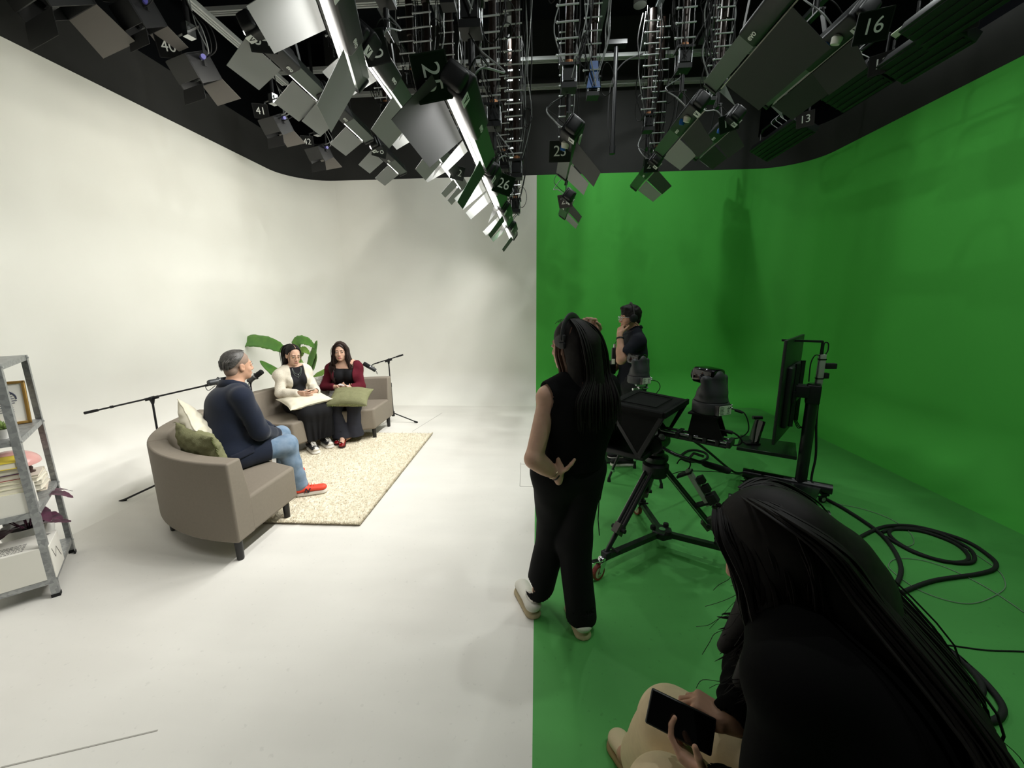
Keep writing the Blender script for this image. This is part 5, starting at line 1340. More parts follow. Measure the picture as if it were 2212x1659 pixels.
def hand(W, d, n, side, s=1., curl=(.35, .5, .4), thumb=(.5, .4), spread=.06, curls=None, k=.005, thumb_dir=None):
    """W wrist, d towards the knuckles, n out of the palm; side=+1: thumb lies along d x n"""
    W = V(W); d = V(d).normalized(); n = V(n); n = (n-d*n.dot(d)).normalized(); l = d.cross(n)*side; s *= 1.
    P = lambda a, b, c: W+(d*a+l*b+n*c)*s
    R = Matrix((l, d, n))
    f = U(.014*s, rbox(P(.052, 0, 0), (.040*s, .044*s, .0135*s), .012*s, R), ell(P(.035, .026, .010), (.017*s, .030*s, .014*s), R), rc(P(-.02, 0, 0), P(.02, 0, 0), .025*s, .026*s, flat=n, s=.72))
    parts = [f]
    for i, (b, a, L, r) in enumerate(((.031, .090, (.043, .026, .021), .0086), (.0105, .095, (.047, .030, .022), .0088), (-.0105, .091, (.043, .028, .021), .0084), (-.030, .082, (.034, .021, .019), .0074))):
        c = curls[i] if curls else curl
        p = P(a, b, 0); sp_ = (b/.03)*spread; dd = (d*math.cos(sp_)+l*math.sin(sp_)).normalized(); ang = 0; fs = []
        for j in range(3):
            ang += c[j]; q = p+(dd*math.cos(ang)+n*math.sin(ang))*L[j]*s
            fs.append(rc(p, q, r*s*(1-.06*j), r*s*(.93-.07*j))); p = q
        parts.append(U(.003*s, *fs))
    td = thumb_dir or (.62, .70, .30); t0 = P(.022, .030, .006); v = (d*td[0]+l*td[1]+n*td[2]).normalized(); a1 = t0+v*.042*s
    v2 = (v*math.cos(thumb[0])+(d*.7+n*.5-l*.2).normalized()*math.sin(thumb[0])).normalized(); a2 = a1+v2*.032*s
    v3 = (v2*math.cos(thumb[1])+(d*.6+n*.5-l*.5).normalized()*math.sin(thumb[1])).normalized(); a3 = a2+v3*.025*s
    parts.append(U(.004*s, rc(t0, a1, .0125*s, .0105*s), rc(a1, a2, .0100*s, .0094*s), rc(a2, a3, .0094*s, .0078*s)))
    return U(k*s, *parts)

def limb(a, b, c, r, bulge=None, k=.02):
    """two-segment limb a-b-c with radii r[0..3]"""
    fs = [rc(a, b, r[0], r[1]), rc(b, c, r[2], r[3])]
    if bulge:
        a_, b_ = (V(b), V(c)); m = a_+(b_-a_)*.3; fs.append(ell(m, (bulge, bulge, bulge*1.7), Matrix(frame(b_-a_))))
    return U(k, *fs)

def torso(pel, waist, chest, neck, shL, shR, front, w=1., bust=0., belly=0., k=.05, depth=1.):
    fr = V(front).normalized(); sd = (V(shR)-V(shL)).normalized()
    def slab(a, b, ra, rb, s): return rc(a, b, ra, rb, flat=fr, s=s)
    up = (V(neck)-V(pel)).normalized()
    f = U(k, slab(V(pel)-sd*.055*w, V(pel)+sd*.055*w, .115*w, .115*w, .88*depth), slab(V(pel)+up*.06, waist, .135*w, .118*w, .80*depth), slab(waist, chest, .118*w, .140*w, .78*depth),
          rc(V(chest)-sd*.045*w, V(chest)+sd*.045*w, .115*w, flat=fr, s=.85*depth), rc(V(chest)+up*.10-sd*.08*w, V(chest)+up*.10+sd*.08*w, .085*w, flat=fr, s=.85),
          rc(shL, shR, .056, .056), rc(V(neck)+up*.01, shL, .042, .040), rc(V(neck)+up*.01, shR, .042, .040))
    if bust: f = U(.03, f, ell(V(chest)+fr*.085*depth+sd*.070-up*.01, (.062*bust,)*3), ell(V(chest)+fr*.085*depth-sd*.070-up*.01, (.062*bust,)*3))
    if belly: f = U(.05, f, ell(V(waist)+fr*.06, (.11*belly, .10*belly, .12*belly)))
    return f

def bounds(pts, m=.16):
    P = np.array([tuple(p) for p in pts]); return P.min(0)-m, P.max(0)+m

def locks(b, guides, n, r, jit, rnd, taper=.25, seg=5, sy=.5, wave=0.):
    """hair strands following guide polylines"""
    for g in guides:
        pts, wd = g if isinstance(g, tuple) else (g, jit)
        P = smooth_path(pts, seg); L = len(P)
        for _ in range(n):
            o = V(rnd.gauss(0, 1), rnd.gauss(0, 1), rnd.gauss(0, .4)); ph = rnd.random()*6.28; fr = rnd.uniform(3, 6)
            Q = []
            l0 = rnd.uniform(.86, 1.)
            for i, p in enumerate(P[:max(3, int(L*l0))]):
                t = i/(L-1); e = min(1, t*2.5+.25)
                Q.append(p+o*wd*e*.6+V(math.sin(ph+t*fr*3), math.cos(ph+t*fr*3), 0)*wave*t)
            m = len(Q); rr = r*rnd.uniform(.6, 1.25)
            b.tube(Q, [rr*(taper+(1-taper)*math.sin(PI*min(1, .12+.80*i/(m-1)))) if i < m-1 else rr*.1 for i in range(m)], 5, sy=sy)

def shoe(name, root, heel, toe, m_up, m_sole, h=.085, w=.048, sole=.028, world=True, flat=False, extra=None):
    """low shoe from heel to toe points on the ground"""
    a, b_ = V(heel), V(toe); d = (b_-a); L = d.length; d.normalize(); s = d.cross(V(0, 0, 1)); 
    f = U(.03, rc(a+d*.042+V(0, 0, sole+.028), b_-d*.048+V(0, 0, sole+.018), w*.80, w*.86, flat=(0, 0, 1), s=.62), rc(a+d*.045+V(0, 0, sole+.03), a+d*.075+V(0, 0, h-.01), w*.72, w*.70) if not flat else rc(a+d*.04+V(0, 0, sole+.02), a+d*.05+V(0, 0, h*.6), w*.62, w*.55))
    f = CUT(f, plane(a+V(0, 0, sole-.004), (0, 0, -1)), plane(a+d*.05+V(0, 0, h), -d*.35+V(0, 0, 1)))
    if flat or h > 0: f = SUB(.006, f, rc(a+d*.055+V(0, 0, h+.012), a+d*.085+V(0, 0, h+.012), w*.60))
    lo, hi = bounds([a, b_, a+V(0, 0, h)], .08)
    o = sdf_obj(name, f, lo, hi, .004, m_up, root, world)
    g = U(.02, rc(a+d*.044, b_-d*.052, w*.86, w*.98)); g = CUT(g, plane(a+V(0, 0, sole), (0, 0, 1)), plane(a+V(0, 0, .001), (0, 0, -1)))
    sdf_obj('sole', g, lo, hi, .004, m_sole, o, world)
    return o, d, s, L

def surf(f, p, d, n=200, L=.4):
    """first point of the surface f = 0 met when walking from p along d"""
    t = np.linspace(0, L, n).astype(F); P = _v(p)+t[:, None]*_v(V(d).normalized()); v = f(P); i = np.nonzero(v < 0)[0]
    return V(*[float(x) for x in P[i[0] if len(i) else -1]])
# ------------------------------------------------------------------ the three people on the sofas
def person(loc, label):
    return empty('person', loc, label=label, cat='person')
ZF = .024    # top of the rug pile

def seated_man():
    root = person((-2.45, 2.98, .42), 'seated man in navy blazer, light jeans and red trainers, seen from behind')
    F_ = V(.62, .78, 0); R_ = V(.78, -.62, 0)
    pel, waist, chest, neck = V(-2.475, 2.965, .53), V(-2.465, 2.955, .70), V(-2.44, 2.98, .90), V(-2.415, 3.02, 1.07)
    shR, shL = V(-2.275, 2.895, 1.0), V(-2.585, 3.135, 1.005)
    elR, wrR, elL, wrL = V(-2.225, 2.975, .70), V(-2.265, 3.215, .60), V(-2.55, 3.30, .70), V(-2.38, 3.33, .60)
    hipR, knR, anR = pel+R_*.09, V(-2.165, 3.185, .505), V(-2.115, 3.235, .10)
    hipL, knL, anL = pel-R_*.09, V(-2.375, 3.425, .505), V(-2.40, 3.50, .10)
    H = Head((-2.395, 3.06, 1.225), V(.47, .88, 0), (0.03, 0.02, 1), 1.0)
    # one continuous body
    hd = H.sdf(True); T = torso(pel, waist, chest, neck, shL, shR, F_, 1.02, depth=1.05)
    hR = hand(wrR, V(-.35, .75, -.5), V(-.5, -.2, -.6), 1, 1.02, curl=(.4, .6, .4)); hL = hand(wrL, V(.5, .3, -.5), V(0, -.1, -1), -1, 1.02, curl=(.4, .6, .4))
    legs = U(.03, limb(hipR, knR, anR, (.085, .058, .055, .036), .05), limb(hipL, knL, anL, (.085, .058, .055, .036), .05))
    arms = U(.02, limb(shR, elR, wrR, (.052, .042, .040, .028)), limb(shL, elL, wrL, (.052, .042, .040, .028)))
    body = U(.02, U(.02, hd, H.neck(neck, .060)), OFF(U(.03, T, arms, legs), .004), hR, hL)
    body = U(.015, body, rc(anR+V(0, 0, -.02), anR+V(.10, .03, -.055), .032, .03), rc(anL+V(0, 0, -.02), anL+V(.05, .10, -.055), .032, .03))
    lo, hi = bounds([pel, H.c, knR, knL, anR, anL, wrL, wrR, elL, shR]); lo[2] = .02
    sdf_obj('body', body, lo, hi, .005, M_SKIN, root)
    H.face(root, brow=M_GREYH)
    # hair: cropped sides, longer swept top
    cap = OFF(H.el((0, -.016, .038), (.0735, .093, .081)), .004)
    side = CUT(U(.01, cap, OFF(H.el((0, -.050, -.035), (.060, .050, .060)), .002)), plane(H.p(0, .052, .0), H.d(0, 1, -.25)), plane(H.p(0, -.02, -.062), H.d(0, .45, -1)))
    side = SUB(.006, side, H.rc((-.09, .012, -.03), (.09, .012, -.03), .030))
    lo2, hi2 = bounds([H.c], .17)
    sdf_obj('cropped_hair', side, lo2, hi2, .004, M_BUZZ, root)
    top = CUT(FOLD(OFF(H.el((0, -.020, .038), (.074, .094, .080)), .009), .004, 60, 1, (1, 1, .3)), plane(H.p(0, -.02, .040), H.d(0, .95, -.95)), plane(H.p(0, .0, -.03), H.d(0, .2, -1)), plane(H.p(.03, 0, 0), H.d(1, .25, -.35)) if False else plane(H.p(0, -.03, -.025), H.d(0, .3, -1)))
    sdf_obj('hair', top, lo2, hi2, .004, M_GREYH, root)
    b = MB(); rnd = random.Random(3); g = []
    for k in range(70):
        a = rnd.uniform(-1, 1); y0 = rnd.uniform(.02, .07)-.05*abs(a)
        pts = [H.p(.055*a, y0, .116-.035*abs(a)), H.p(.075*a, y0-.05, .126-.045*abs(a)), H.p(.082*a, -.085, .090-.045*abs(a)), H.p(.070*a, -.122+.02*abs(a), .030), H.p(.062*a, -.118+.02*abs(a), -.030-.02*rnd.random())]
        g.append(pts)
    locks(b, g[:46], 4, .0038, .004, rnd, seg=4); b.build('hair_strands', M_GREYH, root, world=True)
    b = MB(); locks(b, g[46:], 4, .0034, .004, rnd, seg=4); b.build('grey_strands', mat('grey strand', (.16, .15, .14), rough=.5), root, world=True)
    # jeans
    MJ = mat('light blue denim', '#8496aa', rough=.85, color2='#62788f', scale=14, bump=.15, bscale=350, spec=.2)
    jl = lambda h, k_, a, r: U(.04, rc(h, k_, .105, .084), rc(k_, a, .080, .066), ell(k_, (.080, .080, .082)))
    J = U(.04, jl(hipR, knR, anR+V(0, 0, .02), 1), jl(hipL, knL, anL+V(0, 0, .02), 1), rc(pel-R_*.07, pel+R_*.07, .125))
    J = CUT(FOLD(J, .006, 20, 4, (1, 1, 1.6)), plane((0, 0, .075), (.0, 0, -1)))
    J = SUB(.005, J, rc(anR+V(0, 0, .03), anR-V(0, 0, .08), .048), rc(anL+V(0, 0, .03), anL-V(0, 0, .08), .048))
    sdf_obj('jeans', J, lo, hi, .006, MJ, root)
    b = MB(); b.tube([knR+R_*.086+V(0, 0, .03)-F_*.25, knR+R_*.082+V(0, 0, .0), anR+R_*.068+V(0, 0, .1)], .002, 5); 
    # blazer
    MN = mat('navy blazer wool', '#131b2d', rough=.85, vary=.12, scale=120, bump=.2, bscale=420, spec=.25, sheen=.15)
    B = U(.05, torso(pel, waist, chest, neck-V(0, 0, .005), shL, shR, F_, 1.13, depth=1.12), rc(pel-R_*.075-F_*.03, pel+R_*.075-F_*.03, .150, flat=(0, 0, 1), s=.9), rc(pel+V(0, 0, .1), waist, .16, .145, flat=F_, s=.85))
    B = U(.04, B, rc(hipR, hipR+(knR-hipR)*.62, .135, .108), rc(hipL, hipL+(knL-hipL)*.5, .125, .10), rc(chest-F_*.04, pel-F_*.05+V(0, 0, .05), .168, .178, flat=F_, s=.8))
    B = CUT(FOLD(B, .007, 17, 19, (.6, .6, 2.0)), plane(pel+F_*.235+V(0, 0, -.02), F_+V(0, 0, -.10)))
    Bs = U(.028, B, FOLD(limb(shR, elR, wrR-(wrR-elR)*.06, (.080, .070, .068, .052)), .006, 26, 7), FOLD(limb(shL, elL, wrL-(wrL-elL)*.06, (.080, .070, .068, .052)), .006, 26, 8))
    Bs = CUT(Bs, plane(neck+V(0, 0, .048), V(-.08, -.1, 1)))
    Bs = SUB(.008, Bs, rc(neck-V(0, 0, .02), neck+V(0, 0, .2), .060), rc(wrR-(wrR-elR)*.14, wrR, .036), rc(wrL-(wrL-elL)*.14, wrL, .036))
    Bs = CUT(Bs, plane((0, 0, .432), (0, 0, -1)))
    bl = sdf_obj('blazer', Bs, lo, hi, .005, MN, root)
    # collar, pocket flap, back seam
    b = MB(); ring = []
    for i in range(21):
        a = -2.5+5.0*i/20; p = neck+(-F_*math.cos(a)+R_*math.sin(a))*.074; ring.append((p, a))
    vs = []
    for p, a in ring:
        o_ = (p-neck); o_.z = 0; o_.normalize(); dz = -.035*max(0, abs(a)-1.2)
        for k_, (rr, z) in enumerate(((0, .052), (.010, .058), (.022, .045), (.040, .012))): vs.append(p+o_*rr+V(0, 0, z+dz))
    b.add(vs, [(i*4+k_, (i+1)*4+k_, (i+1)*4+k_+1, i*4+k_+1) for i in range(20) for k_ in range(3)]); b.build('collar', MN, bl, world=True, solid=.006)
    b = MB(); ax = (F_*.95+V(0, 0, .20)).normalized(); nn = R_*.9-F_*.35; c0 = pel+F_*.10+V(0, 0, .055)
    def flap(u, v):
        q = surf(Bs, c0+ax*(-.085+.17*u)+V(0, 0, -.055*v)+nn*.4, -nn, 160, .5); return q+nn*.004
    b.grid(flap, 12, 5); b.build('pocket_flap', mat('navy flap wool', '#10172a', rough=.9), bl, world=True, solid=.008)
    b = MB(); b.tube([surf(Bs, chest-F_*.5+V(0, 0, .10-.06*k), F_, 160, .6)-F_*.001 for k in range(9)], .0018, 5); b.build('back_seam', mat('dark seam', '#0b101c', rough=.9), bl, world=True)
    # red trainers
    MR = mat('red-orange knit', '#e8452c', rough=.6, bump=.15, bscale=500); MW = mat('pale rubber sole', '#cfc9bd', rough=.6)
    for hl, to, nm in ((V(-2.155, 3.205, ZF), V(-1.905, 3.315, ZF), 1), (V(-2.455, 3.445, ZF), V(-2.345, 3.695, ZF), 0)):
        o, d, s_, L_ = shoe('trainer', root, hl, to, MR, MW, h=.088, w=.050, sole=.030)
        b = MB()
        for k in range(5): q = hl+d*(.125+.020*k)+V(0, 0, .096-.0085*k); b.tube([q-s_*.020, q+V(0, 0, .006), q+s_*.020], .003, 5)
        b.build('laces', mat('orange laces', '#f06a45', rough=.7), o, world=True)
        b = MB(); sd_ = s_*.0425; q = hl+d*.09+V(0, 0, .034)
        for t0, t1 in (((0, 0), (.012, .034)), ((.012, .034), (.030, .0)), ((.030, 0), (.046, .036))): b.bar(q+d*t0[0]+V(0, 0, t0[1])+sd_, q+d*t1[0]+V(0, 0, t1[1])+sd_*1.0, .009, .010, up=s_)
        b.build('side_emblem', mat('dark emblem', '#2a2a33', rough=.5), o, smooth=False, world=True)
seated_man()

def girl_cream():
    root = person((-2.88, 4.62, .42), 'seated woman with glasses in a cream cardigan, black top and long black skirt, looking down')
    F_ = V(.76, -.65, 0).normalized(); R_ = V(-.65, -.76, 0).normalized()   # her right hand side
    pel, waist, chest, neck = V(-2.90, 4.63, .51), V(-2.91, 4.63, .66), V(-2.91, 4.62, .82), V(-2.90, 4.60, .975)
    shR, shL = V(-3.005, 4.48, .885), V(-2.835, 4.71, .89)
    elR, wrR = V(-2.985, 4.41, .69), V(-2.735, 4.365, .695)
    elL, wrL = V(-2.755, 4.70, .70), V(-2.60, 4.49, .695)
    hipR, hipL = pel+R_*.085, pel-R_*.085
    knR, anR, knL, anL = V(-2.615, 4.275, .485), V(-2.66, 4.345, .12), V(-2.49, 4.43, .485), V(-2.585, 4.52, .12)
    H = Head((-2.875, 4.565, 1.118), V(.80, -.55, -.24), (0.1, 0, 1), .97)
    T = torso(pel, waist, chest, neck, shL, shR, F_, .86, bust=.8)
    hd = U(.018, H.sdf(), H.neck(neck, .046))
    hR = hand(wrR, V(.82, -.15, -.02), V(.05, .95, .25), -1, .92, curl=(.35, .5, .4), thumb_dir=(.6, .5, .6)); hL = hand(wrL, V(-.30, -.80, .02), V(-.9, .25, .2), 1, .92, curl=(.45, .6, .5), thumb_dir=(.6, .5, .5))
    arms = U(.02, limb(shR, elR, wrR, (.042, .035, .034, .024)), limb(shL, elL, wrL, (.042, .035, .034, .024)))
    legs = U(.03, limb(hipR, knR, anR, (.072, .05, .045, .032), .04), limb(hipL, knL, anL, (.072, .05, .045, .032), .04))
    body = U(.015, hd, T, U(.02, arms, legs), hR, hL)
    lo, hi = bounds([pel, H.c, knR, knL, anR, anL, wrL, wrR, elR, shL, shR]); lo[2] = .06
    sdf_obj('body', body, lo, hi, .0045, M_SKIN2, root)
    H.face(root, gaze=(0, -.8))
    # black top
    MT = mat('black rib top', '#16161a', rough=.8, bump=.2, bscale=260, spec=.3)
    t = OFF(T, .009); t = CUT(t, plane(neck+F_*.03+V(0, 0, .005), V(.25*F_.x, .25*F_.y, 1)), plane(pel+V(0, 0, .02), (0, 0, -1)))
    t = SUB(.006, t, rc(neck-V(0, 0, .03), neck+V(0, 0, .1), .060))
    sdf_obj('top', t, lo, hi, .005, MT, root)
    # cardigan: knitted shell open at the front
    MC = mat('cream knit', '#dcd4c4', rough=.95, bump=.6, bscale=170, spec=.1, vary=.04, scale=60)
    c = U(.03, OFF(T, .020), limb(shR, elR, wrR-(wrR-elR)*.05, (.054, .056, .056, .046)), limb(shL, elL, wrL-(wrL-elL)*.05, (.054, .054, .054, .046)), ell(elR+(wrR-elR)*.5-V(0, 0, .012), (.07, .052, .050)), ell(elL+(wrL-elL)*.45-V(0, 0, .012), (.06, .06, .05)))
    c = FOLD(c, .005, 26, 5)
    sd = R_
    opening = rbox(chest+F_*.16-V(0, 0, .06), (.078, .14, .36), .02, Matrix((sd, F_, V(0, 0, 1))))
    c = SUB(.010, c, opening, rc(neck-V(0, 0, .03)+F_*.02, neck+V(0, 0, .1), .062), rc(wrR-(wrR-elR)*.14, wrR, .034), rc(wrL-(wrL-elL)*.14, wrL, .034))
    c = CUT(c, plane(neck+V(0, 0, .025), (0, 0, 1)), plane(pel-V(0, 0, .02), (0, 0, -1)))
    sdf_obj('cardigan', c, lo, hi, .005, MC, root)
    # long skirt with pleats
    MS = mat('black skirt cloth', '#131316', rough=.85, spec=.25)
    mid = (knR+knL)/2; am = (anR+anL)/2
    s1 = U(.04, rc(pel-R_*.06, pel+R_*.06, .125), rc(hipR, knR, .088, .078), rc(hipL, knL, .088, .078), rc(mid+(pel-mid)*.5, mid, .086, .082))
    dn = am-mid; s2 = U(.05, rc(knR, knR+(anR-knR)*.9-F_*.02, .080, .125), rc(knL, knL+(anL-knL)*.9, .080, .125), rc(mid-F_*.03, am+V(0, 0, .02)-F_*.05, .10, .14))
    sk = U(.05, s1, s2)
    ctr = _v(mid); Ff, Rf = _v(F_), _v(R_)
    def pleat(P):
        d = sk(P); q = P-ctr; a = np.arctan2(q@Rf, q@Ff+.12); w = np.clip((.50-P[:, 2])/.30, 0, 1)
        return d+.011*w*np.sin(a*17)*1.0
    sk2 = CUT(pleat, plane((0, 0, .145), (0, 0, -1)), plane(pel+V(0, 0, .11), (0, 0, 1)))
    sk2 = SUB(.01, sk2, rc(am+V(0, 0, .10), am-V(0, 0, .1), .085, .10))
    sk2 = CUT(sk2, lambda P: np.where(((P-_v(mid))@Ff) < -.17, .43-P[:, 2], -1.).astype(F))
    sdf_obj('skirt', sk2, lo, hi, .006, MS, root)
    # hair: parted, tucked behind the ears, long down the back
    cap = OFF(H.el((0, -.016, .037), (.073, .092, .080)), .011)
    cap = U(.03, cap, H.rc((-.03, -.075, -.03), (-.035, -.10, -.24), .045, .030), H.rc((.03, -.075, -.03), (.035, -.10, -.24), .045, .030), H.rc((.055, -.05, -.04), (.07, -.085, -.25), .030, .016), H.rc((-.055, -.05, -.04), (-.07, -.085, -.25), .030, .016))
    cap = CUT(cap, plane(H.p(0, .050, .072), H.d(0, 1, -.55)))
    cap = SUB(.008, cap, H.el((0, .085, -.015), (.062, .070, .098)), H.rc((-.11, .012, -.045), (.11, .012, -.045), .040))
    lo2, hi2 = bounds([H.c], .24)
    hr = sdf_obj('hair', cap, lo2, hi2, .004, M_HAIR, root)
    b = MB(); rnd = random.Random(8); g = []
    for x in (-1, 1):
        g.append([H.p(x*.004, .060, .106), H.p(x*.050, .058, .075), H.p(x*.068, .052, .02), H.p(x*.066, .055, -.05), H.p(x*.058, .050, -.12)])
        for k in range(5):
            y = -.02-.02*k; g.append([H.p(x*.01, y+.04, .122), H.p(x*.060, y, .085), H.p(x*.080, y-.02, .02), H.p(x*.070, y-.03, -.06), H.p(x*.06, -.085-.006*k, -.16), H.p(x*.05, -.09, -.26-.02*k)])
    locks(b, g[:1]+g[6:7], 3, .0035, .004, rnd); locks(b, g[1:6]+g[7:], 26, .0055, .012, rnd); b.build('hair_strands', M_HAIR, hr, world=True)
    b = MB(); b.tube([H.p(.004, .066, .104), H.p(.004, .02, .124), H.p(.004, -.04, .128)], .002, 5); b.build('hair_parting', M_SKIN2, hr, world=True)
    # glasses and necklaces
    gl = MB(); G = mat('thin gold frame', '#b59a70', rough=.3, metal=.8)
    for x in (-.033, .033): gl.tube([H.p(x+.024*math.cos(a), .1035-.006*abs(math.cos(a)), -.006+.020*math.sin(a)) for a in [2*PI*i/24 for i in range(24)]], .0013, 5, closed=True)
    gl.tube([H.p(-.010, .104, -.002), H.p(0, .107, .001), H.p(.010, .104, -.002)], .0013, 5)
    for x in (-1, 1): gl.tube([H.p(x*.057, .098, -.002), H.p(x*.076, .05, .0), H.p(x*.078, .0, .004)], .0013, 5)
    gl.build('glasses', G, root, world=True)
    MSv = mat('silver chain', '#d6d6d8', rough=.25, metal=.9)
    for dz, ww in ((.105, .045), (.075, .040)):
        b = MB(); c = neck-V(0, 0, .012); b.tube([c+R_*ww*math.cos(a)*1.15+F_*(.082+.018*abs(math.sin(a)))-V(0, 0, dz*abs(math.sin(a))**1.0-.004) for a in [PI*i/20 for i in range(21)]], .0015, 5)
        b.ball(c+F_*.104-V(0, 0, dz+.004), .004, n=8); b.build('necklace', MSv, root, world=True)
    # phone in her hands
    ph = empty('phone', tuple((wrR+wrL)/2+V(.035, -.03, .03)), label='phone held by the woman in the cream cardigan', cat='phone')
    b = MB(); x, y, z = V(.75, .35, .10).normalized(), None, None; zz = V(-.2, .1, 1); zz = (zz-x*zz.dot(x)).normalized(); b.box((0, 0, 0), (.13, .065, .008), Matrix((x, zz.cross(x), zz)).transposed(), bev=.003); b.build('body', M_GREY, ph)
    # high-top canvas shoes
    MK = mat('black canvas', '#1a1a1c', rough=.85, bump=.15, bscale=400); MWt = mat('white rubber', '#e6e2da', rough=.55)
    for hl, to, an in ((V(-2.70, 4.395, ZF), V(-2.495, 4.205, ZF), anR), (V(-2.625, 4.565, ZF), V(-2.425, 4.395, ZF), anL)):
        o, d, s_, L_ = shoe('high_top_shoe', root, hl, to, MK, MWt, h=.100, w=.052, sole=.034)
        f = U(.02, rc(hl+d*.055+V(0, 0, .08), hl+d*.065+V(0, 0, .135), .041, .044)); f = CUT(f, plane(hl+V(0, 0, .15), (0, 0, 1)))
        sdf_obj('shoe_collar', f, *bounds([hl+d*.06+V(0, 0, .1)], .09), .004, MK, o)
        b = MB(); b.ball(to-d*.048+V(0, 0, .050), (.044, .048, .030), n=16, rot=Matrix((s_, d, V(0, 0, 1))).transposed()); b.build('toe_cap', MWt, o, world=True)
        b = MB()
        for k in range(6):
            q = hl+d*(.115+.017*k)+V(0, 0, .138-.0125*k); q2 = hl+d*(.115+.017*(k+1))+V(0, 0, .138-.0125*(k+1))
            b.tube([q-s_*.026, q+V(0, 0, .007)+d*.003, q2+s_*.026], .0032, 5); b.tube([q+s_*.026, q+V(0, 0, .008)+d*.003, q2-s_*.026], .0032, 5)
        b.build('laces', MWt, o, world=True)
girl_cream()

def girl_burgundy():
    root = person((-2.44, 5.05, .42), 'seated woman with long dark hair in a burgundy cardigan, black top and flared dark trousers')
    F_ = V(.16, -.985, 0).normalized(); R_ = V(-.985, -.16, 0).normalized()
    pel, waist, chest, neck = V(-2.47, 5.08, .52), V(-2.48, 5.07, .67), V(-2.485, 5.06, .81), V(-2.50, 5.05, .965)
    shR, shL = V(-2.665, 5.02, .868), V(-2.345, 5.06, .872)
    elR, wrR = V(-2.735, 4.94, .655), V(-2.47, 4.825, .672)
    elL, wrL = V(-2.27, 4.97, .66), V(-2.325, 4.78, .675)
    hipR, hipL = pel+R_*.09, pel-R_*.09
    knR, anR, knL, anL = V(-2.455, 4.63, .475), V(-2.385, 4.60, .12), V(-2.235, 4.66, .475), V(-2.27, 4.66, .12)
    H = Head((-2.515, 5.0, 1.105), V(.30, -.92, .0), (0, 0, 1), 1.0)
    T = torso(pel, waist, chest, neck, shL, shR, F_, 1.0, bust=1.3, depth=1.05)
    hd = U(.018, H.sdf(), H.neck(neck, .050))
    hR = hand(wrR, V(.90, -.15, -.02), V(.05, .3, .9), 1, .92, curl=(.3, .45, .35), thumb_dir=(.6, .6, .5)); hL = hand(wrL, V(-.80, -.45, .0), V(.1, .2, .9), -1, .92, curl=(.3, .45, .35), thumb_dir=(.5, .6, .6))
    arms = U(.02, limb(shR, elR, wrR, (.050, .042, .040, .026)), limb(shL, elL, wrL, (.050, .042, .040, .026)))
    legs = U(.03, limb(hipR, knR, anR, (.085, .055, .05, .034), .045), limb(hipL, knL, anL, (.085, .055, .05, .034), .045))
    body = U(.015, hd, T, U(.02, arms, legs), hR, hL, rc(anR, (-2.33, 4.46, .065), .032, .028), rc(anL, (-2.36, 4.60, .065), .032, .028))
    lo, hi = bounds([pel, H.c, knR, knL, anR, anL, wrL, wrR, elR, elL, shL, shR]); lo[2] = .03
    sdf_obj('body', body, lo, hi, .0045, M_SKIN2, root)
    H.face(root, lips=M_LIPR, gaze=(-.9, 0))
    MT = mat('black knit top', '#121215', rough=.85, bump=.2, bscale=240, spec=.25)
    t = OFF(T, .009); t = CUT(t, plane(neck+F_*.08-V(0, 0, .070), V(.35*F_.x, .35*F_.y, 1)), plane(pel+V(0, 0, .0), (0, 0, -1)))
    sdf_obj('top', t, lo, hi, .005, MT, root)
    MC = mat('burgundy knit', '#571824', rough=.92, bump=.4, bscale=200, spec=.15, vary=.08, scale=60)
    c = U(.03, OFF(T, .022), limb(shR, elR, wrR-(wrR-elR)*.05, (.062, .058, .055, .040)), limb(shL, elL, wrL-(wrL-elL)*.08, (.062, .056, .053, .042)))
    c = FOLD(c, .005, 26, 15)
    opening = rbox(chest+F_*.19-V(0, 0, .02), (.118, .16, .40), .03, Matrix((R_, F_, V(0, 0, 1))))
    c = SUB(.010, c, opening, rc(neck-V(0, 0, .03)+F_*.03, neck+V(0, 0, .1), .075), rc(wrR-(wrR-elR)*.14, wrR, .034), rc(wrL-(wrL-elL)*.18, wrL, .036))
    c = CUT(c, plane(neck+V(0, 0, .012), (0, 0, 1)), plane(pel-V(0, 0, .03), (0, 0, -1)))
    sdf_obj('cardigan', c, lo, hi, .005, MC, root)
    MP = mat('charcoal trousers', '#2c2d35', rough=.85, spec=.25, vary=.06, scale=30)
    p = U(.045, rc(pel-R_*.07, pel+R_*.07, .125), rc(hipR, knR, .102, .080), rc(hipL, knL, .102, .080))
    lg = lambda k_, a: U(.03, rc(k_, k_+(a-k_)*.45, .082, .078), rc(k_+(a-k_)*.4, a-V(0, 0, .02), .076, .118, flat=F_, s=.8))
    p = U(.02, p, lg(knR, anR), lg(knL, anL)); p = FOLD(p, .006, 17, 6, (1.3, 1.3, .35))
    p = CUT(p, plane((0, 0, .095), (0, 0, -1)), plane(pel+V(0, 0, .10), (0, 0, 1)))
    p = SUB(.008, p, rc(anR+V(0, 0, .04), anR-V(0, 0, .1), .07, .09), rc(anL+V(0, 0, .04), anL-V(0, 0, .1), .07, .09))
    p = CUT(p, lambda P: np.where(P[:, 1] > 4.84, .43-P[:, 2], -1.).astype(F))
    sdf_obj('trousers', p, lo, hi, .006, MP, root)
    # long wavy hair, middle parting
    cap = OFF(H.el((0, -.014, .037), (.073, .092, .080)), .013)
    cap = U(.03, cap, H.rc((-.065, -.03, .0), (-.085, -.02, -.15), .042, .050), H.rc((.065, -.03, .0), (.078, -.02, -.13), .040, .042), H.rc((0, -.07, -.02), (0, -.08, -.20), .065, .07))
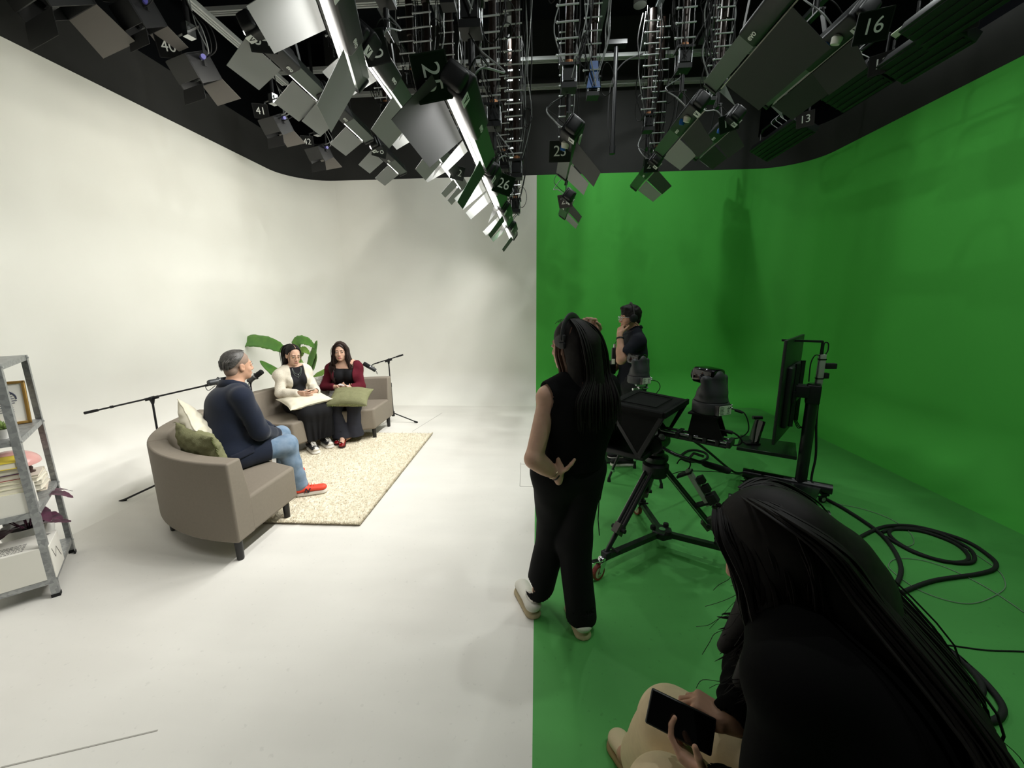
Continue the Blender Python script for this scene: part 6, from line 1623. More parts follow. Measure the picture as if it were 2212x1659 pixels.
    cap = SUB(.010, cap, H.el((0, .088, -.022), (.058, .080, .100)), H.rc((0, .09, -.10), (0, .09, -.25), .070, .06))
    cap = FOLD(cap, .004, 45, 2, (1, 1, .3))
    lo2, hi2 = bounds([H.c, H.p(0, 0, -.2)], .20)
    hr = sdf_obj('hair', cap, lo2, hi2, .004, M_HAIRB, root)
    b = MB(); rnd = random.Random(18); g = []
    for x in (-1, 1):
        for k in range(7):
            y = .055-.020*k
            g.append([H.p(x*.004, y+.0, .116+.002*k), H.p(x*.052, y, .082), H.p(x*.079, y-.01, .015), H.p(x*.080, y+.005, -.06), H.p(x*(.088+.004*k), y*.6+.02, -.14), H.p(x*(.082+.006*k), .03+.01*k, -.215), H.p(x*(.07+.004*k), .055, -.27-.012*k*(1 if x < 0 else .4))])
    g += [[H.p(.08, .0, -.08), H.p(.10, .02, -.16), H.p(.105, .06, -.24), H.p(.09, .085, -.33), H.p(.08, .09, -.39)]]*2
    locks(b, g, 20, .0060, .015, rnd, wave=.008); b.build('hair_strands', M_HAIRB, hr, world=True)
    # small phone
    ph = empty('phone', (-2.385, 4.745, .715), label='pale phone resting in the hands of the woman in the burgundy cardigan', cat='phone')
    b = MB(); b.box((0, 0, 0), (.12, .06, .008), Matrix.Rotation(.2, 3, 'Y'), bev=.003); b.build('body', mat('pale phone', '#d7cfd0', rough=.3), ph)
    # red patent flats with studs
    MR = mat('red patent leather', '#7c1218', rough=.18, spec=.6)
    for hl, to in ((V(-2.385, 4.61, ZF), V(-2.30, 4.385, ZF)), (V(-2.37, 4.70, ZF), V(-2.43, 4.475, ZF))):
        o, d, s_, L_ = shoe('flat_shoe', root, hl, to, MR, mat('dark sole', '#2a1a18', rough=.6), h=.055, w=.043, sole=.010, flat=True)
        b = MB()
        for k in (-1, 1): b.ball(to-d*.05+s_*.018*k+V(0, 0, .048), .006, n=10)
        b.ball(to-d*.09+s_*.0+V(0, 0, .052), .005, n=8); b.build('stud', mat('pearl stud', '#e3dcd2', rough=.3), o, world=True)
girl_burgundy()
# ------------------------------------------------------------------ crew: standing woman, man with headset, foreground woman
def standing_woman():
    root = person((.16, 1.88, 0), 'woman standing with her back to us in black sleeveless top and headphones')
    F_ = V(-.40, .92, 0).normalized(); R_ = V(.92, .40, 0).normalized()
    pel, waist, chest, neck = V(.165, 1.90, .885), V(.185, 1.885, 1.02), V(.205, 1.885, 1.17), V(.195, 1.90, 1.345)
    shL, shR = V(.055, 1.835, 1.265), V(.345, 1.965, 1.28)
    elL, wrL = V(-.012, 1.735, 1.0), V(.100, 1.765, .905)
    elR, wrR = V(.325, 2.17, 1.40), V(.290, 2.06, 1.535)
    hipL, hipR = pel-R_*.085, pel+R_*.085
    knL, anL, knR, anR = V(.105, 2.0, .49), V(.012, 1.99, .12), V(.195, 1.925, .48), V(.235, 1.86, .10)
    H = Head((.165, 1.935, 1.495), V(-.80, .60, -.05), (0, 0, 1), .99)
    T = torso(pel, waist, chest, neck, shL, shR, F_, .92)
    hd = U(.018, H.sdf(), H.neck(neck, .048))
    hL = hand(wrL, V(-.10, .30, .95), V(.90, .42, -.05), -1, .94, curls=((.10, .12, .1), (.12, .15, .1), (.12, .2, .15), (.15, .25, .2)), thumb_dir=(.40, .85, .35), spread=.12)
    hR = hand(wrR, V(-.30, -.25, .9), V(-.6, -.7, -.3), 1, .94, curl=(1.1, 1.2, .9), thumb=(.7, .6))
    arms = U(.02, limb(shL, elL, wrL, (.047, .041, .040, .026), .041), limb(shR, elR, wrR, (.047, .040, .039, .026), .040))
    legs = U(.03, limb(hipL, knL, anL, (.085, .055, .05, .034), .045), limb(hipR, knR, anR, (.085, .055, .05, .034), .045))
    body = U(.015, hd, OFF(T, -.002), U(.03, arms, legs), hL, hR)
    lo, hi = bounds([pel, H.c, knL, knR, anL, anR, elL, wrL, elR, wrR, shL, shR], .20); lo[2] = .03
    sdf_obj('body', body, lo, hi, .004, M_SKIN2, root)
    H.face(root)
    # sleeveless top: falls straight from the shoulders to below the waist
    MV = mat('black crepe', '#0a0a0b', rough=.9, spec=.15, bump=.08, bscale=300)
    t = U(.06, OFF(T, .014), rc(chest-F_*.02, pel+V(0, 0, .08)-F_*.0, .165, .165, flat=F_, s=.78))
    t = FOLD(t, .004, 14, 3, (1, 1, .4))
    arm_hole = U(.02, rc(shL-R_*.03-V(0, 0, .005), shL-R_*.30-V(0, 0, .05), .078, .11), rc(shL-R_*.055-V(0, 0, .09), shL-R_*.20-V(0, 0, .12), .075, .10))
    arm_holeR = rc(shR+R_*.05, shR+R_*.30-V(0, 0, .02), .075, .10)
    t = SUB(.006, t, rc(neck+V(0, 0, .02), neck+V(0, 0, .2), .062), arm_hole, arm_holeR)
    t = CUT(t, plane(neck+V(0, 0, .035), (0, 0, 1)), plane(pel+V(0, 0, .03), V(-.05, 0, -1)))
    sdf_obj('top', t, lo, hi, .005, MV, root)
    # black camisole under the arm hole
    c = CUT(OFF(T, .006), plane(chest+V(0, 0, .0), (0, 0, 1)), plane(waist, (0, 0, -1)))
    sdf_obj('camisole', c, lo, hi, .006, mat('black satin', '#101013', rough=.5), root)
    MP = mat('black trouser cloth', '#0e0e10', rough=.85, spec=.2)
    p = U(.05, rc(pel-R_*.05, pel+R_*.05, .120, flat=F_, s=.95), rc(pel+V(0, 0, .09), pel, .12, .122, flat=F_, s=.85))
    lg = lambda h, k_, a: U(.05, rc(h, k_, .112, .088), rc(k_, a-V(0, 0, .02), .088, .080))
    p = U(.05, p, U(.012, lg(hipL, knL, anL), lg(hipR, knR, anR+V(0, 0, .0)))); p = FOLD(p, .006, 13, 7, (1.2, 1.2, .6))
    p = CUT(p, plane((0, 0, .06), (0, 0, -1)), plane(pel+V(0, 0, .105), (0, 0, 1)))
    p = CUT(p, lambda P: np.where((P[:, 0] < .13) & (P[:, 2] < .3), .115-P[:, 2]+(P[:, 1]-1.95)*.5, -1.).astype(F))
    p = SUB(.008, p, rc(anL+V(0, 0, .04), anL-V(0, 0, .12), .068), rc(anR+V(0, 0, .03), anR-V(0, 0, .12), .068))
    sdf_obj('trousers', p, lo, hi, .006, MP, root)
    b = MB(); q = pel-R_*.118-F_*.055; b.tube([q+V(0, 0, .03), q+V(.0, 0, -.04)-R_*.008, q+V(.004, 0, -.10)-R_*.006], .0035, 5); b.build('pocket_seam', MP, root, world=True)
    b = MB(); b.box(q+V(-.008, 0, -.085), (.012, .008, .05)); b.build('pocket_paper', mat('pale paper', '#c9b59c', rough=.8), root, world=True, smooth=False)
    # hair: crown volume and a long curtain down the back
    cap = OFF(H.el((0, -.016, .037), (.073, .092, .080)), .014)
    bk = chest-F_*.135+V(0, 0, .03)
    cap = U(.04, cap, H.rc((-.045, -.055, .0), (-.05, -.085, -.20), .060, .055), H.rc((.045, -.055, .0), (.06, -.075, -.20), .060, .055), H.rc((0, -.075, .0), (.005, -.11, -.20), .07, .06),
            rc(H.p(-.045, -.09, -.18), bk-R_*.055, .052, .030, flat=F_, s=.6), rc(H.p(.0, -.10, -.18), bk+R_*.0, .055, .032, flat=F_, s=.6), rc(H.p(.055, -.085, -.18), bk+R_*.075, .052, .030, flat=F_, s=.6))
    cap = FOLD(cap, .005, 22, 12, (1, 1, .15))
    cap = SUB(.010, cap, H.el((0, .090, -.020), (.066, .078, .110)), H.rc((-.11, .02, -.02), (-.06, .02, -.02), .030))
    lo2, hi2 = bounds([H.c, chest-F_*.15], .20)
    hr = sdf_obj('hair', cap, lo2, hi2, .005, M_HAIR, root)
    b = MB(); rnd = random.Random(21); g = []
    for k in range(16):
        x = -.075+.15*k/15; g.append([H.p(x*.5, -.02, .128), H.p(x*1.05, -.085, .08), H.p(x*1.25, -.125, -.02), H.p(x*1.35+.01, -.135, -.14), chest-F_*.150+R_*(x*1.35+.005)+V(0, 0, .10), chest-F_*.158+R_*(x*1.35+.01)-V(0, 0, .03+.05*rnd.random())])
    locks(b, g, 12, .005, .012, rnd); b.build('hair_strands', M_HAIR, hr, world=True)
    b = MB(); g = []
    for k in range(7):
        g.append([H.p(-.060, .03-.012*k, .09), H.p(-.080, .028-.012*k, .03), H.p(-.078, .03-.016*k, -.045), H.p(-.074, .015-.018*k, -.12), H.p(-.085, .02-.022*k, -.19), H.p(-.10-.004*k, .04-.012*k, -.25), H.p(-.115+.01*k, .06-.02*k, -.29)])
    locks(b, g, 9, .0045, .007, rnd); b.build('brown_tips', M_HAIRT, hr, world=True)
    b = MB()
    for k in range(10):
        p0 = H.p(-.04+.012*k, .035+.008*rnd.random(), .112); e = H.d(rnd.uniform(-.02, .02), rnd.uniform(.01, .03), rnd.uniform(.004, .016)); b.tube(smooth_path([p0, p0+e*.5+V(0, 0, .008), p0+e, p0+e*1.5-V(0, 0, .010)], 4), .0008, 4)
    b.build('stray_hair', M_HAIR, hr, world=True)
    # headphones
    hp = empty('headphones', tuple(H.p(0, -.01, .12)), label='black over-ear headphones worn by the standing woman', cat='headphones')
    MH = mat('dark grey plastic headphone', '#2b2b2d', rough=.5)
    pts = [H.p(.094*math.cos(a), -.012+.006*math.sin(a), .025+.118*math.sin(a)) for a in [PI*(.02+.96*i/28) for i in range(29)]]
    b = MB(); b.tube(pts, .0105, 10, sx=1.55, sy=.55, up=tuple(H.f)); b.build('headband', MH, hp, world=True)
    for x in (-1, 1):
        b = MB(); R3 = H.R.transposed(); b.box(H.p(x*.0985, -.012, .010), (.018*1, .032, .030), R3, bev=.006); b.box(H.p(x*.0965, -.010, .042), (.016, .034, .034), R3, bev=.004); b.build('slider', MH, hp, world=True)
        b = MB(); b.lathe([(0, 0), (.026, 0), (.030, .006), (.029, .018), (.020, .022), (0, .022)], H.p(x*.078, .004, .028), H.d(x, .1, 0), n=24); b.build('ear_cup', MH, hp, world=True)
    # bracelets, ring, belt pack with lead
    b = MB(); d = (wrL-elL).normalized(); x, y, z = frame(d); c = wrL-d*.012; b.tube([c+x*.031*math.cos(a)+y*.026*math.sin(a) for a in [2*PI*i/20 for i in range(20)]], .0035, 6, closed=True); b.build('bracelet', mat('dark bead bracelet', '#25211c', rough=.4), root, world=True)
    b = MB(); c = wrL-d*.030; b.tube([c+x*.034*math.cos(a)+y*.029*math.sin(a) for a in [2*PI*i/20 for i in range(20)]], .0022, 6, closed=True); b.build('bracelet', mat('pale gold bracelet', '#b7aa86', rough=.3, metal=.8), root, world=True)
    bp = empty('belt_pack', tuple(pel+R_*.165+V(0, 0, .08)), label='black intercom belt pack with dangling lead on the hip of the standing woman', cat='belt pack')
    b = MB(); b.box((0, -.01, 0), (.035, .06, .11), Matrix.Rotation(.3, 3, 'Z'), bev=.006); b.build('case', M_MATTE, bp)
    b = MB(); b.cyl((.0, -.02, .055), (.0, -.02, .075), .007); b.build('knob', M_ALU, bp)
    b = MB(); b.tube(smooth_path([(.02, -.01, -.03), (.035, -.02, -.11), (.022, -.02, -.20), (.010, -.02, -.27), (.008, -.02, -.14), (.012, -.01, -.05)], 8), .003, 6); b.build('lead', M_RUB, bp)
    b = MB(); b.tube([(.008, -.02, -.25), (.006, -.02, -.38), (.016, -.02, -.47)], .0065, 6, sy=.4); b.build('strap', M_RUB, bp)
    MW = mat('white trainer leather', '#d9d6cb', rough=.5); MS = mat('cream trainer sole', '#b9a988', rough=.65)
    shoe('trainer', root, V(.0, 1.905, .0), V(-.10, 2.155, .0), MW, MS, h=.098, w=.052, sole=.034)
    shoe('trainer', root, V(.252, 1.775, .0), V(.20, 2.04, .0), MW, MS, h=.098, w=.052, sole=.034)
standing_woman()

def man_headset():
    root = person((.96, 4.18, 0), 'man standing in profile in a dark navy polo shirt with a headset, hand on his chin')
    F_ = V(-.97, -.10, 0).normalized(); R_ = V(-.10, .97, 0).normalized()   # his right side is the far one
    pel, waist, chest, neck = V(.985, 4.18, .88), V(.985, 4.18, 1.03), V(.985, 4.18, 1.20), V(.995, 4.18, 1.40)
    shL, shR = V(.985, 3.99, 1.32), V(.975, 4.37, 1.32)
    elL, wrL = V(.815, 3.93, 1.145), V(.815, 4.045, 1.385)
    elR, wrR = V(.90, 4.41, 1.06), V(.735, 4.28, .90)
    hipL, hipR = pel-R_*.09, pel+R_*.09
    knL, anL, knR, anR = V(.96, 4.09, .47), V(.985, 4.09, .09), V(.96, 4.28, .47), V(.985, 4.28, .09)
    H = Head((.935, 4.17, 1.545), V(-.97, -.10, -.06), (0, 0, 1), 1.0)
    T = torso(pel, waist, chest, neck, shL, shR, F_, 1.02, depth=1.05)
    hd = U(.02, H.sdf(True), H.neck(neck, .056))
    hL = hand(wrL, V(.20, .62, .75), V(.75, .35, -.45), -1, .95, curl=(1.0, 1.1, .8), thumb=(.4, .3), thumb_dir=(.7, .5, .3))
    hR = hand(wrR, V(-.6, -.3, -.5), V(0, 0, -1), 1, 1.0, curl=(.5, .6, .5))
    arms = U(.02, limb(shL, elL, wrL, (.052, .044, .043, .028), .044), limb(shR, elR, wrR, (.052, .044, .042, .028), .043))
    legs = U(.03, limb(hipL, knL, anL, (.085, .058, .055, .036)), limb(hipR, knR, anR, (.085, .058, .055, .036)))
    body = U(.015, hd, T, U(.02, arms, legs), hL, hR)
    lo, hi = bounds([pel, H.c, knL, knR, anL, anR, elL, wrL, elR, wrR, shL, shR], .18); lo[2] = .03
    sdf_obj('body', body, lo, hi, .0045, M_SKIN, root)
    H.face(root)
    MP = mat('dark navy polo', '#12151f', rough=.85, spec=.25, bump=.1, bscale=400)
    t = U(.03, OFF(T, .014), rc(shL, shL+(elL-shL)*.62, .068, .070), rc(shR, shR+(elR-shR)*.62, .068, .068), rc(chest, pel+V(0, 0, .02), .155, .158, flat=F_, s=.82))
    t = FOLD(t, .005, 20, 5)
    t = SUB(.006, t, rc(neck+V(0, 0, .0), neck+V(0, 0, .2), .060), rc(shL+(elL-shL)*.58, elL, .054, .054), rc(shR+(elR-shR)*.58, elR, .054, .054))
    t = CUT(t, plane(neck+V(0, 0, .05), V(F_.x*.3, F_.y*.3, 1)), plane(pel-V(0, 0, .03), (0, 0, -1)), plane(shL+(elL-shL)*.70, elL-shL) if False else plane((0, 0, -5), (0, 0, -1)))
    po = sdf_obj('polo_shirt', t, lo, hi, .005, MP, root)
    b = MB()
    vs = []
    for i in range(19):
        a = .35+5.6*i/18; o_ = (F_*math.cos(a)+R_*math.sin(a))
        for rr, z in ((.060, .028), (.064, .060), (.074, .034)): vs.append(neck+o_*rr+V(0, 0, z))
    b.add(vs, [(i*3+k_, (i+1)*3+k_, (i+1)*3+k_+1, i*3+k_+1) for i in range(18) for k_ in range(2)]); b.build('collar', MP, po, world=True, solid=.004)
    MT = mat('charcoal cotton trousers', '#26272a', rough=.9, spec=.2)
    p = U(.05, rc(pel-R_*.07, pel+R_*.07, .125), rc(pel+V(0, 0, .08), pel, .135, .13, flat=F_, s=.85), rc(hipL, knL, .110, .082), rc(hipR, knR, .110, .082), rc(knL, anL, .08, .068), rc(knR, anR, .08, .068))
    p = CUT(FOLD(p, .006, 16, 8), plane((0, 0, .075), (0, 0, -1)), plane(pel+V(0, 0, .08), (0, 0, 1)))
    p = SUB(.006, p, rc(anL, anL-V(0, 0, .1), .05), rc(anR, anR-V(0, 0, .1), .05))
    sdf_obj('trousers', p, lo, hi, .006, MT, root)
    for hl in (V(1.05, 4.09, 0), V(1.05, 4.28, 0)):
        shoe('canvas_shoe', root, hl, hl+V(-.275, -.02, 0), mat('black canvas', '#1a1a1c', rough=.85), mat('white rubber', '#e6e2da', rough=.55), h=.09, w=.050, sole=.026)
    # short dark hair
    cap = OFF(H.el((0, -.014, .036), (.073, .092, .080)), .012)
    cap = U(.02, cap, H.el((0, .045, .088), (.056, .050, .032)), H.el((0, -.060, -.03), (.058, .045, .055)))
    cap = CUT(FOLD(cap, .003, 60, 2), plane(H.p(0, .064, .0), H.d(0, .9, -.62)), plane(H.p(0, -.03, -.045), H.d(0, .55, -1)))
    cap = SUB(.005, cap, H.rc((-.1, .03, -.045), (.1, .03, -.045), .042))
    sdf_obj('hair', cap, *bounds([H.c], .17), .004, M_HAIR, root)
    # glasses with pale frames
    b = MB()
    for x in (-.033, .033): b.tube([H.p(x+.026*math.cos(a), .106-.004*abs(math.cos(a)), -.004+.019*math.sin(a)) for a in [2*PI*i/20 for i in range(20)]], .0026, 6, closed=True)
    b.tube([H.p(-.009, .107, .0), H.p(.009, .107, .0)], .002, 5)
    for x in (-1, 1): b.tube([H.p(x*.059, .100, .002), H.p(x*.077, .02, .004)], .002, 5)
    b.build('glasses', mat('clear pale frame', '#c9d0d0', rough=.2, spec=.6), root, world=True)
    hp = empty('headset', tuple(H.p(0, -.01, .12)), label='black headset with boom microphone worn by the man in the polo shirt', cat='headset')
    pts = [H.p(.092*math.cos(a), -.010, .02+.120*math.sin(a)) for a in [PI*(.02+.96*i/26) for i in range(27)]]
    b = MB(); b.tube(pts, .007, 8, sx=1.6, sy=.6, up=tuple(H.f)); b.build('headband', M_CAMB, hp, world=True)
    for x in (-1, 1):
        b = MB(); b.lathe([(0, 0), (.036, 0), (.041, .008), (.040, .024), (.028, .030), (0, .030)], H.p(x*.074, -.006, -.008), H.d(x, 0, 0), n=24); b.build('ear_cup', M_MATTE, hp, world=True)
    b = MB(); b.tube(smooth_path([H.p(-.100, .01, -.03), H.p(-.092, .05, -.06), H.p(-.06, .09, -.075)], 6), .0025, 6); b.ball(H.p(-.055, .095, -.076), .007, n=8); b.build('boom', M_RUB, hp, world=True)
    b = MB(); b.tube(smooth_path([H.p(-.09, -.01, -.05), neck-R_*.07+V(-.0, 0, .03), chest-R_*.08+F_*.13, waist+F_*.14-R_*.05], 7), .0025, 6); b.build('lead', M_RUB, hp, world=True)
    wt = MB(); d = (wrL-elL).normalized(); x, y, z = frame(d); c = wrL-d*.045; wt.tube([c+x*.034*math.cos(a)+y*.032*math.sin(a) for a in [2*PI*i/20 for i in range(20)]], .009, 6, closed=True, sx=.5); wt.build('watch', M_MATTE, root, world=True)
    # bottle-shaped device behind his forearm
    bt = empty('wireless_transmitter', (.765, 4.02, 1.17), label='black transmitter with pale labels hanging in front of the man in the polo shirt', cat='transmitter')
    b = MB(); b.box((0, 0, 0), (.05, .04, .17), bev=.008); b.build('case', M_MATTE, bt)
    b = MB(); b.box((-.01, -.021, -.05), (.03, .003, .05)); b.build('label', M_LABEL, bt, smooth=False)
    b = MB(); b.cyl((0, 0, .085), (0, 0, .12), .012); b.build('antenna', M_ALU, bt)
    b = MB(); b.tube(smooth_path([(0, 0, .12), (.06, .0, .2), (.17, -.05, .26)], 6), .003, 5); b.build('lanyard', M_RUB, bt)
man_headset()

PX6, SV6 = V(0.9277, -0.3307, -0.1730), V(-0.0711, -0.6590, -0.7488)     # long and short edges of the phone
def foreground_woman():
    root = person((.72, .70, .45), 'woman seated in the foreground with long black hair, looking at her phone')
    F_ = V(-.89, .46, 0).normalized(); R_ = V(.46, .89, 0).normalized()
    pel, waist, chest, neck = V(.715, .645, .52), V(.675, .665, .70), V(.615, .705, .88), V(.565, .78, 1.05)
    shL, shR = V(.462, .640, 1.015), V(.605, .925, .965)
    elL, wrL = V(.445, .60, .73), V(.372, .752, .692)
    elR, wrR = V(.575, .95, .73), V(.442, .880, .745)
    hipL, hipR = pel-R_*.09, pel+R_*.09
    knL, anL, knR, anR = V(.325, .80, .475), V(.42, .90, .10), V(.405, 1.01, .455), V(.395, 1.15, .09)
    H = Head((.525, .845, 1.155), V(-.80, .34, -.50), (-.30, .1, 1), 1.0)
    T = torso(pel, waist, chest, neck, shL, shR, V(-.80, .42, -.35), 1.05, bust=1., depth=1.05)
    hd = U(.018, H.sdf(), H.neck(neck, .050))
    # phone and the hands round it
    pc = V(.352, .822, .698); px, sv = PX6, SV6; sv = (sv-px*sv.dot(px)).normalized(); pn = -(px.cross(sv)); py = -sv
    ph = empty('phone', tuple(pc), label='black smartphone held by the foreground woman', cat='phone')
    RP = Matrix((px, py, pn)).transposed()
    b = MB(); b.box((0, 0, 0), (.152, .076, .010), RP, bev=.0045); b.build('case', mat('black phone case', '#0b0b0c', rough=.4), ph)
    b = MB(); b.box(pn*.0052, (.144, .068, .0008), RP); b.build('screen', M_GLASS, ph, smooth=False)
    dl = (-px*.72-sv*.22-pn*.15).normalized(); nl = (-sv*.9-px*.15+pn*.2); wrL = pc+sv*.058-pn*.022+px*.018-dl*.080
    hL = hand(wrL, dl, nl, -1, .88, curls=((.55, .6, .4), (.6, .6, .4), (.65, .6, .4), (.7, .6, .4)), thumb=(.25, .2), thumb_dir=(.45, .75, .62), k=.006, spread=.04)
    dr = (-px*.92-sv*.12-pn*.05).normalized(); nr = (sv*.75-pn*.55); wrR = pc-sv*.050-pn*.030+px*.050-dr*.060
    hR = hand(wrR, dr, nr, 1, .88, curls=((.95, .75, .4), (.85, .8, .5), (.8, .8, .5), (.8, .8, .5)), thumb=(.3, .2), thumb_dir=(.75, .05, .60), k=.006, spread=.05)
    arms = U(.02, limb(shL, elL, wrL, (.050, .042, .040, .026)), limb(shR, elR, wrR, (.050, .042, .040, .026)))
    legs = U(.03, limb(hipL, knL, anL, (.085, .055, .05, .034)), limb(hipR, knR, anR, (.085, .055, .05, .034)))
    body = U(.012, hd, OFF(T, -.004), U(.03, arms, legs), hL, hR, rc(anR, (.33, 1.21, .055), .030, .03), rc(anL, (.33, .98, .055), .03, .03))
    lo, hi = bounds([pel, H.c, knL, knR, anL, anR, elL, wrL, elR, wrR, shL, shR], .20); lo[2] = .02
    sdf_obj('body', body, lo, hi, .003, M_SKIN, root)
    H.face(root)
    for w_, sg in ((wrL, -1), (wrR, 1)): pass
    MS = mat('black jersey', '#070707', rough=.92, spec=.12, bump=.06, bscale=400)
    t = U(.05, OFF(T, .014), rc(chest-F_*.05, pel-F_*.02, .175, .19, flat=F_, s=.85))
    def sleeve(s_, e, w_, sd):
        ax = (w_-e).normalized(); f0 = U(.03, rc(s_, e, .066, .060), rc(e, w_-ax*.012, .058, .040)); ee, aa = _v(e), _v(ax)
        def g(P):
            q = (P-ee)@aa
            return f0(P)+.0035*np.sin(q*170+2*np.sin(P[:, 2]*60))*np.clip(q*14, 0, 1)
        return g
    t = U(.03, t, sleeve(shL, elL, wrL, -1), sleeve(shR, elR, wrR, 1))
    t = FOLD(t, .004, 16, 5)
    aL, aR = (wrL-elL).normalized(), (wrR-elR).normalized()
    t = SUB(.005, t, rc(neck+V(-.01, .01, .03), neck+V(-.08, .06, .2), .052), rc(wrL-aL*.02, wrL+aL*.05, .030), rc(wrR-aR*.02, wrR+aR*.05, .030))
    t = CUT(t, plane(wrL+aL*.004, aL) if False else plane((0, 0, -9), (0, 0, -1)), plane(pel-V(0, 0, .06), (0, 0, -1)), plane(neck+V(0, 0, .075), V(-.10, .25, 1)))
    sdf_obj('sweater', t, lo, hi, .0045, MS, root)
    MT = mat('beige cotton twill', '#d3bf9c', rough=.85, spec=.2, vary=.04, scale=40, bump=.08, bscale=500)
    p = U(.04, rc(pel-R_*.07, pel+R_*.07, .13), rc(hipL, knL, .112, .090), rc(hipR, knR, .112, .090), U(.03, rc(knR, anR+V(0, 0, .03), .088, .098)), U(.03, rc(knL, anL+V(0, 0, .03), .088, .090)))
    p = FOLD(p, .005, 18, 4, (1.2, 1.2, .6)); p = CUT(p, plane((0, 0, .055), (0, 0, -1)))
    p = SUB(.006, p, rc(anR+V(0, 0, .05), anR-V(0, 0, .1), .072, .085), rc(anL+V(0, 0, .05), anL-V(0, 0, .1), .07, .08))
    sdf_obj('trousers', p, lo, hi, .005, MT, root)
    MU = mat('cream suede', '#cdbb98', rough=.85, bump=.1, bscale=400); MG = mat('tan gum sole', '#a98c62', rough=.6)
    for hl, to in ((V(.43, 1.065, 0), V(.30, 1.315, 0)), (V(.46, .84, 0), V(.29, 1.04, 0))):
        o, d, s_, L_ = shoe('suede_shoe', root, hl, to, MU, MG, h=.075, w=.050, sole=.024)
        b = MB(); b.ball(to-d*.045+V(0, 0, .045), (.036, .040, .018), n=14, rot=Matrix((s_, d, V(0, 0, 1))).transposed()); b.build('toe_overlay', mat('beige suede overlay', '#b7a27c', rough=.9), o, world=True)
        b = MB(); q = hl+d*.12+V(0, 0, .072); b.tube([q-s_*.032-V(0, 0, .018), q-s_*.02+d*.015, q+s_*.02+d*.015, q+s_*.032-V(0, 0, .018)], .008, 7); b.build('tongue_edge', mat('off-white lining', '#ded8c8', rough=.8), o, world=True)
    # bracelets and watch
    x, y, z = frame(aR); c = wrR-aR*.004; b = MB()
    for i in range(16):
        a = 2*PI*i/16; q = c+x*.0315*math.cos(a)+y*.029*math.sin(a); r_ = (x*math.cos(a)+y*math.sin(a)); b.bar(q-aR*.0045, q+aR*.0045, .0105, .003, up=r_)
    b.build('link_bracelet', mat('steel and gold links', '#c9bfa6', rough=.2, metal=.9), root, world=True, smooth=False)
    b = MB(); c = wrR-aR*.018; b.tube([c+x*.033*math.cos(a)+y*.030*math.sin(a) for a in [2*PI*i/20 for i in range(20)]], .0025, 6, closed=True); b.build('bangle', mat('rose gold', '#c79a76', rough=.2, metal=.9), root, world=True)
    x, y, z = frame(aL); c = wrL+aL*.0; b = MB(); b.tube([c+x*.030*math.cos(a)+y*.026*math.sin(a) for a in [2*PI*i/24 for i in range(24)]], .008, 6, closed=True, sx=.4); b.build('watch_strap', mat('white strap', '#d9d9dc', rough=.5), root, world=True)
    b = MB(); b.lathe([(0, 0), (.016, 0), (.017, .004), (.014, .008), (0, .008)], c-x*.030, -x, n=20); b.build('watch_case', M_ALU, root, world=True)
    # long wavy hair
    FL, FR = V(.455, .775, .87), V(.475, .90, .84)
    cap = OFF(H.el((0, -.016, .037), (.073, .092, .080)), .016)
    cap = U(.05, cap, H.rc((0, -.06, -.02), (0, -.08, -.12), .085, .10), H.rc((-.055, .03, -.02), (-.07, .05, -.15), .040, .050), H.rc((.055, .03, -.02), (.06, .05, -.15), .040, .045),
            rc(H.p(0, -.09, -.10), chest-F_*.12+V(0, 0, .06), .095, .080, flat=F_, s=.6), rc(chest-F_*.12+V(0, 0, .06), waist-F_*.155+V(.0, 0, .02), .080, .040, flat=F_, s=.6),
            rc(H.p(-.075, .05, -.13), FL, .045, .016), rc(H.p(.06, .06, -.13), FR, .045, .014))
    cap = FOLD(cap, .006, 24, 31, (1, 1, .4))
    lo2, hi2 = bounds([H.c, waist-F_*.2, FL, FR], .20)
    hr = sdf_obj('hair', cap, lo2, hi2, .005, M_HAIR, root)
    rnd = random.Random(5); g = []
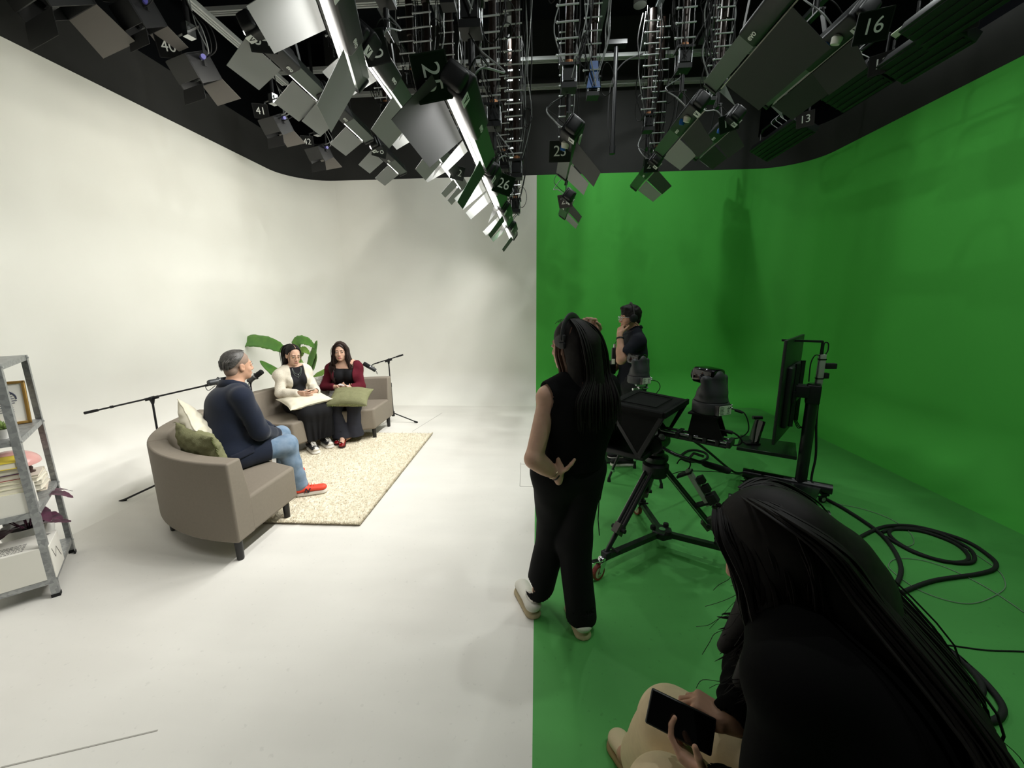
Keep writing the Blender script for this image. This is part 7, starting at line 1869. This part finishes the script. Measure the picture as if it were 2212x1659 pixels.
    for k in range(22):
        u = k/21; x = -.085+.17*u
        g.append([H.p(.02+x*.2, .0, .132), H.p(x*1.0, -.055, .11), H.p(x*1.2, -.105, .03), H.p(x*1.3, -.125, -.07), chest-F_*(.150+.02*rnd.random())+R_*(x*1.6)+V(0, 0, .12), chest-F_*.165+R_*(x*1.7)-V(0, 0, .02), waist-F_*(.185+.02*rnd.random())+R_*(x*1.6)+V(0, 0, .03), waist-F_*.20+R_*x*1.6-V(0, 0, .10+.08*rnd.random())])
    b = MB(); locks(b, g, 13, .0055, .016, rnd, wave=.012); b.build('back_strands', M_HAIR, hr, world=True)
    g = []
    for sg in (-1, 1):
        for k in range(12):
            y0 = .075-.013*k
            end = FL if sg < 0 else FR
            q = V(rnd.uniform(-.03, .03), rnd.uniform(-.03, .03), rnd.uniform(-.05, .05))
            g.append([H.p(sg*.008, y0*.9, .122), H.p(sg*.058, y0, .090), H.p(sg*.088, y0, .02), H.p(sg*.096, y0+.015, -.06), H.p(sg*.098, y0*.8+.035, -.14), (H.p(sg*.08, .06, -.2)+end)/2+q*.5, end+q])
    b = MB(); locks(b, g, 12, .0050, .012, rnd, wave=.012); b.build('front_strands', M_HAIR, hr, world=True)
    b = MB()
    for k in range(70):
        gg = rnd.choice(g) if k % 2 else None
        if gg: p0 = V(gg[rnd.randint(3, 5)])
        else: p0 = chest-F_*.165+R_*rnd.uniform(-.12, .16)+V(0, 0, rnd.uniform(-.2, .15))
        o_ = V(rnd.uniform(-.03, .03), rnd.uniform(-.03, .03), 0)-F_*(.03 if not gg else -.015); pts = [p0]
        for j in range(1, 6): pts.append(p0+o_*j*.5+V(rnd.uniform(-.008, .008), rnd.uniform(-.008, .008), -.028*j))
        b.tube(smooth_path(pts, 4), .0007, 4)
    b.build('stray_hair', M_HAIR, hr, world=True)
    # low stool under her
    st = empty('stool', (.82, .655, 0), label='black stool under the foreground woman at the bottom edge', cat='stool')
    b = MB(); b.lathe([(0, .36), (.17, .36), (.18, .37), (.18, .39), (.16, .40), (0, .40)], n=36); b.build('seat', M_CLOTH, st)
    for k in range(4):
        b = MB(); a = .5+k*PI/2; b.tube([(.11*math.cos(a), .11*math.sin(a), .36), (.16*math.cos(a), .16*math.sin(a), .0)], .013, 10); b.build('leg', M_SATIN, st)
foreground_woman()
